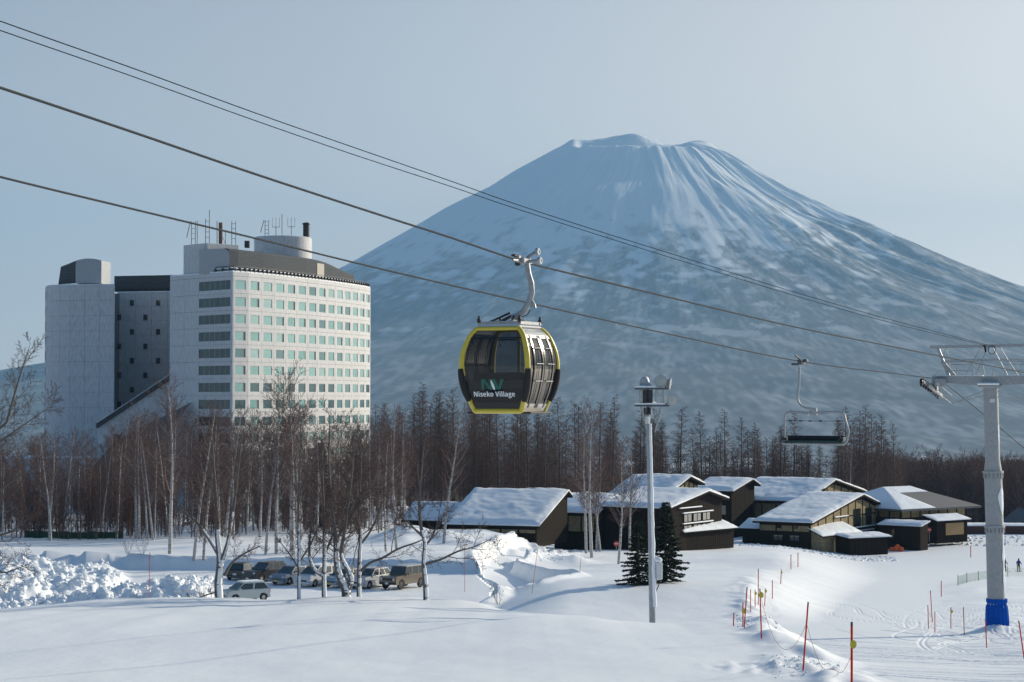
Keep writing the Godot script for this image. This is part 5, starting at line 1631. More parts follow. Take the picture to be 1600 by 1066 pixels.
func make_gondola() -> void:
	var grip := on_line(right_line, 818, 409)
	var drop := 3.86
	var turn := -atan2(0.447, 0.894)
	var off := Basis(Vector3.UP, turn) * Vector3(0.40, 0, 0)
	var G := thing("gondola_cabin", "yellow-framed gondola cabin with dark glass and green logo hanging from the rope", "gondola", grip - off - Vector3.UP * drop, turn)
	for s in [1, -1]:
		var fr := MB.new()
		for e in [-1, 1]:
			var pts := []; var rad := []
			for i in 19:
				var y := 2.13 * i / 18.0
				pts.append(cab(y, e * 0.985, s)); rad.append(0.062)
			fr.tube(pts, rad, 8, true)
		fr.tube([cab(2.12, -0.985, s), cab(2.12, 0, s) + Vector3(0, 0, 0.03 * s), cab(2.12, 0.985, s)], [0.06, 0.06, 0.06], 8)
		fr.tube([cab(0.02, -0.985, s), cab(0.02, 0, s) + Vector3(0, 0, 0.03 * s), cab(0.02, 0.985, s)], [0.07, 0.07, 0.07], 8)
		cab_strip(fr, "z", s, 0.0, 2.13, -1.0, -0.90, 0.022, 0.05); cab_strip(fr, "z", s, 0.0, 2.13, 0.90, 1.0, 0.022, 0.05)
		part("end_frame", fr, M.yellow_paint, G)
		var gl := MB.new()
		cab_strip(gl, "z", s, 0.17, 2.07, -0.935, 0.935, 0.0, 0.012)
		part("end_window", gl, M.tinted_glass, G)
		var bk := MB.new()
		cab_strip(bk, "z", s, 0.06, 0.24, -0.935, 0.935, 0.006, 0.03)
		cab_strip(bk, "z", s, 1.86, 1.90, -0.935, 0.935, 0.004, 0.01)
		cab_strip(bk, "z", s, 0.58, 0.80, -0.935, 0.935, 0.003, 0.01)
		part("window_band", bk, M.gloss_black, G)
		for e in [-1, 1]:
			var pad := MB.new()
			var pts := []; var rad := []
			for i in 9:
				var t := i / 8.0
				pts.append(cab(0.27 + 0.83 * t, e * 0.985, s) + Vector3(e * 0.012, 0, 0.012 * s)); rad.append(0.055 + 0.05 * pow(sin(PI * (0.06 + 0.88 * t)), 0.6))
			pad.tube(pts, rad, 10, true)
			part("corner_pad", pad, M.rubber, G)
			var bolt := MB.new()
			bolt.lathe(PackedVector2Array([Vector2(0.03, 0), Vector2(0.03, 0.015), Vector2(0, 0.02)]), 8, Transform3D(Basis(Vector3.RIGHT, PI / 2 * s), cab(1.74, e * 0.78, s) + Vector3(0, 0, 0.012 * s)))
			part("window_fixing", bolt, M.gloss_black, G)
	for s in [1, -1]:
		# sides: sliding doors with glass, posts and ski racks
		var gl := MB.new()
		cab_strip(gl, "x", s, 0.2, 1.98, -0.93, 0.93, 0.0, 0.012)
		part("door_glass", gl, M.smoked_glass, G)
		var fm := MB.new()
		for f in [-0.64, -0.07, 0.07, 0.64]: cab_strip(fm, "x", s, 0.1, 1.95, f - 0.05, f + 0.05, 0.02, 0.03)
		part("door_frame", fm, M.gloss_black, G)
		var sv := MB.new()
		cab_strip(sv, "x", s, 1.88, 2.12, -0.94, 0.94, 0.012, 0.03)
		cab_strip(sv, "x", s, 0.0, 0.2, -0.94, 0.94, 0.012, 0.03)
		part("door_panel", sv, M.silver, G)
		var rk := MB.new()
		for y in [0.78, 1.22, 1.62]:
			for c in [-0.32, 0.32]:
				var a := Vector3((curve(CAB_X, y) + 0.07) * s, y, c - 0.2); var b := Vector3((curve(CAB_X, y) + 0.07) * s, y, c + 0.2)
				rk.bar(a, b, 0.010, 6)
				rk.bar(a, a - Vector3(0.08 * s, 0, 0), 0.012, 5); rk.bar(b, b - Vector3(0.08 * s, 0, 0), 0.012, 5)
		part("ski_rack", rk, M.galvanised, G)
		var tub := MB.new()
		for z in [-0.34, 0.34]:
			for dz in [-0.16, 0.16]:
				var pts := []; var rad := []
				for i in 9:
					var y := 0.25 + 1.45 * i / 8.0
					pts.append(Vector3((curve(CAB_X, y) + 0.07) * s, y, z + dz)); rad.append(0.008)
				tub.tube(pts, rad, 5)
		part("rack_tube", tub, M.black_metal, G)
		var step := MB.new()
		step.cbox(Vector3(s * 0.74, -0.03, 0), Vector3(0.34, 0.05, 1.25), 0.015)
		part("door_sill", step, M.black_metal, G)
	var fl := MB.new()
	fl.cbox(Vector3(0, 0.0, 0), Vector3(1.24, 0.1, 1.26), 0.03)
	part("floor", fl, M.black_metal, G)
	var bench := MB.new()
	for s in [-1, 1]:
		bench.cbox(Vector3(0, 0.46, 0.46 * s), Vector3(1.4, 0.08, 0.38), 0.02); bench.cbox(Vector3(0, 0.75, 0.68 * s), Vector3(1.4, 0.5, 0.06), 0.02)
		bench.box(Vector3(0, 0.24, 0.5 * s), Vector3(1.1, 0.4, 0.06))
	part("bench", bench, M.gloss_black, G)
	var post := MB.new()
	post.tube([Vector3(0.02, 0.05, -0.5), Vector3(0.02, 2.08, -0.5)], [0.045, 0.045], 8)
	part("centre_post", post, M.yellow_paint, G)
	var rf := MB.new()
	rf.cbox(Vector3(0, 2.17, 0), Vector3(1.22, 0.07, 1.34), 0.03)
	part("roof", rf, M.white_paint, G)
	var rs := MB.new()
	for z in [-0.56, 0.56]: rs.beam(Vector3(-0.62, 2.27, z), Vector3(0.62, 2.27, z), 0.09, 0.08)
	for x in [-0.56, 0.56]: rs.beam(Vector3(x, 2.27, -0.6), Vector3(x, 2.27, 0.6), 0.09, 0.08)
	rs.beam(Vector3(-0.1, 2.28, -0.56), Vector3(-0.1, 2.28, 0.56), 0.12, 0.1); rs.beam(Vector3(0.3, 2.28, -0.56), Vector3(0.3, 2.28, 0.56), 0.12, 0.1)
	part("roof_rack", rs, M.galvanised, G)
	var sn := MB.new()
	sn.add(snow_slab(Vector3(-0.55, 2.21, 0.6), Vector3(0.55, 2.21, 0.6), Vector3(0.55, 2.21, -0.6), Vector3(-0.55, 2.21, -0.6), 0.1, 3.0), Transform3D.IDENTITY)
	part("roof_snow", sn, M.piled_snow, G)
	for q in [[-0.58, 0.6], [0.58, 0.6], [0.58, -0.6], [-0.58, -0.6]]:
		var b := MB.new()
		b.lathe(PackedVector2Array([Vector2(0.05, 2.28), Vector2(0.055, 2.36), Vector2(0.03, 2.40), Vector2(0.03, 2.45), Vector2(0, 2.46)]), 10, Transform3D(Basis.IDENTITY, Vector3(q[0], 0, q[1])))
		part("damper", b, M.black_metal, G)
	# hanger
	var hg := MB.new()
	hg.tube([Vector3(0.06, 2.42, 0), Vector3(0.22, 2.46, 0), Vector3(0.40, 2.58, 0), Vector3(0.56, 2.80, 0), Vector3(0.64, 3.05, 0), Vector3(0.62, 3.3, 0), Vector3(0.54, 3.55, 0), Vector3(0.50, 3.82, 0)], [0.08, 0.082, 0.082, 0.082, 0.08, 0.078, 0.075, 0.072], 10)
	part("hanger", hg, M.galvanised, G)
	var fin := MB.new()
	fin.prism(PackedVector2Array([Vector2(0.55, 2.72), Vector2(0.76, 2.66), Vector2(0.74, 2.76), Vector2(0.64, 2.9)]), -0.02, 0.02)
	part("hanger_fin", fin, M.galvanised, G)
	var st := MB.new()
	for z in [-0.42, 0.42]:
		st.bar(Vector3(-0.1, 2.3, z), Vector3(0.06, 2.48, 0), 0.03); st.bar(Vector3(0.3, 2.3, z), Vector3(0.12, 2.48, 0), 0.03)
	st.bar(Vector3(-0.5, 2.3, 0.2), Vector3(0.05, 2.55, 0.05), 0.03); st.bar(Vector3(-0.28, 2.3, -0.1), Vector3(0.12, 2.5, 0.0), 0.02)
	part("hanger_strut", st, M.black_metal, G)
	var hose := MB.new()
	hose.tube([Vector3(0.3, 2.48, 0.1), Vector3(0.45, 2.44, 0.14), Vector3(0.58, 2.48, 0.14), Vector3(0.64, 2.6, 0.1)], [0.012, 0.012, 0.012, 0.012], 6)
	part("hose", hose, M.rubber, G)
	# grip with its rollers
	var gp := MB.new()
	gp.cbox(Vector3(0.42, 3.87, 0), Vector3(0.24, 0.16, 0.52), 0.03)
	gp.cbox(Vector3(0.36, 3.96, 0.2), Vector3(0.16, 0.1, 0.3), 0.02)
	gp.bar(Vector3(0.4, 3.9, -0.05), Vector3(0.62, 4.12, -0.3), 0.05, 8)
	gp.bar(Vector3(0.5, 3.86, 0), Vector3(0.80, 3.87, 0), 0.045, 8)
	gp.tube([Vector3(0.40, 3.86, 0.2), Vector3(0.40, 3.87, 0.62)], [0.06, 0.028], 8)
	part("grip", gp, M.galvanised, G)
	var gk := MB.new()
	gk.cbox(Vector3(0.33, 4.0, 0.3), Vector3(0.12, 0.06, 0.34), 0.015); gk.cbox(Vector3(0.34, 3.86, 0.22), Vector3(0.14, 0.24, 0.12), 0.03)
	part("grip_jaw", gk, M.black_metal, G)
	for q in [Vector3(0.86, 3.87, 0), Vector3(0.64, 4.13, -0.33)]:
		var r := MB.new()
		r.lathe(PackedVector2Array([Vector2(0, -0.045), Vector2(0.085, -0.045), Vector2(0.1, -0.03), Vector2(0.1, 0.03), Vector2(0.085, 0.045), Vector2(0.05, 0.045), Vector2(0.045, 0.03), Vector2(0, 0.03)]), 14, Transform3D(Basis(Vector3.FORWARD, PI / 2), q))
		part("roller", r, M.pale_metal, G)
	# lettering on the camera-side window
	var tilt := func(y0: float, y1: float) -> float: return atan2(curve(CAB_Z, y1) - curve(CAB_Z, y0), y1 - y0)
	var nv: Array = [["N", -0.24, 0.30], ["V", 0.08, 0.34]]
	for q in nv:
		var b := put(G, "logo_letter", text_mesh(q[0], q[2]), M.logo_green, Transform3D(Basis(Vector3.RIGHT, tilt.call(0.56, 0.8)), Vector3(q[1] + 0.02, 0.565, curve(CAB_Z, 0.565) + 0.036)))
		b.scale = Vector3(1, 0.265 / maxf(b.mesh.get_aabb().size.y, 0.01), 1)
	var rim := MB.new()
	var leaf := MB.new()
	var lp := PackedVector2Array()
	for i in 13:
		var a := TAU * i / 13.0
		lp.append(Vector2(0.036 * cos(a) * (1.0 - 0.25 * sin(a)) - 0.045 * sin(a), 0.13 * sin(a)))
	leaf.prism(lp, 0.0, 0.006, Transform3D(Basis(Vector3.RIGHT, tilt.call(0.56, 0.8)), Vector3(-0.05, 0.68, curve(CAB_Z, 0.68) + 0.046)))
	part("logo_leaf", leaf, M.logo_white, G)
	put(G, "lettering", text_mesh("Niseko Village", 1.17), M.logo_white, Transform3D(Basis(Vector3.RIGHT, tilt.call(0.3, 0.5)), Vector3(-0.03, 0.345, curve(CAB_Z, 0.345) + 0.04)))

func make_chair() -> void:
	var g := on_line(left_line, 1249, 564.5)
	var C := thing("lift_chair", "empty dark green lift chair with grey frame hanging below the lower rope", "lift chair", g, -atan2(0.447, 0.894))
	var k := 91.0 / F / 0.894          # metres per pixel across
	var v := 91.0 / F
	var L := func(px: float, py: float, z := 0.0) -> Vector3: return Vector3((px - 1249.0) * k, -(py - 564.5) * v, z)
	var gr := MB.new()
	gr.cbox(Vector3(0.1, -0.05, 0), Vector3(0.2, 0.24, 0.6), 0.03); gr.bar(Vector3(0.05, 0.1, 0.1), Vector3(-0.1, 0.28, 0.3), 0.04)
	gr.bar(Vector3(0, -0.15, 0), Vector3(-0.35, -0.14, 0.1), 0.06); gr.cbox(Vector3(0.25, 0.02, -0.1), Vector3(0.25, 0.14, 0.3), 0.03)
	part("grip", gr, M.antenna_metal, C)
	var hp := []
	var hr := []
	for q in [[1249, 573], [1249, 582], [1248.5, 600], [1246.5, 618], [1247, 628], [1252, 636], [1260, 639.5], [1270, 640]]:
		hp.append(L.call(q[0], q[1])); hr.append(0.055)
	var hm := MB.new(); hm.tube(hp, hr, 10)
	part("hanger", hm, M.galvanised, C)
	var pl := MB.new()
	pl.cbox(L.call(1269.5, 644.5), Vector3(0.34, 0.34, 0.16), 0.02)
	part("number_plate", pl, M.galvanised, C)
	for z in [0.0]:
		var fr := MB.new()
		var pts := []; var rad := []
		for q in [[1227, 688, 0.0], [1227, 660, 0.0], [1227.3, 650, 0.0], [1230, 646.3, 0.0], [1250, 645.6, 0], [1269, 646.5, 0], [1295, 645.3, 0], [1310, 645.8, 0], [1314.5, 649, 0], [1318, 664, 0.0], [1321.5, 676, 0.05], [1319, 690, 0.1], [1315, 696, 0.1]]:
			pts.append(L.call(q[0], q[1], q[2])); rad.append(0.05)
		fr.tube(pts, rad, 10)
		part("frame", fr, M.galvanised, C)
	var brace := MB.new()
	brace.beam(L.call(1262, 649), L.call(1248, 646.6), 0.06, 0.05); brace.beam(L.call(1277, 649), L.call(1292, 646.4), 0.06, 0.05)
	part("brace", brace, M.galvanised, C)
	var wdt := (1314.0 - 1230.0) * k
	for i in 6:
		var x := (1230.0 - 1249.0) * k + wdt * (i + 0.5) / 6.0
		var bk := MB.new()
		bk.cbox(Vector3(x, -(687.0 - 564.5) * v, -0.16), Vector3(wdt / 6.0 - 0.004, 0.26, 0.09), 0.012)
		part("backrest", bk, M.seat_dark, C)
		var se := MB.new()
		se.cbox(Vector3(x, -(692.0 - 564.5) * v, 0.1), Vector3(wdt / 6.0 - 0.004, 0.11, 0.48), 0.012)
		part("seat", se, M.seat_green, C)
	var ub := MB.new()
	ub.bar(L.call(1226, 695.5, 0.3), L.call(1316, 696, 0.3), 0.04, 8); ub.bar(L.call(1230, 694, -0.1), L.call(1314, 694.5, -0.1), 0.035, 8)
	for i in 4: ub.bar(L.call(1234 + 26 * i, 695.2, -0.1), L.call(1234 + 26 * i, 695.5, 0.3), 0.03, 6)
	part("seat_bar", ub, M.galvanised, C)
	for q in [[1224, 1229], [1309, 1317]]:
		var ar := MB.new()
		ar.cbox(L.call((q[0] + q[1]) * 0.5, 688, 0.05), Vector3(0.16, 0.2, 0.5), 0.04); ar.bar(L.call(q[0], 684, -0.1), L.call(q[0] - 1, 692, 0.3), 0.04)
		part("armrest", ar, M.gloss_black, C)
	# restraint bar swung up, with its foot pegs
	var rb := MB.new()
	rb.bar(L.call(1229, 659, 0.12), L.call(1314, 659.5, 0.12), 0.013, 6)
	part("restraint_bar", rb, M.antenna_metal, C)
	for q in [1237, 1252, 1266, 1281, 1308]:
		var pg := MB.new()
		pg.cbox(L.call(q, 659.3, 0.14), Vector3(0.19, 0.06, 0.08), 0.02)
		part("foot_peg", pg, M.gloss_black, C)

func make_tower() -> void:
	var foot := Vector3(TOWER.x, ground_height(TOWER.x, TOWER.z), TOWER.z)
	var foot_px := at(1557, 988, 113.0)
	var T := thing("lift_tower", "tall grey steel lift tower with blue padding at its foot", "lift tower", foot)
	var yo := -foot.y
	var lean := func(y: float) -> Vector3: return Vector3(lerpf(0.06, -0.25, clampf((y - foot.y) / 14.0, 0, 1)), y + yo, 0)
	var secs := [[-14.6, -7.30, 0.50, 0.50], [-7.26, -4.22, 0.50, 0.50], [-4.18, -3.5, 0.50, 0.41], [-3.5, 0.62, 0.41, 0.41]]
	for q in secs:
		var m := MB.new()
		m.tube([lean.call(q[0]), lean.call(q[1])], [q[2], q[3]], 20)
		part("mast_section", m, M.galvanised_pole, T)
	for y in [-7.28, -4.2]:
		var m := MB.new()
		m.tube([lean.call(y - 0.06), lean.call(y + 0.06)], [0.585, 0.585], 20)
		for i in 16:
			var a := TAU * i / 16.0
			m.box(lean.call(y - 0.2) + Vector3(cos(a), 0, sin(a)) * 0.54, Vector3(0.03, 0.3, 0.09), Basis(Vector3.UP, -a))
		part("flange", m, M.galvanised_pole, T)
	# snow frozen to the sunny side
	for q in [[-6.6, -4.9, 0.5, 0.5, 0.55], [-11.0, -7.6, 0.35, 0.5, 0.3], [-2.6, -1.2, 0.3, 0.41, 0.25]]:
		var m := MB.new()
		var n := 14
		for j in n:
			var ya := lerpf(q[0], q[1], float(j) / n); var yb := lerpf(q[0], q[1], float(j + 1) / n)
			var wa: float = (q[4] + 0.3 * nB.get_noise_2d(ya * 6.0, 4.0)) * sin(PI * clampf((j + 0.3) / n, 0, 1)); var wb: float = (q[4] + 0.3 * nB.get_noise_2d(yb * 6.0, 4.0)) * sin(PI * clampf((j + 1.3) / n, 0, 1))
			for i in 5:
				var a0 := 0.75 + (i / 5.0 - 0.5) * 2.0 * wa; var a1 := 0.75 + ((i + 1) / 5.0 - 0.5) * 2.0 * wa
				var b0 := 0.75 + (i / 5.0 - 0.5) * 2.0 * wb; var b1 := 0.75 + ((i + 1) / 5.0 - 0.5) * 2.0 * wb
				var r: float = q[3] + 0.025
				m.quad(lean.call(ya) + Vector3(cos(a1), 0, sin(a1)) * r, lean.call(ya) + Vector3(cos(a0), 0, sin(a0)) * r, lean.call(yb) + Vector3(cos(b0), 0, sin(b0)) * r, lean.call(yb) + Vector3(cos(b1), 0, sin(b1)) * r)
		part("frozen_snow", m, M.piled_snow, T)
	# padding: a quilted blue jacket, bulging at mid height
	var pad := MB.new()
	var ns := 32; var ny := 14
	var pg := []
	for j in ny + 1:
		var row := []
		var t := float(j) / ny
		var y := lerpf(foot.y - 0.5, -11.35, t)
		for i in ns:
			var a := TAU * i / ns
			var fold := 0.025 * (1.0 if i % 2 == 0 else -1.0) + 0.02 * nB.get_noise_2d(a * 20.0, y * 8.0)
			var r := 0.57 + 0.07 * sin(PI * clampf(t * 1.15, 0, 1)) + fold - (0.06 if j == ny - 2 else 0.0) + (0.015 if j == ny - 1 else 0.0)
			row.append(lean.call(y) + Vector3(cos(a), 0, sin(a)) * r)
		pg.append(row)
	for j in ny:
		for i in ns:
			var i2 := (i + 1) % ns
			pad.quad(pg[j][i2], pg[j][i], pg[j + 1][i], pg[j + 1][i2])
	for i in range(1, ns - 1): pad.tri(pg[ny][0], pg[ny][i + 1], pg[ny][i])
	part("foot_padding", pad, M.blue_pad, T)
	var tag := MB.new()
	tag.box(lean.call(-0.15) + Vector3(-0.02, 0, 0.42), Vector3(0.28, 0.2, 0.02))
	part("number_plate", tag, M.white_paint, T)
	# cross-arm
	var Y := func(y: float, across := 0.0, along := 0.0) -> Vector3: return Vector3(-0.25, y + yo, 0) + ROPE_OUT * across + ROPE_DIR * along
	var arm := MB.new()
	for s in [-1, 1]:
		arm.beam(Y.call(1.02, 0.0), Y.call(1.06, s * 3.3), 0.34, 0.42)
		arm.beam(Y.call(0.75, s * 0.35), Y.call(0.84, s * 2.0), 0.3, 0.1)
	arm.cbox(Y.call(0.66), Vector3(1.15, 0.16, 1.0), 0.03); arm.cbox(Y.call(0.86), Vector3(0.9, 0.3, 0.7), 0.03)
	part("cross_arm", arm, M.galvanised, T)
	var asn := MB.new()
	asn.cbox(Y.call(0.80, 0.0, -0.5), Vector3(1.2, 0.12, 0.5), 0.05); asn.beam(Y.call(1.27, -2.8), Y.call(1.27, -0.4), 0.3, 0.05)
	part("arm_snow", asn, M.piled_snow, T)
	# working frame above
	var wf := MB.new()
	wf.beam(Y.call(2.93, -3.45), Y.call(2.98, 3.45), 0.16, 0.17)
	for s in [-1, 1]:
		wf.beam(Y.call(2.9, s * 3.0), Y.call(1.2, s * 2.35), 0.12, 0.16); wf.beam(Y.call(2.1, s * 2.75), Y.call(1.2, s * 2.0), 0.09, 0.2)
		wf.bar(Y.call(2.9, s * 2.55), Y.call(2.2, s * 2.7), 0.02, 5); wf.bar(Y.call(2.9, s * 2.5), Y.call(1.25, s * 2.2), 0.02, 5)
		wf.bar(Y.call(2.15, s * 2.7, 0.3), Y.call(2.2, 0, 0.3), 0.03, 5); wf.bar(Y.call(2.05, s * 2.7, -0.3), Y.call(2.1, 0, -0.3), 0.03, 5)
		wf.bar(Y.call(1.9, s * 2.1, -0.4), Y.call(1.9, s * 0.9, -0.4), 0.022, 5); wf.bar(Y.call(1.55, s * 2.1, -0.4), Y.call(1.55, s * 0.9, -0.4), 0.022, 5)
		for x in [0.9, 1.8, 2.1]: wf.bar(Y.call(1.9, s * x, -0.4), Y.call(1.25, s * x, -0.4), 0.022, 5)
		wf.bar(Y.call(2.95, s * 0.5), Y.call(1.25, s * 1.5, 0.3), 0.03, 5); wf.bar(Y.call(2.95, s * 0.1), Y.call(1.3, s * 0.9, 0.3), 0.03, 5)
		wf.bar(Y.call(1.9, s * 0.35, -0.4), Y.call(1.25, s * 0.2, -0.4), 0.025, 5)
	part("working_frame", wf, M.galvanised, T)
	var loop := MB.new()
	var lp := []; var lr := []
	for i in 13:
		var a := TAU * i / 12.0
		lp.append(Y.call(2.72 + 0.24 * cos(a), 0.15 + 0.2 * sin(a), -0.2)); lr.append(0.022)
	loop.tube(lp, lr, 5)
	loop.tube([Y.call(2.98, -0.35, -0.2), Y.call(2.9, -0.25, -0.2), Y.call(2.6, -0.2, -0.2)], [0.03, 0.05, 0.05], 6)
	part("cable_loop", loop, M.cable_black, T)
	# sheave trains
	for s in [-1, 1]:
		var org: Vector3 = left_line if s < 0 else right_line
		var a := (on_line(org, 1446, 590.5) if s < 0 else on_line(org, 1640, 590)) - foot
		var slope := -0.16
		var mid: Vector3 = Y.call(0.0, s * 3.4); mid.y = a.y
		var train := MB.new()
		var pos := func(along: float, dy := 0.0, across := 0.0) -> Vector3: return mid + ROPE_DIR * along + Vector3.UP * (slope * (along + 2.0) - 0.03 * (along + 2.0) * (along + 2.0) * 0.3 + dy) + ROPE_OUT * across
		for k in 4:
			var c := -1.75 + 1.05 * k
			train.beam(pos.call(c - 0.45, -0.26, 0.16 * -s), pos.call(c + 0.45, -0.26, 0.16 * -s), 0.05, 0.16)
			train.bar(pos.call(c, -0.26, 0.2 * -s), pos.call(c, -0.26, -0.1 * -s), 0.04, 6)
		train.beam(pos.call(-1.5, -0.34, 0.24 * -s), pos.call(1.7, -0.34, 0.24 * -s), 0.07, 0.2)
		train.beam(pos.call(0.0, -0.34, 0.24 * -s), Y.call(1.05, s * 3.2), 0.3, 0.3)
		train.cbox(pos.call(-0.3, 0.05, 0.55 * -s), Vector3(0.7, 0.45, 0.6), 0.04)
		part("sheave_beam", train, M.galvanised, T)
		for k in 8:
			var w := MB.new()
			var c: Vector3 = pos.call(-2.0 + 0.52 * k, -0.26)
			var zb := Basis(ROPE_DIR, ROPE_OUT, ROPE_DIR.cross(ROPE_OUT))
			w.lathe(PackedVector2Array([Vector2(0, -0.05), Vector2(0.19, -0.05), Vector2(0.245, -0.07), Vector2(0.22, 0.0), Vector2(0.245, 0.07), Vector2(0.19, 0.05), Vector2(0, 0.05)]), 16, Transform3D(zb, c))
			part("sheave", w, M.rubber, T)
			var hub := MB.new()
			hub.lathe(PackedVector2Array([Vector2(0, -0.08), Vector2(0.09, -0.08), Vector2(0.16, -0.055), Vector2(0.16, 0.055), Vector2(0.09, 0.08), Vector2(0, 0.08)]), 12, Transform3D(zb, c))
			part("sheave_hub", hub, M.galvanised, T)
		var cat := MB.new()
		for dy in [0.0, 0.5]:
			cat.bar(pos.call(-1.6, -0.75 + dy, 0.75 * -s), pos.call(1.8, -0.75 + dy, 0.75 * -s), 0.022, 5)
		for k in 6: cat.bar(pos.call(-1.6 + 0.68 * k, -0.75, 0.75 * -s), pos.call(-1.6 + 0.68 * k, -0.25, 0.75 * -s), 0.02, 5)
		for k in 9: cat.beam(pos.call(-1.6 + 0.42 * k, -0.76, 0.35 * -s), pos.call(-1.6 + 0.42 * k, -0.76, 0.75 * -s), 0.06, 0.03)
		cat.tube([pos.call(-1.4, 0.0, 0.5 * -s), pos.call(-1.3, 0.35, 0.5 * -s), pos.call(-1.0, 0.45, 0.5 * -s), pos.call(-0.8, 0.2, 0.5 * -s)], [0.02, 0.02, 0.02, 0.02], 5)
		cat.bar(pos.call(1.8, -0.75, 0.75 * -s), Y.call(0.4, s * 0.4), 0.03, 5); cat.bar(pos.call(1.8, -0.72, 0.75 * -s), Y.call(0.1, s * 0.4), 0.025, 5)
		part("catwalk", cat, M.galvanised, T)

func make_mast() -> void:
	var d := 112.0
	var base := on_ground(1020, d)
	base.y = minf(base.y, at(1020, 972, d).y)
	var P := thing("floodlight_mast", "slim white floodlight mast with four round lamps and icy pole", "light mast", base)
	var R := func(px: float, py: float, z := 0.0) -> Vector3: return at(px, py, d) - base + Vector3(0, 0, z)
	var m := MB.new()
	m.tube([R.call(1020, 985), R.call(1017.5, 850), R.call(1013.5, 690), R.call(1012.5, 600)], [0.19, 0.165, 0.12, 0.095], 12)
	part("pole", m, M.galvanised_pole, P)
	var ice := MB.new()
	var pts := []; var rad := []
	var rg := RandomNumberGenerator.new(); rg.seed = 4
	for i in 30:
		var t := i / 29.0
		var q: Vector3 = (R.call(1019.6, 948) as Vector3).lerp(R.call(1014.0, 662), t)
		pts.append(q + Vector3(0.085, 0, 0.07) * (1.0 - 0.4 * t) + Vector3(rg.randf_range(-0.015, 0.02), 0, 0)); rad.append(lerpf(0.15, 0.09, t) * rg.randf_range(0.88, 1.1))
	ice.tube(pts, rad, 9)
	part("snow_crust", ice, M.piled_snow, P)
	var bx := MB.new()
	bx.cbox(R.call(1030, 892, 0.1), Vector3(0.34, 0.95, 0.4), 0.04)
	part("switch_box", bx, M.white_paint, P)
	var bs := MB.new()
	bs.cbox(R.call(1029, 875, 0.1), Vector3(0.42, 0.28, 0.46), 0.1)
	part("box_snow", bs, M.piled_snow, P)
	var cb := MB.new()
	cb.tube([R.call(1030, 905), R.call(1029.5, 915), R.call(1026, 922), R.call(1024, 930)], [0.03, 0.03, 0.03, 0.03], 6)
	part("cable", cb, M.rubber, P)
	# two platforms
	for q in [[607.5, 993, 1042], [634, 993, 1044]]:
		var pf := MB.new()
		var c: Vector3 = R.call((q[1] + q[2]) * 0.5, q[0])
		var w: float = (q[2] - q[1]) * d / F
		for z in [-0.6, 0.6]: pf.beam(c + Vector3(-w * 0.5, 0, z), c + Vector3(w * 0.5, 0, z), 0.08, 0.1)
		for k in 5: pf.beam(c + Vector3(-w * 0.5 + w * k / 4.0, 0, -0.6), c + Vector3(-w * 0.5 + w * k / 4.0, 0, 0.6), 0.07, 0.08)
		part("platform", pf, M.antenna_metal, P)
		var sn := snow_slab(c + Vector3(-w * 0.5, 0.06, 0.62), c + Vector3(w * (0.1 if q[0] < 620 else 0.35), 0.06, 0.62), c + Vector3(w * (0.1 if q[0] < 620 else 0.35), 0.06, -0.62), c + Vector3(-w * 0.5, 0.06, -0.62), 0.2, q[0])
		part("platform_snow", sn, M.piled_snow, P)
	var st := MB.new()
	for q in [[1001, 608, 1001, 634], [1036, 608, 1036, 634], [1026, 608, 1026, 634], [1002, 636, 1011, 672], [1033, 638, 1023.5, 675]]:
		for z in [-0.5, 0.5]: st.bar(R.call(q[0], q[1], z), R.call(q[2], q[3], z if q[3] < 640 else z * 0.2), 0.035, 6)
	part("strut", st, M.galvanised, P)
	var bal := MB.new()
	for k in 4: bal.cbox(R.call(1005.5 + 4.0 * k, 621, 0.25), Vector3(0.12, 0.85, 0.3), 0.02)
	for k in 3: bal.cbox(R.call(1007.0 + 4.0 * k, 642.5, 0.2), Vector3(0.11, 0.4, 0.25), 0.02)
	part("ballast", bal, M.black_metal, P)
	var cyl := MB.new()
	cyl.tube([R.call(1011, 662, 0.3), R.call(1011, 651, 0.3)], [0.12, 0.12], 10)
	part("siren", cyl, M.white_paint, P)
	# lamps: centre, direction faced, radius
	for q in [[1031.5, 596, Vector3(0.05, 0.1, 1.0), 0.36, 0.35], [1050, 625, Vector3(0.35, 0.0, 1.0), 0.33, 0.3], [1047, 600, Vector3(1.0, -0.15, 0.25), 0.34, 0.0], [1007, 597, Vector3(-0.6, 0.4, -0.8), 0.33, 0.0]]:
		var z: Vector3 = (q[2] as Vector3).normalized()
		var x := Vector3.UP.cross(z).normalized()
		var bsx := Basis(x, z, x.cross(z))
		var c: Vector3 = R.call(q[0], q[1], q[4])
		var lamp := MB.new()
		var r: float = q[3]
		lamp.lathe(PackedVector2Array([Vector2(0.0, -0.55), Vector2(0.1, -0.53), Vector2(0.13, -0.3), Vector2(r * 0.75, -0.14), Vector2(r, 0.0), Vector2(r, 0.04), Vector2(r * 0.93, 0.045)]), 20, Transform3D(bsx, c))
		var ln := part("lamp", lamp, M.pale_metal, P)
		var gl := MB.new()
		gl.lathe(PackedVector2Array([Vector2(r * 0.93, 0.03), Vector2(r * 0.35, 0.055), Vector2(r * 0.34, 0.075), Vector2(0, 0.08)]), 20, Transform3D(bsx, c))
		part("lens", gl, M.lens, ln)
		var yoke := MB.new()
		yoke.bar(c - z * 0.3, R.call(q[0] if q[0] < 1040 else 1040, 607 if q[1] < 610 else 633, q[4] * 0.5), 0.035, 6)
		part("bracket", yoke, M.antenna_metal, P)

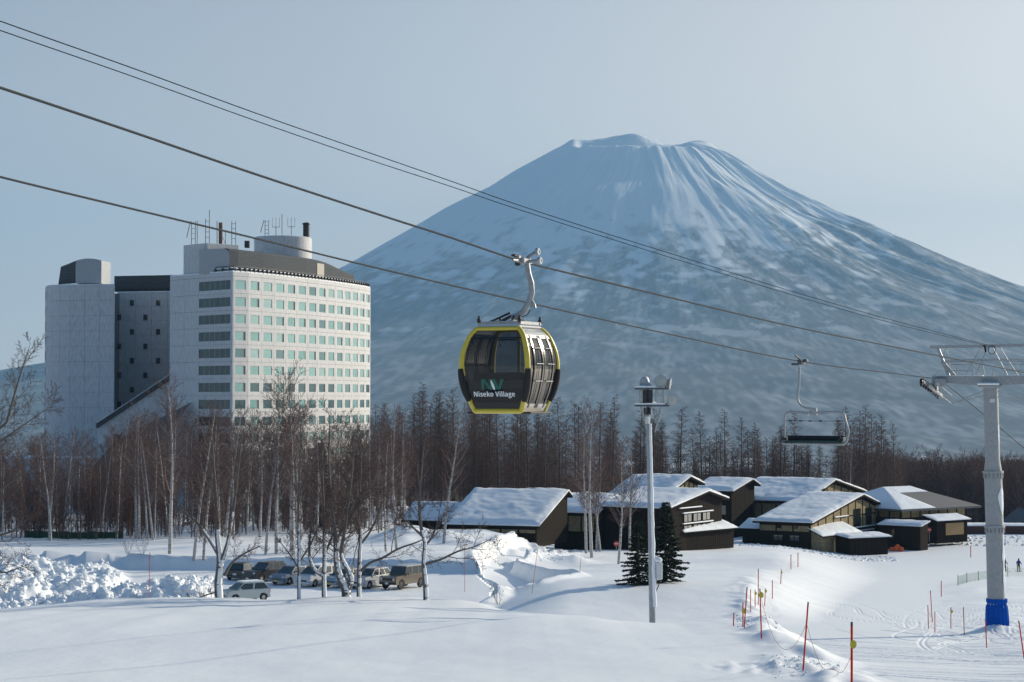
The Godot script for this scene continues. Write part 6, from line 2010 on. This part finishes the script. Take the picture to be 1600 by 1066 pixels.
# ---------------------------------------------------------------- cars
# length along x (front at +x). spec: L, W, height, sill, hood y, x of windscreen foot, roof front, roof rear, rear foot
func make_car(label: String, paint: Material, where: Vector3, heading: Vector2, s: Dictionary) -> Node3D:
	var turn := atan2(-heading.y, heading.x)       # heading is (x, z) in the world
	var C := thing("parked_car", label, "car", where, turn, "cars in the snowy car park")
	var L: float = s.L; var W: float = s.W; var h: float = s.h; var hb: float = s.belt; var hood: float = s.hood
	var wr: float = s.get("wheel", 0.31)
	var ax := [L * 0.5 - s.get("fo", 0.8), -L * 0.5 + s.get("ro", 0.75)]
	# lower body: side profile with wheel arches
	var prof := PackedVector2Array()
	var sill := 0.24 if wr < 0.36 else 0.42
	prof.append(Vector2(-L * 0.5 + 0.04, sill + 0.1))
	for a in [ax[1], ax[0]]:
		prof.append(Vector2(a - wr - 0.07, sill))
		for i in 7:
			var t := PI - PI * i / 6.0
			prof.append(Vector2(a + cos(t) * (wr + 0.06), wr + sin(t) * (wr + 0.07) + 0.02))
		prof.append(Vector2(a + wr + 0.07, sill))
	prof.append(Vector2(L * 0.5 - 0.05, sill + 0.02)); prof.append(Vector2(L * 0.5, sill + 0.25)); prof.append(Vector2(L * 0.5 - s.get("nose", 0.1), hood - 0.08)); prof.append(Vector2(L * 0.5 - s.get("nose", 0.1) - 0.2, hood))
	prof.append(Vector2(s.wf, hb)); prof.append(Vector2(s.rf, hb)); prof.append(Vector2(-L * 0.5 + 0.02, hb - 0.1))
	var body := MB.new()
	body.prism(prof, -W * 0.5 + 0.05, W * 0.5 - 0.05)
	# shoulders: slightly narrower slab outside so the flank is not one plane
	var flank := PackedVector2Array()
	for q in prof: flank.append(Vector2(q.x * 0.985, lerpf(q.y, hb * 0.62, 0.06)))
	body.prism(flank, -W * 0.5, W * 0.5)
	part("body", body, paint, C)
	# cabin
	var xs := [s.wf, s.rtf, s.rtr, s.rf]
	var w0 := W * 0.5 - 0.05; var w1: float = W * 0.5 - s.get("tumble", 0.2)
	var g := MB.new()
	var P := func(i: int, side: float, k := 0.0) -> Vector3:
		var top := i == 1 or i == 2
		return Vector3(xs[i], (h - 0.05 if top else hb), (w1 if top else w0) * side + k * side)
	g.quad(P.call(0, -1), P.call(0, 1), P.call(1, 1), P.call(1, -1)) ; g.quad(P.call(3, 1), P.call(3, -1), P.call(2, -1), P.call(2, 1))
	g.quad(P.call(3, 1), P.call(2, 1), P.call(1, 1), P.call(0, 1)); g.quad(P.call(0, -1), P.call(1, -1), P.call(2, -1), P.call(3, -1))
	part("cabin", g, paint, C)
	var rf := MB.new()
	var mx: float = (xs[1] + xs[2]) * 0.5
	rf.cbox(Vector3(mx, h - 0.035, 0), Vector3(xs[1] - xs[2] + 0.06, 0.08, w1 * 2 + 0.04), 0.035)
	part("roof", rf, s.get("roof_mat", paint), C)
	# glass, slightly proud of the pillars
	var inset := func(a: Vector3, b: Vector3, c: Vector3, d: Vector3, k: float, out: Vector3) -> MB:
		var m := MB.new()
		var ctr := (a + b + c + d) * 0.25
		var q := [a.lerp(ctr, k) + out, b.lerp(ctr, k) + out, c.lerp(ctr, k) + out, d.lerp(ctr, k) + out]
		m.quad(q[0], q[1], q[2], q[3])
		return m
	part("windscreen", inset.call(P.call(0, -1), P.call(0, 1), P.call(1, 1), P.call(1, -1), 0.09, Vector3(0.012, 0.01, 0)), M.dark_glass, C)
	part("rear_window", inset.call(P.call(3, 1), P.call(3, -1), P.call(2, -1), P.call(2, 1), 0.14, Vector3(-0.012, 0.008, 0)), M.dark_glass, C)
	var nwin: int = s.get("wins", 2)
	for sd in [-1.0, 1.0]:
		for i in nwin:
			var t0 := float(i) / nwin; var t1 := float(i + 1) / nwin
			var b0: Vector3 = (P.call(0, sd) as Vector3).lerp(P.call(3, sd), t0); var b1: Vector3 = (P.call(0, sd) as Vector3).lerp(P.call(3, sd), t1)
			var u0: Vector3 = (P.call(1, sd) as Vector3).lerp(P.call(2, sd), t0); var u1: Vector3 = (P.call(1, sd) as Vector3).lerp(P.call(2, sd), t1)
			part("side_window", inset.call(b0, u0, u1, b1, 0.13, Vector3(0, 0.0, 0.012 * sd)) if sd < 0 else inset.call(b1, u1, u0, b0, 0.13, Vector3(0, 0.0, 0.012 * sd)), M.dark_glass, C)
		var mir := MB.new()
		mir.cbox(Vector3(s.wf - 0.25, hb + 0.08, (w0 + 0.14) * sd), Vector3(0.12, 0.14, 0.2), 0.03)
		part("mirror", mir, paint, C)
		var hl := MB.new()
		if s.get("boxy", false): hl.lathe(PackedVector2Array([Vector2(0.1, 0), Vector2(0.1, 0.03), Vector2(0, 0.05)]), 12, Transform3D(Basis(Vector3.FORWARD, PI / 2), Vector3(L * 0.5 - s.get("nose", 0.1) * 0.5, hood - 0.24, (W * 0.5 - 0.25) * sd)))
		else: hl.cbox(Vector3(L * 0.5 - 0.16, hood - 0.17, (W * 0.5 - 0.2) * sd), Vector3(0.3, 0.15, 0.3), 0.05)
		part("headlight", hl, M.headlight, C)
		var tl := MB.new()
		tl.cbox(Vector3(-L * 0.5 + 0.06, hb - 0.12, (W * 0.5 - 0.1) * sd), Vector3(0.14, 0.34, 0.15), 0.04)
		part("tail_light", tl, M.taillight, C)
		for a in ax:
			var ty := MB.new()
			var tr := Transform3D(Basis(Vector3.RIGHT, PI / 2), Vector3(a, wr, (W * 0.5 - 0.1) * sd))
			ty.lathe(PackedVector2Array([Vector2(wr * 0.6, -0.1), Vector2(wr * 0.92, -0.1), Vector2(wr, -0.06), Vector2(wr, 0.06), Vector2(wr * 0.92, 0.1), Vector2(wr * 0.6, 0.1)]), 20, tr)
			var wh := part("wheel", ty, M.rubber, C)
			var rm := MB.new()
			rm.lathe(PackedVector2Array([Vector2(0, -0.07), Vector2(wr * 0.3, -0.09), Vector2(wr * 0.61, -0.06), Vector2(wr * 0.61, 0.06), Vector2(wr * 0.3, 0.09), Vector2(0, 0.07)]), 12, tr)
			part("rim", rm, M.silver if not s.get("boxy", false) else M.black_metal, wh)
	var gr := MB.new()
	gr.cbox(Vector3(L * 0.5 - 0.02, (sill + hood) * 0.5 - 0.02 + (0.12 if s.get("boxy", false) else -0.1), 0), Vector3(0.1, 0.24, W - 0.75), 0.03)
	part("grille", gr, M.gloss_black, C)
	var bp := MB.new()
	bp.cbox(Vector3(L * 0.5 + 0.02, sill + 0.14, 0), Vector3(0.14, 0.2, W - 0.1), 0.05)
	var bp2 := MB.new()
	bp2.cbox(Vector3(-L * 0.5, sill + 0.14, 0), Vector3(0.14, 0.2, W - 0.1), 0.05)
	part("bumper", bp2, s.get("bumper_mat", paint), C)
	part("bumper", bp, s.get("bumper_mat", paint), C)
	var pt := MB.new()
	pt.box(Vector3(L * 0.5 + 0.1, sill + 0.14, 0), Vector3(0.02, 0.16, 0.33))
	var pt2 := MB.new()
	pt2.box(Vector3(-L * 0.5 - 0.08, sill + 0.35, 0), Vector3(0.02, 0.16, 0.33))
	part("number_plate", pt2, s.get("plate", M.white_paint), C)
	part("number_plate", pt, s.get("plate", M.white_paint), C)
	if s.get("snow", 0.0) > 0.0:
		part("roof_snow", snow_slab(Vector3(xs[1] - 0.05, h + 0.006, w1), Vector3(xs[1] - 0.05, h + 0.006, -w1), Vector3(xs[2] + 0.05, h + 0.006, -w1), Vector3(xs[2] + 0.05, h + 0.006, w1), s.snow, where.x), M.piled_snow, C)
	return C
func make_cars() -> void:
	var hatch := {"L": 3.8, "W": 1.68, "h": 1.5, "belt": 0.95, "hood": 0.92, "wf": 1.05, "rtf": 0.35, "rtr": -1.45, "rf": -1.86, "wins": 2, "fo": 0.72, "ro": 0.6}
	var wagon := {"L": 4.4, "W": 1.7, "h": 1.5, "belt": 0.95, "hood": 0.88, "wf": 1.15, "rtf": 0.35, "rtr": -1.75, "rf": -2.1, "wins": 3, "plate": M.plate_yellow}
	var suv := {"L": 4.4, "W": 1.75, "h": 1.66, "belt": 1.05, "hood": 1.02, "wf": 1.0, "rtf": 0.35, "rtr": -1.5, "rf": -2.1, "wins": 3, "wheel": 0.34}
	var van := {"L": 4.6, "W": 1.75, "h": 1.7, "belt": 1.02, "hood": 0.96, "wf": 1.5, "rtf": 0.55, "rtr": -1.95, "rf": -2.25, "wins": 3, "snow": 0.03}
	var jeep := {"L": 4.3, "W": 1.78, "h": 1.92, "belt": 1.18, "hood": 1.14, "wf": 0.75, "rtf": 0.5, "rtr": -2.0, "rf": -2.12, "wins": 3, "wheel": 0.4, "tumble": 0.14, "nose": 0.03, "boxy": true, "roof_mat": M.car_pearl, "bumper_mat": M.black_metal}
	var g := func(px: float, d: float) -> Vector3: return on_ground(px, d)
	var row := Vector2(-0.51, 0.86)
	make_car("black hatchback seen from behind at the left end of the row", M.car_black, g.call(381, 176.5), Vector2(0.25, -0.97), hatch)
	make_car("dark grey car parked between the black hatchback and the blue-grey wagon", M.car_dark_grey, g.call(417, 174.5), Vector2(-0.62, 0.78), suv)
	make_car("blue-grey wagon with a yellow number plate in the row", M.car_blue_grey, g.call(457, 172.5), row, wagon)
	make_car("white minivan in the middle of the row", M.car_white, g.call(497, 171.0), row, van)
	make_car("silver-blue car half hidden behind the S-curved tree", M.car_silver_blue, g.call(540, 170.0), row, wagon)
	make_car("pearl white and navy car beside the bronze four-wheel drive", M.car_pearl, g.call(580, 169.0), row, suv)
	make_car("boxy bronze four-wheel drive with a pale roof at the right end of the row", M.car_bronze, g.call(630, 168.0), Vector2(-0.56, 0.83), jeep)
	var h2 := hatch.duplicate(); h2["snow"] = 0.05
	make_car("silver hatchback nosed into the snow heap on the near side of the car park", M.car_silver_green, g.call(383, 157.5), Vector2(-0.83, 0.56), h2)
	var h3 := hatch.duplicate(); h3["snow"] = 0.22
	make_car("snow-topped dark car almost buried behind the ploughed heap", M.car_black, g.call(300, 152.0), Vector2(-0.9, 0.43), h3)

# ---------------------------------------------------------------- poles, nets, signs
func piste_pole(px: float, py: float, tx: float, ty: float, disc: float, label: String, r := 0.022, where = null) -> void:
	var f: Vector3 = hit(px, py) if where == null else where
	var d := -f.z
	var o := thing("piste_pole", label, "marker pole", f, 0.0, "red piste poles")
	var t := at(tx, ty, d) - f
	var rr := maxf(r, d * 0.00021) if not label.contains("stake") else 0.016
	var m := MB.new()
	m.tube([-t.normalized() * 0.4, t * 0.93], [rr, rr], 8)
	part("shaft", m, M.pole_red, o)
	var c := MB.new()
	c.tube([t * 0.93, t], [rr * 1.02, rr * 1.02], 8)
	part("tip", c, M.pole_dark, o)
	if disc > 0.0:
		var k := (py - disc) / (py - ty)
		var ds := MB.new()
		ds.lathe(PackedVector2Array([Vector2(0, -0.012), Vector2(0.085, -0.012), Vector2(0.085, 0.012), Vector2(0, 0.012)]), 18, Transform3D(Basis(Vector3.RIGHT, PI / 2).rotated(Vector3.UP, 0.3).scaled(Vector3(1, 1.25, 1)), t * k + Vector3(0.03, 0, rr + 0.02)))
		part("disc", ds, M.disc_yellow, o)
func make_poles() -> void:
	for q in [[1255, 1050, 1263, 941, 0, "tall leaning red pole on the bank at the edge of the groomed run"], [1190, 998, 1187.5, 920, 930, "tall red pole with a yellow disc at the corner of the bank"], [1163, 982, 1167.5, 917.5, 0, "tall tilted red pole left of the disc pole at the bank's corner"], [1161, 980, 1161, 942, 955, "short red pole with a small disc at the foot of the tilted pole"], [1146, 979, 1147, 958, 0, "shortest red pole, leftmost on the bank"], [1173, 959, 1173, 921, 0, "plain red pole just right of the tall tilted one"], [1180, 951, 1180, 922, 928, "red pole with a high disc behind the corner of the bank"], [1195, 948, 1196, 920, 924, "red pole with a disc right of the corner disc pole"], [1185, 945, 1185, 889, 0, "very thin tall pole behind the disc poles"], [1207, 937, 1207, 907, 0, "plain red pole where the run's left edge bends"], [1220, 914, 1221, 890, 895, "far red pole with a disc along the run's left edge"], [1236, 891, 1236, 867, 0, "left one of the two red poles before the lodge"], [1247, 888, 1247, 864, 0, "right one of the two red poles before the lodge"], [1451, 984, 1450, 946, 0, "short red pole, leftmost of the cluster right of the run"], [1457, 973, 1454, 923, 0, "tallest red pole of the cluster right of the run"], [1461, 989, 1461, 956, 0, "nearest red pole of the cluster right of the run"], [1486, 984, 1486, 949, 956, "red pole with a disc between the cluster and the lift tower"], [1507, 993, 1505.5, 949, 0, "plain red pole left of the lift tower"], [1542, 1014, 1540, 968, 0, "red pole standing before the tower's blue padding"], [1601, 1032, 1592, 970, 0, "leaning red pole at the right edge beside the tower"], [1471, 934, 1471, 908, 0, "lone red pole up the slope by the green net"], [234, 949, 234, 863, 0, "thin red and white stake before the ploughed heap"], [831, 928, 840, 859, 0, "tilted red stake by the cut road"], [754, 901, 753, 854, 0, "thin stake on the bank right of the parked cars"], [726, 926, 726, 850, 0, "thin stake in front of the shaded bank by the cars"], [906, 896, 908, 871, 0, "small stake on the field left of the spruces"], [1517, 872, 1517, 853, 0, "small red post by the far mound left of the tower"]]:
		var w = null
		if q[0] == 234: w = on_ground(234, 113.0)
		piste_pole(q[0], q[1], q[2], q[3], q[4], q[5], 0.022 if q[3] < 945 else 0.022, w)
	piste_pole(1331, 1072, 1331, 972, 1007, "nearest red pole with a yellow disc at the bottom of the picture", 0.03)
	# slack rope between poles
	var a := hit(1190, 998) + Vector3.UP * 1.3; var b := hit(1255, 1050) + Vector3(0.1, 1.25, 0); var c := hit(1331, 1072) + Vector3.UP * 0.75
	for q in [[a, b, 1.15, "pink slack cord between the corner pole and the leaning pole"], [b, c, 0.95, "pink slack cord between the leaning pole and the nearest pole"]]:
		var pts := []; var rad := []
		for i in 17:
			var t := i / 16.0
			var p: Vector3 = (q[0] as Vector3).lerp(q[1], t) + Vector3.DOWN * (q[2] * 4.0 * t * (1.0 - t))
			p.y = maxf(p.y, ground_height(p.x, p.z) + 0.02)
			pts.append(p); rad.append(0.007)
		var m := MB.new(); m.tube(pts, rad, 5)
		single("cord", m, M.net_pink, q[3], "cord")
	# green safety net right of the run
	var net := thing("safety_net", "low green safety net on thin posts left of the lift tower", "net", hit(1497, 916))
	var prev := Vector3.ZERO
	var k := 0
	for q in [[1497, 916], [1511, 912], [1529, 908], [1545, 905], [1575, 902], [1605, 901]]:
		var f := hit(q[0], q[1]) - net.position
		var pm := MB.new(); pm.bar(f - Vector3.UP * 0.2, f + Vector3.UP * 1.15, 0.035, 6)
		part("post", pm, M.net_green, net)
		if k > 0:
			var nm := MB.new()
			for i in 7: nm.bar(prev + Vector3.UP * (0.1 + 0.15 * i), f + Vector3.UP * (0.1 + 0.15 * i - 0.06 * sin(i)), 0.007, 3)
			var n := int(prev.distance_to(f) / 0.35)
			for i in n: nm.bar(prev.lerp(f, float(i) / n) + Vector3.UP * 0.08, prev.lerp(f, float(i) / n) + Vector3.UP * 1.0, 0.006, 3)
			part("mesh_panel", nm, M.net_green, net)
		prev = f; k += 1
	# green fence at the edge of the birch wood
	var fence := thing("green_fence", "low green netting fence along the edge of the birch wood", "fence", on_ground(60, 248.0))
	for i in 11:
		var f := on_ground(40.0 + 14.0 * i, 248.0) - fence.position; var f2 := on_ground(54.0 + 14.0 * i, 248.0) - fence.position
		var pm := MB.new(); pm.bar(f - Vector3.UP * 0.3, f + Vector3.UP * 1.0, 0.04, 6); part("post", pm, M.fence_green_shaded, fence)
		var nm := MB.new(); nm.beam(f + Vector3.UP * 0.45, f2 + Vector3.UP * 0.45, 0.02, 0.85 + 0.1 * sin(i * 2.0)); part("panel", nm, M.fence_green_shaded, fence)
	# small signs
	for q in [[963, 862, 850, "round red no-entry sign on a post by the birches"], [1084, 852, 844, "small red sign before the black boarded lodge"], [1452, 842, 828, "red sign by the door of the hip-roofed lodge"]]:
		var f := hit(q[0], q[1]) if q[0] != 1452 else at(1452, 842, 312.0)
		var o := thing("road_sign", q[3], "sign", f)
		var hh: float = (q[1] - q[2]) * -f.z / F
		var m := MB.new(); m.bar(Vector3.DOWN * 0.4, Vector3.UP * hh, 0.04, 6); part("post", m, M.galvanised, o)
		var ds := MB.new(); ds.lathe(PackedVector2Array([Vector2(0, -0.02), Vector2(0.34, -0.02), Vector2(0.34, 0.02), Vector2(0, 0.02)]), 20, Transform3D(Basis(Vector3.RIGHT, PI / 2), Vector3(0, hh, 0.06))); part("plate", ds, M.sign_red, o)
		var wb := MB.new(); wb.box(Vector3(0, hh, 0.09), Vector3(0.46, 0.12, 0.01)); part("bar", wb, M.white_paint, o)
	# tubular barriers by the lodge doors
	for q in [[1078, 858, 16.0, "low tube barrier before the black boarded lodge"], [1418, 852, 12.0, "ski rack frame left of the hip-roofed lodge's doors"], [1442, 851, 16.0, "ski rack frame before the hip-roofed lodge's doors"], [1472, 849, 14.0, "ski rack frame right of the hip-roofed lodge's doors"]]:
		var f := hit(q[0], q[1])
		var o := thing("ski_rack", q[3], "rack", f, 0.4)
		var m := MB.new()
		var w: float = q[2] * -f.z / F * 0.5
		var hh := 1.3
		for s in [-1, 1]:
			m.bar(Vector3(w * s, -0.3, 0), Vector3(w * s, hh, 0), 0.045, 6); m.bar(Vector3(w * s, 0.05, -0.5), Vector3(w * s, 0.05, 0.5), 0.04, 6)
		m.bar(Vector3(-w, hh, 0), Vector3(w, hh, 0), 0.045, 6)
		part("frame", m, M.antenna_metal, o)
	var ob := hit(1400, 862)
	var tarp := MB.new()
	for q in [[0, 0.35, 0, 0.55], [0.6, 0.3, 0.1, 0.5], [-0.5, 0.25, -0.1, 0.45], [0.2, 0.75, 0.0, 0.4]]:
		tarp.lathe(PackedVector2Array([Vector2(0, -q[3]), Vector2(q[3] * 0.75, -q[3] * 0.6), Vector2(q[3], 0), Vector2(q[3] * 0.72, q[3] * 0.65), Vector2(0, q[3] * 0.9)]), 9, Transform3D(Basis(Vector3.UP, q[0] * 5.0), Vector3(q[0] * 1.3, q[1], q[2])))
	var tn := thing("orange_bundle", "bright orange bundled tarpaulin beside the small dark shed", "bundle", ob)
	part("tarpaulin", tarp, M.orange, tn)

# ---------------------------------------------------------------- skiers
# one continuous skin over tapered bones, meshed as surface nets
func skin_bones(bones: Array, cell: float, k: float, colors: Callable) -> MB:
	var lo := Vector3.ONE * 1e9; var hi := -lo
	for b in bones:
		var r: float = maxf(b[2], b[3])
		for p in [b[0], b[1]]:
			lo = lo.min(p - Vector3.ONE * (r + cell * 3)); hi = hi.max(p + Vector3.ONE * (r + cell * 3))
	var n := Vector3i(((hi - lo) / cell).ceil()) + Vector3i.ONE
	var val := PackedFloat32Array(); val.resize(n.x * n.y * n.z)
	var f := func(p: Vector3) -> float:
		var d := 1e3
		for b in bones:
			var a: Vector3 = b[0]; var ab: Vector3 = b[1] - a
			var t := clampf((p - a).dot(ab) / maxf(ab.length_squared(), 1e-8), 0, 1)
			var e: float = p.distance_to(a + ab * t) - lerpf(b[2], b[3], t)
			var h := clampf(0.5 + 0.5 * (d - e) / k, 0, 1)
			d = lerpf(d, e, h) - k * h * (1.0 - h)
		return d
	for z in n.z: for y in n.y: for x in n.x: val[(z * n.y + y) * n.x + x] = f.call(lo + Vector3(x, y, z) * cell)
	var vert := {}
	for z in n.z - 1: for y in n.y - 1: for x in n.x - 1:
		var s := Vector3.ZERO; var cnt := 0
		for e in [[0, 1], [2, 3], [4, 5], [6, 7], [0, 2], [1, 3], [4, 6], [5, 7], [0, 4], [1, 5], [2, 6], [3, 7]]:
			var pa := Vector3i(x + (e[0] & 1), y + ((e[0] >> 1) & 1), z + (e[0] >> 2)); var pb := Vector3i(x + (e[1] & 1), y + ((e[1] >> 1) & 1), z + (e[1] >> 2))
			var va := val[(pa.z * n.y + pa.y) * n.x + pa.x]; var vb := val[(pb.z * n.y + pb.y) * n.x + pb.x]
			if (va < 0) != (vb < 0):
				s += Vector3(pa).lerp(Vector3(pb), va / (va - vb)); cnt += 1
		if cnt > 0: vert[Vector3i(x, y, z)] = lo + s / cnt * cell
	var mb := MB.new()
	for q in vert:
		for ax in 3:
			var d := [Vector3i(1, 0, 0), Vector3i(0, 1, 0), Vector3i(0, 0, 1)]
			var o: Vector3i = q + d[ax]
			if o.x >= n.x or o.y >= n.y or o.z >= n.z: continue
			var va := val[(q.z * n.y + q.y) * n.x + q.x]; var vb := val[(o.z * n.y + o.y) * n.x + o.x]
			if (va < 0) == (vb < 0): continue
			var u: Vector3i = d[(ax + 1) % 3]; var w: Vector3i = d[(ax + 2) % 3]
			if not (vert.has(q - u) and vert.has(q - w) and vert.has(q - u - w)): continue
			var P := [vert[q - u - w], vert[q - w], vert[q], vert[q - u]]
			mb.col = colors.call(P[0])
			if va < 0: mb.quad(P[0], P[1], P[2], P[3])
			else: mb.quad(P[3], P[2], P[1], P[0])
	return mb
func make_skier(label: String, where: Vector3, turn: float, top: Color, legs: Color, hat: Color) -> void:
	var o := thing("person", label, "person", where, turn, "skiers on the run")
	var hip := Vector3(0, 0.88, -0.04)
	var bones := [
		[hip + Vector3(0.1, 0, 0), Vector3(0.13, 0.5, 0.06), 0.10, 0.075], [Vector3(0.13, 0.5, 0.06), Vector3(0.14, 0.1, -0.02), 0.078, 0.065], [Vector3(0.14, 0.09, -0.06), Vector3(0.14, 0.07, 0.16), 0.065, 0.055],
		[hip + Vector3(-0.1, 0, 0), Vector3(-0.13, 0.5, 0.06), 0.10, 0.075], [Vector3(-0.13, 0.5, 0.06), Vector3(-0.14, 0.1, -0.02), 0.078, 0.065], [Vector3(-0.14, 0.09, -0.06), Vector3(-0.14, 0.07, 0.16), 0.065, 0.055],
		[hip, Vector3(0, 1.15, 0.0), 0.16, 0.15], [Vector3(0, 1.15, 0.0), Vector3(0, 1.36, 0.02), 0.16, 0.17], [Vector3(0, 1.38, 0.02), Vector3(0, 1.52, 0.04), 0.07, 0.06], [Vector3(0, 1.58, 0.05), Vector3(0, 1.68, 0.05), 0.095, 0.105],
		[Vector3(0.17, 1.38, 0.0), Vector3(0.28, 1.14, 0.0), 0.07, 0.055], [Vector3(0.28, 1.14, 0.0), Vector3(0.32, 1.02, 0.22), 0.055, 0.045], [Vector3(0.32, 1.02, 0.22), Vector3(0.32, 1.0, 0.3), 0.048, 0.042],
		[Vector3(-0.17, 1.38, 0.0), Vector3(-0.28, 1.14, 0.0), 0.07, 0.055], [Vector3(-0.28, 1.14, 0.0), Vector3(-0.32, 1.02, 0.22), 0.055, 0.045], [Vector3(-0.32, 1.02, 0.22), Vector3(-0.32, 1.0, 0.3), 0.048, 0.042]]
	var pick := func(p: Vector3) -> Color:
		if p.y > 1.56: return hat if (p.y > 1.66 or p.z < 0.06) else Color(0.42, 0.26, 0.19)
		if p.y > 0.86 or absf(p.x) > 0.26: return top
		if p.y > 0.2: return legs
		return Color(0.03, 0.03, 0.03)
	part("body", skin_bones(bones, 0.036, 0.05, pick), M.twig, o)
	for s in [-1, 1]:
		var sk := MB.new()
		sk.cbox(Vector3(0.14 * s, 0.012, 0.05), Vector3(0.1, 0.025, 1.7), 0.01)
		sk.tube([Vector3(0.14 * s, 0.015, 0.88), Vector3(0.14 * s, 0.08, 1.05)], [0.04, 0.02], 6)
		part("ski", sk, M.gloss_black, o)
		var po := MB.new()
		po.bar(Vector3(0.32 * s, 1.08, 0.3), Vector3(0.42 * s, 0.02, 0.0), 0.014, 5)
		part("ski_pole", po, M.antenna_metal, o)
func make_skiers() -> void:
	make_skier("skier in a blue jacket and green trousers right of the lift tower", hit(1592, 894), 2.6, Color(0.012, 0.035, 0.15), Color(0.05, 0.16, 0.03), Color(0.02, 0.03, 0.08))
	make_skier("dark-clothed skier half hidden behind the lift tower", hit(1570, 893), 0.5, Color(0.03, 0.03, 0.035), Color(0.02, 0.02, 0.025), Color(0.12, 0.02, 0.02))
func build_all() -> void:
	make_hotel()
	make_lodges()
	make_woods()
	make_near_trees()
	make_spruces()
	make_ropes()
	make_gondola()
	make_chair()
	make_tower()
	make_mast()
	make_cars()
	make_poles()
	make_skiers()

func _ready() -> void:
	rng.seed = 7
	nA.seed = 3; nA.frequency = 0.02; nA.fractal_octaves = 3
	nB.seed = 11; nB.frequency = 0.12; nB.fractal_octaves = 3
	nC.seed = 23; nC.frequency = 0.9; nC.fractal_octaves = 2
	nR.seed = 31; nR.frequency = 0.045; nR.fractal_octaves = 3
	# camera
	var cam := Camera3D.new()
	cam.name = "camera"
	add_child(cam)
	cam.rotation.x = PITCH
	cam.keep_aspect = Camera3D.KEEP_HEIGHT
	cam.fov = rad_to_deg(2.0 * atan(533.0 / F))
	cam.near = 0.5; cam.far = 60000.0
	cam.current = true
	# sky, sun, haze, exposure
	var env := Environment.new()
	env.background_mode = Environment.BG_SKY
	var sky := Sky.new()
	var pan := PanoramaSkyMaterial.new()
	pan.panorama = make_sky()
	sky.sky_material = pan
	env.sky = sky
	env.tonemap_mode = Environment.TONE_MAPPER_LINEAR
	env.tonemap_exposure = 1.36
	env.fog_enabled = true
	env.fog_density = 0.000078
	env.fog_light_color = Color(0.62, 0.83, 1.0)
	env.sdfgi_enabled = true; env.ssao_enabled = true; env.ssil_enabled = true
	var we := WorldEnvironment.new()
	we.name = "world_environment"
	we.environment = env
	add_child(we)
	var sun := DirectionalLight3D.new()
	sun.name = "sun"
	sun.light_energy = 1.6
	sun.light_color = Color(1.0, 0.952, 0.865)
	sun.light_angular_distance = 0.5
	sun.shadow_enabled = true
	add_child(sun)
	sun.look_at_from_position(Vector3.ZERO, -sun_dir(), Vector3.UP)
	make_plan()
	make_materials()
	make_ground()
	make_volcano()
	make_run()
	make_clods()
	build_all()
